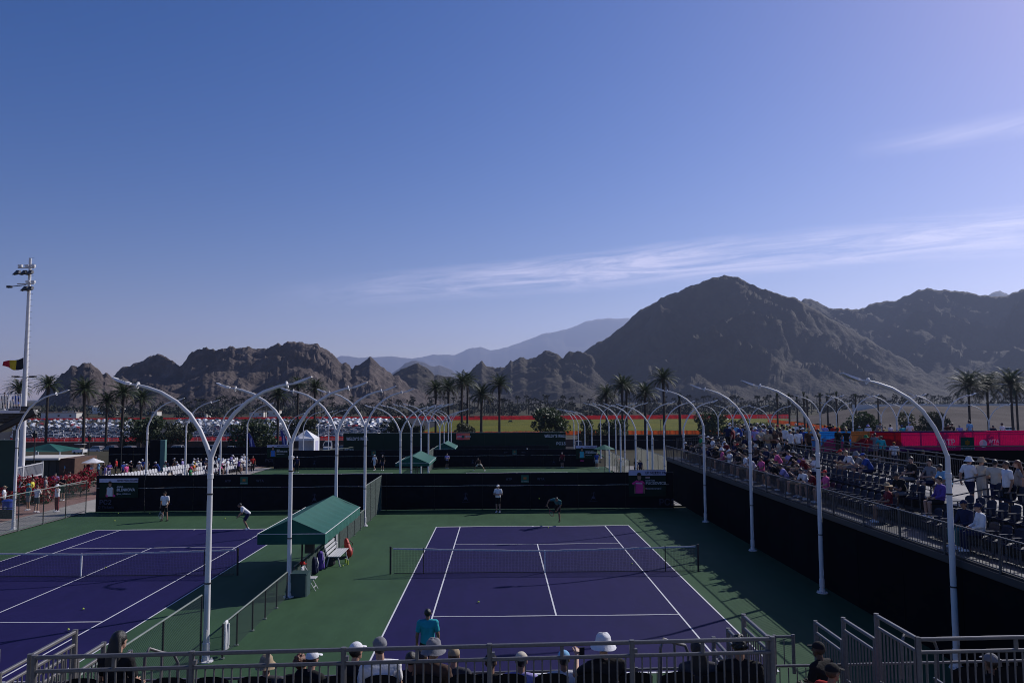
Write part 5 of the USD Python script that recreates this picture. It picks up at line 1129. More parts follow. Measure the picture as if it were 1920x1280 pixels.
wk(1481, 815, 'woman in white jacket and white cap', top='white', sleeve='long', hat='cap', hatc='white', hairc='black', low='black', leg='trousers', woman=True, rz=-1.2); wk(1492, 797, 'person in white visor', top='white', hat='visor', hatc='white', hairc='grey', rz=-.2)
wk(1496, 809, 'man in white printed jersey seen from behind', top='white', low='black', leg='trousers', hat='cap', hatc='charcoal', rz=0.2)
for k, (px, py, tc, hat, hc) in enumerate([(1364, 800, 'navy', None, 0), (1374, 803, 'maroon', 'cap', 'grey'), (1394, 799, 'charcoal', None, 0), (1398, 796, 'tan', 'bucket', 'cream'), (1408, 797, 'black', 'cap', 'navy'), (1411, 803, 'pink', 'brim', 'tan'), (1424, 801, 'purple', None, 0), (1431, 798, 'teal', 'cap', 'white'), (1444, 801, 'navy', 'bucket', 'grey'), (1457, 800, 'charcoal', 'cap', 'red'), (1462, 806, 'brown', None, 0), (1466, 799, 'green', 'cap', 'black'), (1476, 799, 'black', 'brim', 'cream'), (1487, 806, 'charcoal', None, 0), (1500, 801, 'black', 'cap', 'grey'), (1505, 806, 'blue', 'cap', 'white'), (1516, 808, 'brown', 'brim', 'tan'), (1534, 812, 'black', None, 0)]):
    wk(px, py, f'person in {CW[tc]} clothes' + (f' and {CW[hc]} {"cap" if hat == "cap" else "hat"}' if hat else ', bareheaded') + f', {ORD[k]} of the rear crowd', top=tc, hat=hat, hatc=hc or 'white', hairc='black', low='black', leg='trousers', skin=rng.choice(['tan', 'fair', 'dark']))
for k, (px, row, tc, hat, hc) in enumerate([(1303, 'f', 'charcoal', 'cap', 'navy'), (1320, 'f', 'brown', None, 0), (1331, 'f', 'navy', 'cap', 'grey'), (1342, 'f', 'black', 'brim', 'tan'), (1347, 'm', 'charcoal', None, 0), (1366, 'm', 'maroon', 'cap', 'white'), (1377, 'm', 'navy', None, 0), (1392, 'm', 'black', 'cap', 'red'), (1417, 'm', 'brown', 'bucket', 'cream'), (1447, 'f', 'navy', 'cap', 'tan'), (1456, 'f', 'black', None, 0), (1487, 'm', 'black', 'brim', 'grey'), (1385, 'b', 'charcoal', 'cap', 'white'), (1402, 'b', 'navy', None, 0), (1421, 'b', 'black', 'bucket', 'tan'), (1440, 'b', 'brown', 'cap', 'grey'), (1475, 'b', 'black', None, 0), (1500, 'm', 'purple', None, 0), (1690, 'm', 'black', 'cap', 'charcoal')]):
    in_row(px, row, f'{ORD[k]} of the darker spectators, in {CW[tc]}' + (f' with {CW[hc]} {"cap" if hat == "cap" else "hat"}' if hat else ' without hat'), top=tc, hat=hat, hatc=hc or 'white', hairc='black', skin=rng.choice(['tan', 'fair', 'dark']))
st_ = ' on the right grandstand before the banner'
standing(1571, 812, W, 'tall man all in black with a cap, back to the banner', lo=46, hi_=50, top='black', low='black', leg='trousers', hat='cap', hatc='black', skin='dark', rz=.4, pose='stand')
standing(1587, 820, W, 'blond woman in a black dress beside the man in black', lo=45, hi_=49, top='black', sleeve='none', low='black', leg='skirt', hairc='blond', woman=True, rz=-.6)
standing(1624, 820, W - .6, 'person in red jacket and green patterned hat' + st_, lo=44, hi_=50, top='red', sleeve='long', hat='bucket', hatc='green', rz=1.2)
standing(1640, 811, W - .6, 'man in grey shirt and black hair' + st_, lo=46, hi_=52, top='grey', hairc='black', skin='tan', rz=.2)
standing(1652, 821, W - .6, 'person in turquoise jacket and tan cap' + st_, lo=43, hi_=49, top='turquoise', sleeve='long', hat='cap', hatc='tan', rz=.1)
standing(1676, 830, W - .9, 'man in white shirt and yellow cap' + st_, lo=42, hi_=47, top='white', hat='cap', hatc='orange', rz=-.5, pose='walk')
standing(1730, 848, W - .9, 'person in black jacket and black cap by the walkway rail', lo=36, hi_=42, top='black', sleeve='long', hat='cap', hatc='black', rz=-1.1)
standing(1816, 865, W - .25, 'person in white shirt and white sun hat walking by the rail', lo=24, hi_=30, top='white', hat='bucket', hatc='white', low='navy', pose='walk', rz=-1.3, hi=1)
standing(1839, 866, W - .25, 'woman in cream jacket and tan sun hat by the rail', lo=24, hi_=30, top='cream', sleeve='long', hat='bucket', hatc='tan', hairc='brown', low='cream', leg='trousers', woman=True, rz=-1.2, hi=1)
standing(1887, 872, W - .2, 'brown-haired man in white T-shirt at the right picture edge', lo=22, hi_=27, top='white', low='black', hairc='brown', skin='tan', rz=1.4, pose='stand', hi=1)
standing(1908, 872, W - .2, 'red-haired woman behind the man in white T-shirt', lo=24, hi_=30, top='grey', hair='long', hairc='auburn', woman=True, low='black', leg='trousers', rz=1.0)
standing(1866, 877, W - .25, 'dark-haired person in cream top between the sun hat and the T-shirt man', lo=25, hi_=30, top='cream', hairc='black', rz=-.8)
for k, (px, py, tc, hat, hc, hr_) in enumerate([(1509, 799, 'teal', None, 0, 'black'), (1525, 798, 'red', None, 0, 'black'), (1547, 799, 'lavender', 'cap', 'orange', 'black'), (1561, 794, 'black', 'cap', 'black', 'black'), (1563, 806, 'red', None, 0, 'black'), (1583, 803, 'black', None, 0, 'black'), (1595, 802, 'black', 'cap', 'black', 'black'),
        (1613, 799, 'teal', 'cap', 'white', 'brown'), (1628, 800, 'white', 'bucket', 'lavender', 'brown'), (1651, 791, 'grey', 'cap', 'charcoal', 'black'), (1670, 798, 'white', None, 0, 'black'), (1695, 797, 'turquoise', 'cap', 'blue', 'black'), (1711, 795, 'white', 'cap', 'blue', 'grey'), (1777, 794, 'brown', None, 0, 'black'), (1786, 796, 'black', None, 0, 'brown'),
        (1806, 797, 'lavender', 'cap', 'grey', 'grey'), (1818, 791, 'skyblue', None, 0, 'black'), (1861, 797, 'navy', 'cap', 'navy', 'black'), (1886, 796, 'white', 'cap', 'navy', 'brown')]):
    p = aty(px, py, 25.95)
    person(f'person in {CW[tc]} top{", " + CW[hc] + " " + ("hat" if hat == "bucket" else "cap") if hat else ", bareheaded"}, {ORD[k]} from the left behind the banner railing', (p[0], 26.0 if k % 3 else 26.4, min(3.6, p[2] - 1.5) + .01 if False else 3.57), math.pi + rng.uniform(-.5, .5) if k % 4 == 1 else rng.uniform(-.5, .5), pose='lean' if k % 2 else 'stand', top=tc, hat=hat, hatc=hc or 'white', hairc=hr_, low=rng.choice(['navy', 'tan', 'black']), sc=float(np.clip((p[2] - 3.57) / 1.61, .9, 1.1)))

# ---------------------------------------------------------------- left: white seats, walkers
WS = [None, 'white_chair', '', 'navy_seat', 'white_plastic', 'chair_metal', False, .36]
ws = thing('seating_stand', 'low stand carrying the white seats left of the second courts', 'grandstand')
def lz(y): return float(ground_h(-32.0, y))
for k, x in enumerate((-30.95, -31.85, -32.75)):
    for j, y in enumerate(np.arange(29.2, 61, 2.0)): part(ws, 'deck_plank', box2((x - .45, y, lz(y) + .02 + .28 * k), (x + .44, y + 1.98, lz(y) + .1 + .28 * k)), M['concrete'])
    n = 0
    for y in np.arange(29.5, 60.5, .56):
        if 38.5 < y < 40 or 49.6 < y < 51: continue
        z = lz(y) + .1 + .28 * k; lb = f'{ORD[n]} white seat from the near end, {("front", "middle", "back")[k]} row of the left seating stand'; n += 1
        if WS[0] is None:
            WS[0] = seat_proto(*WS[1:]); pr = stage.GetPrimAtPath(WS[0]); pr.GetAttribute('xformOp:translate').Set(Gf.Vec3d(x, float(y), z)); pr.GetAttribute('xformOp:rotateZ').Set(-90.0); data(pr, lb, None, f'white seats of the {("front", "middle", "back")[k]} row')
        else: dup(WS[0], (x, y, z), -math.pi / 2, lb, f'white seats of the {("front", "middle", "back")[k]} row')
gfl = lambda x, y: ground_h(x, y) + .03
LP = [(8, 914, 'white', 'cap', 'tan', 'by the blue bin', 'stand', 'navy'), (54, 910, 'teal', 'cap', 'turquoise', 'left of the flower hedge end', 'stand', 'grey'), (70, 913, 'white', None, 0, 'by the left fence, dark shorts', 'phone', 'charcoal'), (108, 912, 'white', 'brim', 'white', 'by the left fence, maroon shorts', 'shade', 'maroon'),
      (61, 900, 'yellow', None, 0, 'before the red flowers', 'stand', 'black'), (86, 896, 'grey', None, 0, 'before the red flowers', 'walk', 'cream'), (104, 890, 'lavender', None, 0, 'beside the red flowers', 'stand', 'black'), (118, 896, 'black', None, 0, 'beside the red flowers', 'phone', 'black'), (130, 887, 'grey', None, 0, 'right of the red flowers', 'walk', 'charcoal'),
      (114, 869, 'tan', 'brim', 'cream', 'before the kiosk', 'stand', 'tan'), (124, 870, 'skyblue', 'brim', 'cream', 'before the brown kiosk wall', 'stand', 'navy'), (167, 868, 'maroon', None, 0, 'below the white umbrella', 'folded', 'maroon'), (172, 873, 'white', 'cap', 'white', 'below the white umbrella', 'stand', 'white'), (185, 867, 'skyblue', None, 0, 'near the white umbrella', 'walk', 'navy'),
      (195, 869, 'black', None, 0, 'near the white umbrella', 'phone', 'grey'), (198, 874, 'lavender', None, 0, 'over the player board', 'stand', 'white'), (205, 869, 'purple', None, 0, 'over the player board', 'folded', 'white'), (218, 862, 'red', None, 0, 'right of the white umbrella', 'stand', 'black'), (232, 868, 'blue', 'cap', 'white', 'over the player board', 'walk', 'navy'), (237, 872, 'pink', 'cap', 'white', 'over the player board end', 'stand', 'cream'),
      (246, 866, 'black', 'cap', 'white', 'by the left walkway fence', 'phone', 'black'), (261, 868, 'cream', 'brim', 'white', 'by the left walkway fence', 'walk', 'tan'), (267, 863, 'blue', 'cap', 'white', 'by the left walkway fence', 'stand', 'navy'), (276, 862, 'black', None, 0, 'left of the second lamp post', 'stand', 'black'), (296, 865, 'blue', 'cap', 'white', 'before the teal pillar', 'lean', 'blue'),
      (314, 863, 'navy', 'cap', 'white', 'right of the teal pillar', 'lean', 'tan'), (327, 861, 'black', 'cap', 'white', 'right of the teal pillar', 'stand', 'black'), (336, 865, 'white', 'cap', 'white', 'above the white seats', 'lean', 'navy'), (342, 862, 'lavender', 'cap', 'white', 'leaning above the white seats', 'stand', 'navy'), (371, 861, 'white', 'cap', 'white', 'shading the eyes above the white seats', 'shade', 'navy'),
      (377, 861, 'black', 'cap', 'black', 'above the white seats', 'stand', 'black'), (405, 858, 'charcoal', 'cap', 'white', 'behind the white seats', 'stand', 'navy'), (414, 860, 'blue', None, 0, 'behind the white seats', 'walk', 'navy'), (427, 862, 'white', 'cap', 'white', 'at the far white seats', 'stand', 'white'), (437, 855, 'white', 'bucket', 'cream', 'at the far white seats', 'folded', 'navy'), (448, 862, 'purple', None, 0, 'on the pink paving', 'walk', 'black'),
      (457, 853, 'white', 'cap', 'white', 'on the pink paving', 'stand', 'grey'), (462, 852, 'black', None, 0, 'on the pink paving', 'stand', 'black'), (474, 857, 'red', None, 0, 'right of the pink paving', 'stand', 'black'), (482, 846, 'tan', 'brim', 'white', 'tall before the stairs', 'stand', 'tan'), (492, 843, 'pink', 'cap', 'white', 'by the green umbrella', 'stand', 'navy'), (507, 846, 'black', 'cap', 'white', 'under the green umbrella', 'stand', 'black'), (551, 858, 'black', 'cap', 'white', 'right of the blue feather flag', 'stand', 'navy'), (557, 858, 'navy', 'cap', 'white', 'below the white tent', 'stand', 'black')]
for px, py, tc, hat, hc, where, pose, low in LP:
    lb = f'person in {CW[tc]} top' + (f' and {CW[hc]} {"sun hat" if hat in ("brim", "bucket") else "cap"}' if hat else ', bareheaded') + f', {where}'
    standing(px, py, gfl, lb, lo=40 if px > 60 and py < 905 else 20, hi_=105, top=tc, hat=hat, hatc=hc or 'white', pose=pose, low=low, hairc=rng.choice(['black', 'brown', 'grey', 'black']), skin=rng.choice(['fair', 'tan', 'fair']), leg=rng.choice(['shorts', 'trousers']))
for k, (x, r, y, tc, hat, hc) in enumerate([(-30.95, 0, 41.2, 'green', 'cap', 'pink'), (-31.85, 1, 43.1, 'red', 'cap', 'white'), (-31.85, 1, 44.3, 'orange', 'cap', 'yellow'), (-30.95, 0, 45.8, 'black', None, 0), (-32.75, 2, 46.5, 'white', 'cap', 'white'), (-31.85, 1, 47.7, 'maroon', None, 0), (-30.95, 0, 48.6, 'pink', 'cap', 'pink'), (-32.75, 2, 49.0, 'navy', 'cap', 'white'), (-31.85, 1, 52.2, 'white', 'bucket', 'white'),
        (-32.75, 2, 53.5, 'skyblue', 'cap', 'white'), (-30.95, 0, 54.4, 'black', 'cap', 'white'), (-31.85, 1, 55.6, 'white', 'cap', 'navy'), (-32.75, 2, 57.0, 'lavender', 'cap', 'white'), (-31.85, 1, 58.3, 'white', 'cap', 'white'), (-30.95, 0, 36.4, 'cream', 'bucket', 'grey'), (-30.95, 0, 57.4, 'navy', 'cap', 'white')]):
    person(f'spectator in {CW[tc]} top{", " + CW[hc] + (" hat" if hat == "bucket" else " cap") if hat else ", bareheaded"}, seated {ORD[k]} among the white seats', (x, y, lz(y) + .1 + .28 * r - .02), -math.pi / 2 + rng.uniform(-.3, .3), pose=rng.choice(['sit', 'sitlean', 'sitphone']), top=tc, hat=hat, hatc=hc or 'white', low=rng.choice(['navy', 'black', 'tan']))
for k, (px, py, tc, hat) in enumerate([(1150, 843, 'black', None), (1157, 846, 'red', None), (1163, 843, 'black', 'cap'), (1167, 847, 'white', None), (1190, 843, 'black', None), (1200, 846, 'navy', None), (1194, 849, 'grey', 'cap')]):
    p = aty(px, py, 52 - k * 1.2); person(f'walker in {CW[tc]} top, {ORD[k]} from the left on the narrow walkway by the grandstand end', (float(np.clip(p[0], 11, 13.8)), 52 - k * 1.2, float(ground_h(12, 50)) + .05), rng.uniform(-3, 3), pose=rng.choice(['stand', 'walk']), top=tc, hat=hat, hatc='white', low='black', leg='trousers', hairc='black')
# ---------------------------------------------------------------- left edge: stadium wall, mast, kiosk, ramp, flowers
sw = thing('stadium', 'dark green stadium wall with a railed upper deck at the left picture edge', 'building')
c0 = aty(28, 880, 25)[0]
for k in range(6): part(sw, 'wall_panel', box2((c0 - 2.4 * (k + 1) + .02, 25, -.2), (c0 - 2.4 * k, 25.3, 4.4)), M['green_wall'])
pr0, pr1 = aty(0, 801, 24.6), aty(56, 772, 24.6)
part(sw, 'raking_beam', bar((pr0[0] - 6, 24.6, pr0[2] - 3.1), (pr1[0] + .4, 24.6, pr1[2]), .3, .45), M['black_metal'])
for k in range(7):
    u = k / 6; q = pr0 * (1 - u) + pr1 * u; part(sw, 'seating_step', box2((q[0] - 1.2, 24.5, q[2] + .25), (q[0] - .05, 26, q[2] + .42)), M['dark_steel'])
ra, rb_ = aty(-30, 768, 25.0), aty(46, 770, 25.0)
part(sw, 'deck', box2((ra[0], 24.4, ra[2] - .25), (rb_[0], 26.5, ra[2] - .05)), M['white_steel'])
rl = railing('guard_railing', 'pale tall railing of the stadium upper deck, top left', (ra[0], 24.5, ra[2]), (rb_[0], 24.5, ra[2]), 1.15, (0, .4, .7, 1), .11, m='white_steel', rw=.05, bw=.025)
person('spectator in blue behind the pale railing of the stadium upper deck', (aty(30, 755, 26)[0], 26, ra[2] - .05), .4, top='blue', low='blue', hairc='black', pose='sit')
person('spectator in grey behind the pale railing of the stadium upper deck', (aty(8, 757, 26)[0], 26, ra[2] - .05), .2, top='grey', low='navy', hairc='brown', pose='sit')

mb = aty(40, 880, 37.0); mt = aty(57, 484, 37.0); mh = mt[2] + .4
mst = thing('light_mast', 'tall white floodlight mast with lamp clusters near the left edge', 'light mast', (mb[0], 37.0, -.4))
part(mst, 'pole', tube([(0, 0, 0), (0, 0, mh * .5), (0, 0, mh)], [.27, .2, .11], 14), M['white_steel'], smooth=40)
part(mst, 'base_cabinet', box((-.55, .1, 4.0), (.45, .5, 2.2)), M['grey_steel'])
for k in range(22): part(mst, 'climbing_peg', tube([(.1, 0, 9 + k * .55), (.36, 0, 9 + k * .55)], .012, 5), M['black_metal'])
for z in (mh - .9, mh - 2.35):
    part(mst, 'crossarm', bar((-1.0, -.1, z), (.5, -.1, z), .09), M['white_steel'])
    for x in (-.8, -.2, .35) if z > mh - 2 else (-.05, .4):
        a = part(mst, 'floodlight', hullm(np.vstack([[(x + sx * .12 - .1, -.15 + sy * .14, z - .25) for sx in (-1, 1) for sy in (-1, 1)], [(x + sx * .26 - .2, -.3 + sy * .22, z - .6 + sx * .08) for sx in (-1, 1) for sy in (-1, 1)]])), M['grey_steel'])
        part(a, 'ballast', box((x, -.1, z + .18), (.34, .22, .2)), M['white_steel'])
part(mst, 'camera_arm', bar((-1.6, -.1, mh - 2.6), (-.2, -.1, mh - 2.45), .07), M['black_metal']); part(mst, 'camera', box((-1.7, -.1, mh - 2.62), (.4, .25, .2)), M['black_metal'])
fz_ = aty(40, 707, 37)[2]; part(mst, 'side_arm', bar((-.9, -.05, fz_ + .4), (.8, -.05, fz_ + .4), .07), M['dark_steel'])
for x in (-.8, .75): part(mst, 'side_lamp', box((x, -.1, fz_ + .46), (.55, .3, .12)), M['dark_steel'])
fg = thing('flag', 'black, yellow and red striped flag flying left from the light mast', 'flag', (mb[0] - .1, 36.8, -.4))
f0, f1 = aty(49, 670, 36.8), aty(11, 672, 36.8); dm('flag_black', (.01, .01, .014), rough=.9); dm('flag_yellow', (.6, .42, .02), rough=.9); dm('flag_red', (.5, .015, .03), rough=.9)
fw = f0[0] - f1[0]; ft = f0[2] + .4
for k, n in enumerate(('flag_black', 'flag_yellow', 'flag_red')):
    g = np.linspace(k / 3, (k + 1) / 3, 7); v = []
    for u in g:
        sag = -.12 * u ** 2 - .1 * math.sin(u * 5); drop = 1.02 - .6 * max(0, u - .45) ** 1.1
        for w in (0, .33, .66, 1): v.append((-u * fw - .02, .12 * math.sin(u * 9 + w) * (u + .2), ft + sag - .25 * u * (1 - w) * 1.3 - w * drop * 1.0))
    q = np.array([[i * 4 + j, (i + 1) * 4 + j, (i + 1) * 4 + j + 1, i * 4 + j + 1] for i in range(6) for j in range(3)])
    part(fg, 'stripe', (np.array(v), np.vstack([q[:, [0, 1, 2]], q[:, [0, 2, 3]]])), M[n], smooth=True)
part(fg, 'halyard', wire((.06, 0, 2), (.06, 0, ft + 1.5), .012), M['rope'])

kx0, kx1, kx2 = aty(25, 870, 43)[0], aty(110, 870, 43)[0], aty(139, 870, 43)[0]; kz = aty(80, 859, 43)[2]
kk = thing('kiosk', 'low dark kiosk with a white roof edge and brown brick end by the flowers', 'building')
part(kk, 'wall', box2((kx0, 43.3, -1), (kx1, 47, kz - .15)), M['black_metal']); part(kk, 'brick_end', box2((kx1 + .003, 43.1, -1), (kx2, 47.2, kz - .02)), M['brick_brown']); part(kk, 'roof', box2((kx0 - .3, 42.8, kz - .14), (kx1 + .1, 47.4, kz + .05)), M['house_white'])
for k in range(5): part(kk, 'shutter', box2((kx0 + .3 + k * (kx1 - kx0 - .5) / 5, 43.27, -.4), (kx0 + .15 + (k + 1) * (kx1 - kx0 - .5) / 5, 43.297, kz - .3)), M['dark_steel'])
cz = lambda px, py: aty(px, py, 58.0)
sh = thing('shade_canopy', 'green pyramid shade canopy on white posts behind the kiosk', 'canopy')
pk, e1, e2, e3 = aty(92, 831, 62), aty(26, 846, 62), aty(112, 847, 57), aty(155, 841, 63)
bk = V(e1[0] + (e3[0] - e2[0]), 68, e3[2])
for a, b in ((e1, e2), (e2, e3), (e3, bk), (bk, e1)): part(sh, 'roof_panel', (np.array([pk, a, b, (pk + a + b) / 3 - V(0, 0, .15)]), np.array([[0, 1, 3], [1, 2, 3], [2, 0, 3]])), M['canopy'])
for q in (e2, e3, bk, V(e1[0] + .5, 62, e1[2]), V((e1[0] + e2[0]) / 2, 59.5, e2[2])): part(sh, 'post', tube([(q[0], q[1], -2), (q[0], q[1], q[2])], .07, 8), M['white_steel'])
rp = thing('ramp_fence', 'white picket fence of a ramp above the red flowers', 'fence')
fa, fb = aty(-12, 886, 33), aty(80, 867, 39.5)
for k in range(42):
    u = k / 41; q = fa * (1 - u) + fb * u; part(rp, 'picket', box((q[0], q[1], q[2] - .55), (.045, .03, .95)), M['white_plastic'])
part(rp, 'top_rail', bar(fa, fb, .07, .1), M['white_plastic']); part(rp, 'bottom_rail', bar(fa - V(0, 0, 1.05), fb - V(0, 0, 1.05), .07, .12), M['white_plastic'])
for u in (0, .57, 1): q = fa * (1 - u) + fb * u; part(rp, 'post', bar(q - V(0, 0, 1.3), q + V(0, 0, .12), .13), M['white_plastic'])
hd = thing('flower_hedge', 'mass of deep red flowering bushes beside the white ramp fence', 'hedge', (0, 0, 0))
rr = random.Random(4); cs = []
for k in range(46):
    u = rr.random(); x = -45 + 11.5 * u; y = 22.5 + rr.random() * 8 - (1 - u) * 1.5; s = rr.uniform(.55, .95); cs.append((x, y, .45 + (y - 22) * .09 + rr.uniform(-.1, .15), s, s, .6))
part(hd, 'foliage', leaf_cloud([(a, b, c - .15, d, e, f) for a, b, c, d, e, f in cs], 110, .12, 3), M['leaf_a']); part(hd, 'blossom', leaf_cloud(cs, 210, .1, 9), M['flower'], kind='stuff')
bn_ = gz(14, 972); bi = thing('trash_bin', 'blue recycling bin with white emblem at the left edge', 'bin', (aty(14, 945, 17.5)[0], 17.5, 0.03))
part(bi, 'body', lathe([(0, 0), (.26, 0), (.3, .82), (0, .82)], 14), M['bin_blue'] if 'bin_blue' in M else (dm('bin_blue', (.012, .03, .25), rough=.45) or M['bin_blue']), smooth=30); part(bi, 'lid', lathe([(0, .83), (.34, .83), (.34, .9), (.2, .98), (0, .99)], 14), M['bin_blue'], smooth=30); part(bi, 'emblem', disc(.05, .5, .09, -.31), M['print_white'])
bd = thing('barrier', 'low grey barrier at the left edge before the blue bin', 'barrier', (-32.4, 15.2, .03))
part(bd, 'top_rail', bar((-2, 0, .75), (1.2, 0, .75), .05), M['dark_steel']); part(bd, 'panel', box((-.4, 0, .38), (3.0, .03, .55)), M['dark_steel'])
for x in (-1.9, -.4, 1.1): part(bd, 'leg', bar((x, 0, 0), (x, 0, .75), .05), M['dark_steel'])

def umbrella(px, py, Y, r, tone, label):
    c = aty(px, py, Y); g0 = float(ground_h(c[0], Y)); p = thing('parasol', label, 'parasol', (c[0], Y, g0)); H = c[2] - g0
    for k in range(8):
        a, b = k * .7854, (k + 1) * .7854
        part(p, 'canopy_panel', (np.array([(0, 0, H), (r * math.cos(a), r * math.sin(a), H - .42 * r), (r * math.cos((a + b) / 2) * .9, r * math.sin((a + b) / 2) * .9, H - .39 * r), (r * math.cos(b), r * math.sin(b), H - .42 * r)]), np.array([[0, 1, 2], [0, 2, 3]])), M[tone])
    part(p, 'pole', tube([(0, 0, 0), (0, 0, H)], .025, 6), M['dark_steel'])
umbrella(175, 858, 40, 1.0, 'white_cloth', 'white parasol over the walkers right of the kiosk'); umbrella(518, 833, 68, 1.15, 'canopy', 'dark green parasol left of the blue feather flag'); umbrella(1133, 833, 48, 1.15, 'canopy', 'green parasol at the end of the narrow walkway by the turquoise board')
def feather(px, py0, py1, Y, label):
    a, b = aty(px, py1, Y), aty(px, py0, Y); p = thing('feather_flag', label, 'flag', (a[0], Y, a[2])); h = b[2] - a[2]
    o = [(0, 0), (.75, .1), (.7, h * .35), (.45, h * .7), (.1, h * .95), (-.15, h), (-.05, h * .6)]
    part(p, 'cloth', xz([(x - .3 * z / h, z) for x, z in o], 0, .02), M['cloth_flagblue'] if 'cloth_flagblue' in M else (dm('cloth_flagblue', (.02, .03, .2), rough=.8) or M['cloth_flagblue'])); part(p, 'pole', tube([(-.02, .03, -.6), (-.05 - .1, .03, h * .5), (-.48, .03, h)], .02, 5), M['dark_steel'])
    part(p, 'print', xz([(.12 - .3 * z / h + .08 * (k % 2), z) for k, z in enumerate((h * .2, h * .4, h * .6, h * .75))] + [(.3 - .3 * z / h, z) for z in (h * .75, h * .6, h * .4, h * .2)], -.012, .006), M['print_lilac'])
feather(470, 810, 852, 72, 'blue feather flag left of the nearest double lamp, by the stairs'); feather(531, 805, 850, 72, 'blue feather flag behind the second two-armed lamp post')
tn = thing('party_tent', 'white peaked pavilion tent behind the second courts', 'tent'); t0, t1 = aty(549, 845, 82), aty(588, 845, 82); ez = aty(570, 822, 82)[2]; pz = aty(570, 808, 82)[2]; gz0 = -2.2
cxx = (t0[0] + t1[0]) / 2
crn = [V(t0[0], 82, ez), V(t1[0], 82, ez), V(t1[0], 85.5, ez), V(t0[0], 85.5, ez)]; apex = V(cxx, 83.7, pz + .15)
for k in range(4): part(tn, 'roof_panel', (np.array([crn[k], crn[(k + 1) % 4], apex, (crn[k] + crn[(k + 1) % 4]) / 2 * .5 + apex * .5 - V(0, 0, .2)]), np.array([[0, 1, 3], [1, 2, 3], [2, 0, 3]])), M['white_cloth'])
part(tn, 'side_wall', box2((t1[0] - .03, 82, gz0), (t1[0], 85.5, ez)), M['white_cloth']); part(tn, 'back_wall', box2((t0[0], 85.45, gz0), (t1[0] - .04, 85.5, ez)), M['white_cloth'])
part(tn, 'valance', box2((t0[0], 81.98, ez - .3), (t1[0], 82.0, ez)), M['white_cloth']); part(tn, 'window', box2((t1[0] + .003, 83, gz0 + .8), (t1[0] + .02, 84.8, ez - .4)), M['print_lilac'])
for q in crn: part(tn, 'pole', tube([(q[0], q[1], gz0), q], .05, 6), M['white_steel'])
tp = aty(306, 860, 58); pl = thing('pillar', 'pale teal square pillar beside the dark screen left of the white seats', 'pillar', (tp[0], 58, -1.1))
th = aty(303, 824, 58)[2] + 1.1
part(pl, 'shaft', box((0, 0, th / 2), (.55, .5, th)), M['teal_pale'] if 'teal_pale' in M else (dm('teal_pale', (.06, .16, .15), rough=.7) or M['teal_pale'])); part(pl, 'dark_screen', box((-.95, .1, th / 2), (1.2, .3, th)), M['windscreen'])
for k, (px, pt, Y, lb) in enumerate([(66, 808, 42, 'black street lamp by the kiosk'), (168, 815, 62, 'black street lamp right of the shade canopy'), (229, 806, 60, 'black street lamp left of the big dark tree')]):
    a = aty(px, pt, Y); g0 = float(ground_h(a[0], Y)); p = thing('street_lamp', lb, 'street lamp', (a[0], Y, g0)); H = a[2] - g0
    part(p, 'post', tube([(0, 0, 0), (0, 0, .8), (0, 0, H - .7)], [.11, .06, .05], 8), M['black_metal']); part(p, 'lantern', lathe([(.05, H - .7), (.2, H - .6), (.24, H - .2), (.05, H)], 6), M['glass_dark']); part(p, 'cap', lathe([(.27, H - .2), (.12, H - .02), (.02, H + .1)], 6), M['black_metal'])

# ---------------------------------------------------------------- far fences and walls
def pxx(px, Y): return aty(px, 800, Y)[0]
rw = thing('retaining_wall', 'long brown retaining wall below the car park', 'wall')
xs = np.linspace(-210, 190, 41)
for a, b in zip(xs[:-1], xs[1:]): part(rw, 'wall_panel', box2((a + .02, 232.6, -9.2), (b, 233.4, ZF + .12)), M['brick_brown'])
for a, b in zip(xs[:-1:4], xs[4::4]): part(rw, 'coping', box2((a, 232.5, ZF + .12), (b - .01, 233.5, ZF + .22)), M['concrete'])
def far_fence(label, x0, x1, y0, y1, z, h, m, n, posts=True, name='mesh_fence', rails=False):
    p = thing(name, label, 'fence'); r = random.Random(int(x0 * 7 + y0))
    for k in range(n):
        a, b = k / n, (k + 1) / n; A, B_ = V(x0 + (x1 - x0) * a, y0 + (y1 - y0) * a, z), V(x0 + (x1 - x0) * b, y0 + (y1 - y0) * b, z)
        if rails:
            part(p, 'rail', bar(A + V(0, 0, h), B_ + V(0, 0, h), .1), M[m]); part(p, 'rail', bar(A + V(0, 0, h * .5), B_ + V(0, 0, h * .5), .08), M[m])
        else:
            g = np.linspace(0, 1, 6); d = [r.uniform(-.12, .1) for _ in g]
            v = np.array([A * (1 - u) + B_ * u + V(0, .15 * math.sin(u * 9), w * (h + dd)) for u, dd in zip(g, d) for w in (0.03, 1)])
            q = np.array([[i * 2, i * 2 + 2, i * 2 + 3, i * 2 + 1] for i in range(5)]); part(p, 'mesh_panel', (v, np.vstack([q[:, [0, 1, 2]], q[:, [0, 2, 3]]])), M[m])
        part(p, 'post', box((A[0], A[1], z + h / 2 + .1), (.09, .09, h + .25)), M['dark_steel'] if not rails else M[m])
far_fence('pale rail fence on top of the brown retaining wall', -200, 180, 234.2, 234.2, ZF, 1.0, 'house_white', 76, rails=True, name='rail_fence')
far_fence('red plastic mesh fence in front of the parked cars', pxx(20, 237), pxx(800, 237), 237, 237, ZF, 1.35, 'red_mesh', 40)
far_fence('orange plastic mesh fence along the near side of the grass field', pxx(745, 268), pxx(1445, 268), 268, 268, ZF, 1.5, 'orange_mesh', 44)
far_fence('red plastic mesh fence along the far side of the grass field', pxx(790, 500), pxx(1480, 500), 500, 500, ZF, 1.7, 'red_mesh', 40)
far_fence('second red mesh fence beyond the far side of the field', pxx(430, 560), pxx(1480, 560), 560, 560, ZF, 1.5, 'red_mesh', 50)
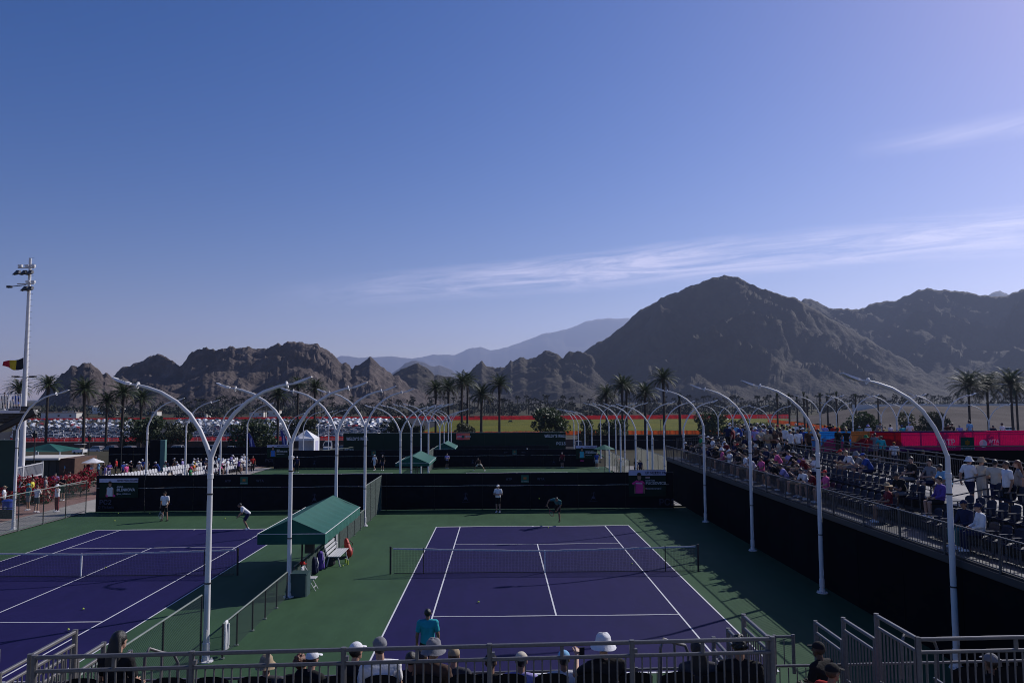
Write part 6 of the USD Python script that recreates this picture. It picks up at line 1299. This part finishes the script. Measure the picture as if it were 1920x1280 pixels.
far_fence('red plastic mesh fence behind the parked cars on the left', pxx(40, 566), pxx(430, 566), 566, 566, ZF, 1.3, 'red_mesh', 30)
far_fence('orange mesh fence slanting across the right end of the field', pxx(1440, 420), pxx(1600, 262), 420, 262, ZF, 1.9, 'orange_mesh', 24)
far_fence('pale railing in front of the sand bank', pxx(1420, 470), pxx(1640, 470), 470, 470, ZF + .4, 1.9, 'house_white', 40, rails=True, name='rail_fence')

# sand bank right
solo('sand_slope', grid(np.linspace(pxx(1600, 330), pxx(2200, 330), 50), np.arange(270, 430, 5.0), lambda x, y: ZF + .2 + np.clip((y - 290) / 100, 0, 1) * 8.6 * np.clip((x - pxx(1600, 330)) / 50, 0, 1) + (meshkit.fbm(np.stack([x / 26, y / 18, x * 0], -1), 4, 3) - .5) * 2.6 * np.clip((y - 270) / 40, 0, 1)), M['sand'], kind='structure', smooth=True)
ww = thing('boundary_wall', 'long pale wall on top of the sand bank at the right', 'wall')
for k in range(14): part(ww, 'wall_panel', box2((pxx(1600, 405) + k * 14 + .05, 405, -2), (pxx(1600, 405) + (k + 1) * 14, 405.5, 3.6)), M['house_white'])
lp_ = thing('street_lamp', 'slim dark lamp post alone before the field', 'street lamp', (pxx(1239, 225), 225, -8.8)); part(lp_, 'post', tube([(0, 0, 0), (0, 0, 9)], [.14, .1], 6), M['black_metal']); part(lp_, 'head', box((0, 0, 9.05), (.6, .3, .15)), M['black_metal'])

# ---------------------------------------------------------------- vehicles
def car(kind, tone):
    """front towards +y; built as lofted shell, cabin, windows, wheels"""
    p = thing('parked_car', '', 'car')
    L, Wd, H = {'sedan': (4.7, 1.82, 1.46), 'suv': (4.75, 1.92, 1.76), 'pickup': (5.6, 2.0, 1.85), 'van': (5.2, 2.0, 2.1)}[kind]
    hy = H * .56; y0, y1 = -L / 2, L / 2
    prof = [(y0, .42, .80), (y0 + .08, .86, hy * .95), (y0 + .5, .98, hy), (0, 1.0, hy * 1.0), (y1 - 1.1, .98, hy * .96), (y1 - .25, .9, hy * .82), (y1, .78, hy * .6)]
    part(p, 'body', loft([[(-Wd / 2 * w, y, .3), (Wd / 2 * w, y, .3), (Wd / 2 * w, y, z * .72), (Wd / 2 * w * .93, y, z), (-Wd / 2 * w * .93, y, z), (-Wd / 2 * w, y, z * .72)] for y, w, z in [(a, max(b, .84), c if c > .8 else .8) for a, b, c in prof]]), M['paint_' + tone], smooth=30)
    ca = {'sedan': (-L * .40, -L * .24, L * .06, L * .24), 'suv': (-L * .485, -L * .42, L * .08, L * .25), 'pickup': (-L * .1, -L * .06, L * .14, L * .28), 'van': (-L * .49, -L * .46, L * .2, L * .36)}[kind]
    ra_, rb2, rc_, rd = ca
    cab = lambda s, zt, e: [[(-Wd * .45 * s, y, zb_), (Wd * .45 * s, y, zb_), (Wd * .38 * s, yt, zt), (-Wd * .38 * s, yt, zt)] for y, yt, zb_ in ((ra_ - e, rb2 - e, hy - .02), (rd + e, rc_ + e, hy - .04))]
    part(p, 'cabin', loft(cab(.985, H - .05, 0)), M['glass_dark'])
    part(p, 'roof', loft([[(-Wd * .375, y, H - .05 + d), (Wd * .375, y, H - .05 + d), (Wd * .33, y, H + d), (-Wd * .33, y, H + d)] for y, d in ((rb2 - .06, 0), ((rb2 + rc_) / 2, .02), (rc_ + .05, 0))]), M['paint_' + tone], smooth=30)
    for s in (-1, 1):
        part(p, 'window_pillar', join(bar((s * Wd * .452, rd, hy), (s * Wd * .378, rc_ + .02, H - .03), .07), bar((s * Wd * .452, ra_, hy), (s * Wd * .378, rb2 - .02, H - .03), .1), bar((s * Wd * .452, (ra_ + rd) / 2, hy), (s * Wd * .378, (rb2 + rc_) / 2, H - .03), .07)), M['paint_' + tone])
        for y in (-L * .3, L * .31):
            w = part(p, 'wheel', tube([(s * (Wd / 2 - .2), y, .34), (s * (Wd / 2 + .012), y, .34)], .34, 14), M['tyre']); part(w, 'rim', tube([(s * (Wd / 2 + .0), y, .34), (s * (Wd / 2 + .02), y, .34)], .21, 10), M['chrome'])
        part(p, 'headlight', box((s * Wd * .34, y1 - .06, hy * .7), (.36, .2, .14)), M['head_lamp']); part(p, 'tail_light', box((s * Wd * .4, y0 - .0, hy * .82), (.24, .1, .24)), M['tail_lamp']); part(p, 'mirror', box((s * (Wd / 2 + .08), rd - .45, hy + .06), (.16, .1, .13)), M['paint_' + tone])
    if kind == 'pickup': part(p, 'bed', box2((-Wd * .42, y0 + .1, hy - .03), (Wd * .42, -L * .12, hy + .01)), M['black_metal'])
    return p
CARS = {}
TN = dict(white='white', silver='silver', grey='grey', black='black', navy='dark blue', red='red', blue='bright blue', sand='beige')
def park(kind, tone, x, y, z, rz, label, group=None):
    if (kind, tone) not in CARS:
        CARS[(kind, tone)] = p = car(kind, tone); pr = stage.GetPrimAtPath(p); pr.GetAttribute('xformOp:translate').Set(Gf.Vec3d(x, y, z)); pr.GetAttribute('xformOp:rotateZ').Set(math.degrees(rz)); data(pr, label, None, group)
    else: dup(CARS[(kind, tone)], (x, y, z), rz, label, group)
rc2 = random.Random(11); total = 0; far_cars = []
lowcar = hullm([(x * .9, y, z) for x in (-1, 1) for y, z in ((-2.2, .3), (2.25, .35), (2.2, .8), (-2.2, .95))]), hullm([(x * w, y, z) for x in (-1, 1) for w, y, z in ((.84, -2.0, .9), (.84, 1.1, .9), (.7, -1.6, 1.5), (.7, .4, 1.5))])
for r, d in enumerate((243, 250, 259, 266, 277, 285, 298, 307, 322, 333, 350, 364, 384, 402, 428, 452, 484, 520)):
    step = 3.9 if r < 6 else 4.4; x = pxx(28, d) + rc2.uniform(0, 2); cnt = {}; xe = pxx(772, d)
    while x < xe:
        hole = any(a < 936 + (x - EYE[0]) * FPX / (d - EYE[1]) < b for a, b in ((255, 335), (457, 502), (557, 590), (750, 788)))
        if not hole and rc2.random() < .9:
            t = rc2.choices(['white', 'silver', 'grey', 'black', 'navy', 'red', 'blue', 'sand'], [38, 17, 12, 20, 6, 3, 2, 2])[0]; k = rc2.choice(['sedan', 'suv', 'suv', 'sedan', 'suv'])
            an = (math.pi if r % 2 else 0) + .85 + rc2.uniform(-.06, .06); yy = d + rc2.uniform(-.4, .4)
            if total < 283:
                i = cnt.get((k, t), 0); cnt[(k, t)] = i + 1; total += 1
                park(k, t, x, yy, ZF + .03, an, f'{ORD[i]} {TN[t]} {"SUV" if k == "suv" else "saloon"} from the left in the {ORD[r]} row of the car park', 'cars parked in the big car park')
            else:
                R_ = rot(an)
                for m_ in lowcar: far_cars.append((m_[0] @ R_.T + V(x, yy, ZF), m_[1]))
        x += step
solo('distant_parked_cars', join(*far_cars), usdkit.material(stage, '/World/Looks/far_car_paint', {'g': ('geometry', {}), 'v': ('voronoi_texture', {'scale': .21}), 's': ('separate_color', {}), 'r': ('rgb_ramp', {'interpolate': False, 'ramp': [(0, (.65, .65, .66)), (.3, (.012, .012, .016)), (.55, (.35, .36, .38)), (.72, (.7, .7, .7)), (.86, (.02, .03, .07)), (.95, (.25, .02, .02))]}), 'p': ('principled_bsdf', {'roughness': .35})}, [('g.position', 'v.vector'), ('v.color', 's.color'), ('s.r', 'r.fac'), ('r.color', 'p.base_color')], surface='p.BSDF'), kind='stuff')
for px, Y, k, t, a, lb in [(181, 186, 'suv', 'silver', 1.25, 'silver SUV on the road right of the shade canopy'), (207, 182, 'suv', 'black', 1.3, 'large black SUV on the road between two silver cars'), (241, 187, 'suv', 'silver', 1.25, 'silver SUV on the road by the big dark tree'),
                          (615, 150, 'van', 'silver', 3.3, 'silver van behind the second courts, right of the white tent'), (1128, 150, 'van', 'black', 3.1, 'black van behind the lamp posts right of the green wall'), (1084, 148, 'suv', 'black', 3.1, 'dark SUV just right of the green wall'), (1222, 190, 'van', 'black', 1.57, 'dark van on the road right of the narrow walkway'), (1285, 190, 'suv', 'navy', 1.6, 'dark blue SUV on the road behind the grandstand end'), (1200, 188, 'sedan', 'grey', 1.6, 'grey saloon on the road left of the dark van'),
                          (330, 188, 'suv', 'white', 1.5, 'white car roof over the dark wall right of the teal pillar'), (395, 188, 'suv', 'silver', 1.6, 'silver car on the road behind the nearest double lamp'), (432, 187, 'sedan', 'white', 1.5, 'white saloon on the road behind the white seats'), (640, 189, 'sedan', 'grey', 1.5, 'grey saloon on the road left of the tall green wall'),
                          (1888, 262, 'van', 'white', 1.57, 'white van before the sand bank at the far right'), (1560, 460, 'van', 'silver', 1.6, 'silver van behind the pale railing at the far right of the field'), (807, 455, 'suv', 'white', 1.4, 'white SUV alone at the left end of the field'), (818, 462, 'sedan', 'silver', 1.4, 'silver saloon alone at the left end of the field')]:
    park(k, t, pxx(px, Y), Y, float(ground_h(pxx(px, Y), Y)) + .08 if Y < 230 else (ZF + .1 if Y > 300 else ZF + .3), a, lb)
gc = thing('golf_cart', 'white golf cart below the parked silver cars', 'cart', (pxx(151, 120), 120, float(ground_h(pxx(151, 120), 120)) + .05), 1.4)
part(gc, 'body', hullm([(x, y, z) for x in (-.6, .6) for y, z in ((-1.2, .3), (1.2, .3), (1.2, .75), (.7, .95), (-1.2, .85))]), M['paint_white']); part(gc, 'roof', box((0, -.1, 1.85), (1.25, 1.7, .06)), M['paint_white']); part(gc, 'seat', box((0, -.3, .95), (1.1, .5, .25)), M['cloth_cream'])
for sx in (-.55, .55):
    for sy in (-.8, .6): part(gc, 'roof_post', bar((sx, sy, .8), (sx, sy * .95, 1.83), .04), M['dark_steel']); part(gc, 'wheel', tube([(sx * .9, sy * 1.1, .22), (sx * 1.2, sy * 1.1, .22)], .22, 10), M['tyre'])
mw = thing('mower', 'dark ride-on mower far out on the grass field', 'mower', (pxx(957, 440), 440, ZF + .05)); part(mw, 'body', box((0, 0, .7), (1.8, 2.4, .7)), M['black_metal']); part(mw, 'hood', box((0, .9, 1.25), (1.1, .8, .4)), M['black_metal']); part(mw, 'seat', box((0, -.3, 1.4), (.7, .5, .7)), M['cloth_yellow'])
for sx in (-1, 1):
    for sy in (-.8, .8): part(mw, 'wheel', tube([(sx * .9, sy, .45), (sx * 1.2, sy, .45)], .45, 10), M['tyre'])

# ---------------------------------------------------------------- palms and trees
PP = {}
def palm(px, py_crown, Y, label, kind=0, group=None, wide=False):
    x, _, zc = aty(px, py_crown, Y); g0 = float(ground_h(x, Y)); h = zc - g0
    tied = kind == 9; v = (kind, round(h / 4), wide) if not tied else ('t', 0)
    h0 = 13.0 if tied else max(8, 4.0 * round(h / 4))
    if v not in PP:
        PP[v] = p = thing('bundled_palm' if tied else 'palm_tree', '', 'palm tree'); palm_parts(p, h0, 3.0 if tied else 7.6 if wide else 4.9, 17 + kind * 5 + int(h0), tied, nfr=92 if wide else 54)
        pr = stage.GetPrimAtPath(p); pr.GetAttribute('xformOp:translate').Set(Gf.Vec3d(float(x), Y, g0)); UsdGeom.Xformable(pr).AddScaleOp().Set(Gf.Vec3f(*([h / h0] * 3))); data(pr, label, None, group)
    else: dup(PP[v], (x, Y, g0), rng.uniform(0, 6), label, group, scale=h / h0)
for px, py, Y, lb, k in [(35, 729, 195, 'palm partly hidden by the light mast', 0), (90, 722, 190, 'palm between the light mast and the first lamp arm', 1), (160, 731, 188, 'tall palm below the small left peak', 2), (201, 752, 196, 'shorter palm right of the tall palm below the peak', 0), (231, 737, 200, 'palm left of the big dark tree', 1), (265, 748, 215, 'palm rising behind the big dark tree', 2),
                         (522, 741, 225, 'palm behind the second two-armed lamp', 0), (559, 722, 235, 'dark palm behind the flange of the second lamp arm', 1), (591, 727, 226, 'palm right of the second lamp post arm', 2), (817, 729, 226, 'leftmost palm of the centre group, leaning left', 1), (841, 727, 238, 'second palm of the centre group', 2), (866, 717, 222, 'taller palm of the close pair in the centre', 0), (876, 713, 232, 'tallest palm of the centre group, right of the close pair', 1), (902, 740, 212, 'lower palm right of the tallest centre palm', 2), (936, 722, 210, 'rightmost palm of the centre group standing alone', 0),
                         (1137, 740, 232, 'leftmost low palm of the right-centre group', 1), (1166, 722, 212, 'left palm of the twin trunks right of centre', 2), (1174, 727, 220, 'right palm of the twin trunks right of centre', 0), (1209, 737, 214, 'palm between the twin trunks and the tallest right palm', 1), (1244, 710, 190, 'tallest palm right of centre, trunk leaning', 2), (1274, 752, 214, 'slim palm right of the tallest right-centre palm', 9),
                         (1815, 724, 205, 'left palm of the dense group at the right edge', 0), (1850, 724, 212, 'middle palm of the dense group at the right edge', 1), (1895, 720, 200, 'right palm of the dense group at the right edge', 2), (1905, 733, 215, 'slim palm behind the right edge group', 1)]:
    palm(px, py, Y, lb, k, wide=px > 1800 and px != 1905)
for i, (px, py) in enumerate([(1457, 746), (1479, 747), (1494, 750), (1507, 745), (1537, 746), (1551, 747), (1568, 744), (1604, 748), (1646, 750), (1513, 751)]): palm(px, py, 300 + 6 * (i % 3), f'{ORD[i]} palm with tied-up fronds behind the right lamp posts', 9)
for px, py0, py1, Y, w, leaf, lb in [(275, 775, 836, 205, 15, 'leaf_a', 'big dark bushy tree left of the nearest two-armed lamp'), (336, 784, 834, 200, 12.5, 'leaf_b', 'paler olive bushy tree beside the big dark tree'), (478, 784, 832, 196, 15, 'leaf_a', 'dark bushy tree behind the blue feather flag'), (566, 773, 822, 215, 11, 'leaf_b', 'olive tree above the white tent'), (747, 775, 815, 215, 14, 'leaf_a', 'dark bushy tree left of the third lamp group'), (775, 788, 815, 210, 9, 'leaf_b', 'lower olive tree at the right of the dark tree'),
                                  (868, 780, 815, 215, 10, 'leaf_b', 'loose olive tree around the close pair of palms'), (1030, 757, 812, 180, 12.5, 'leaf_a', 'dense round tree over the end of the tall green wall'), (1110, 778, 818, 190, 9, 'leaf_a', 'small dark tree behind the right lamp posts, left one'), (1148, 775, 818, 195, 10, 'leaf_a', 'small dark tree behind the right lamp posts, right one'), (1340, 763, 812, 200, 12, 'leaf_a', 'dark bushy tree behind the farthest grandstand lamp'), (1385, 775, 812, 205, 10, 'leaf_b', 'olive bush right of the dark tree by the field'),
                                  (1428, 783, 812, 210, 9, 'leaf_a', 'low dark bush behind the standing crowd'), (1612, 764, 808, 195, 13, 'leaf_a', 'bushy tree behind the blue end of the banner'), (1728, 767, 806, 195, 14, 'leaf_b', 'bushy tree behind the nearest right lamp arm')]:
    t = aty(px, py0, Y); g0 = float(ground_h(t[0], Y)); p = thing('bushy_tree', lb, 'tree', (t[0], Y, g0)); tree_parts(p, w, t[2] - g0, int(px), leaf)

# the belt of palms, scrub and gardens below the mountains
rb2_ = random.Random(5); cs = []
for i in range(620):
    px = rb2_.uniform(-60, 2000); Y = rb2_.uniform(585, 1150); x = pxx(px, Y); h = rb2_.uniform(3, 9) * (1.35 if rb2_.random() < .25 else 1); w = rb2_.uniform(3, 8)
    cs.append((x, Y, float(ground_h(x, Y)) + h * .55, w, w, h * .6))
solo('desert_scrub', leaf_cloud(cs, 60, 1.5, 31), M['leaf_far'], kind='stuff')
for i in range(90):
    x = rb2_.uniform(pxx(1640, 330), pxx(2000, 330)); y = rb2_.uniform(285, 400); h = rb2_.uniform(.6, 2.4); cs.append((x, y, ZF + .3 + np.clip((y - 290) / 100, 0, 1) * 8.6 * np.clip((x - pxx(1600, 330)) / 50, 0, 1) + h * .4, h, h, h * .6))
pv = []
for i in range(260):
    px = rb2_.uniform(300, 1950); Y = rb2_.uniform(570, 800); x = pxx(px, Y); g0 = float(ground_h(x, Y)); h = rb2_.uniform(9, 17)
    pv.append(tube([(x, Y, g0), (x, Y, g0 + h)], .35, 4)); r = np.random.default_rng(i)
    for k in range(12):
        a = k * .5236 + r.uniform(0, .3); e = r.uniform(-.5, .9); L = 3.2; t = V(math.cos(a) * math.cos(e), math.sin(a) * math.cos(e), math.sin(e)) * L; s = V(-math.sin(a), math.cos(a), 0) * .5; c = V(x, Y, g0 + h)
        pv.append((np.array([c, c + t * .55 + s + V(0, 0, .3), c + t + V(0, 0, -.9), c + t * .55 - s + V(0, 0, .3)]), np.array([[0, 1, 2], [0, 2, 3]])))
solo('far_palms', join(*pv), M['leaf_far'], kind='stuff')
for i, (px, py, w, h, Y, n) in enumerate([(116, 787, 30, 5.2, 590, 3), (58, 772, 13, 5, 700, 2), (133, 774, 12, 4.5, 720, 2), (172, 764, 10, 4.5, 900, 2), (186, 768, 12, 6.5, 860, 2), (208, 770, 14, 4.5, 820, 3), (227, 768, 9, 4, 900, 2), (286, 775, 14, 4, 720, 2), (484, 781, 12, 4.5, 620, 2), (506, 780, 18, 5.5, 640, 3), (378, 780, 14, 4, 640, 2), (642, 772, 12, 4, 800, 2)]):
    c = aty(px, py, Y); g0 = float(ground_h(c[0], Y)); p = thing('white_house', f'{"long low white building" if i == 0 else "small pale house"} among the scrub below the left mountains, {ORD[i]} from a list left to right' if False else f'{"long low white building behind the car park" if i == 0 else "small pale flat house in the scrub"}, {ORD[i]} of the houses below the mountains', 'house', (c[0], Y, g0), rb2_.uniform(-.2, .2))
    zz_ = max(h, c[2] - g0 + h * .5)
    part(p, 'wall', box((0, 0, zz_ / 2), (w, 8, zz_)), M['house_white']); part(p, 'roof', box((0, 0, zz_ + .15), (w + .8, 8.8, .3)), M['roof_tile'])
    for k in range(n): part(p, 'window', box((-w / 2 + (k + .5) * w / n, -4.02, zz_ - h * .45), (1.6, .1, 1.4)), M['glass_dark'])
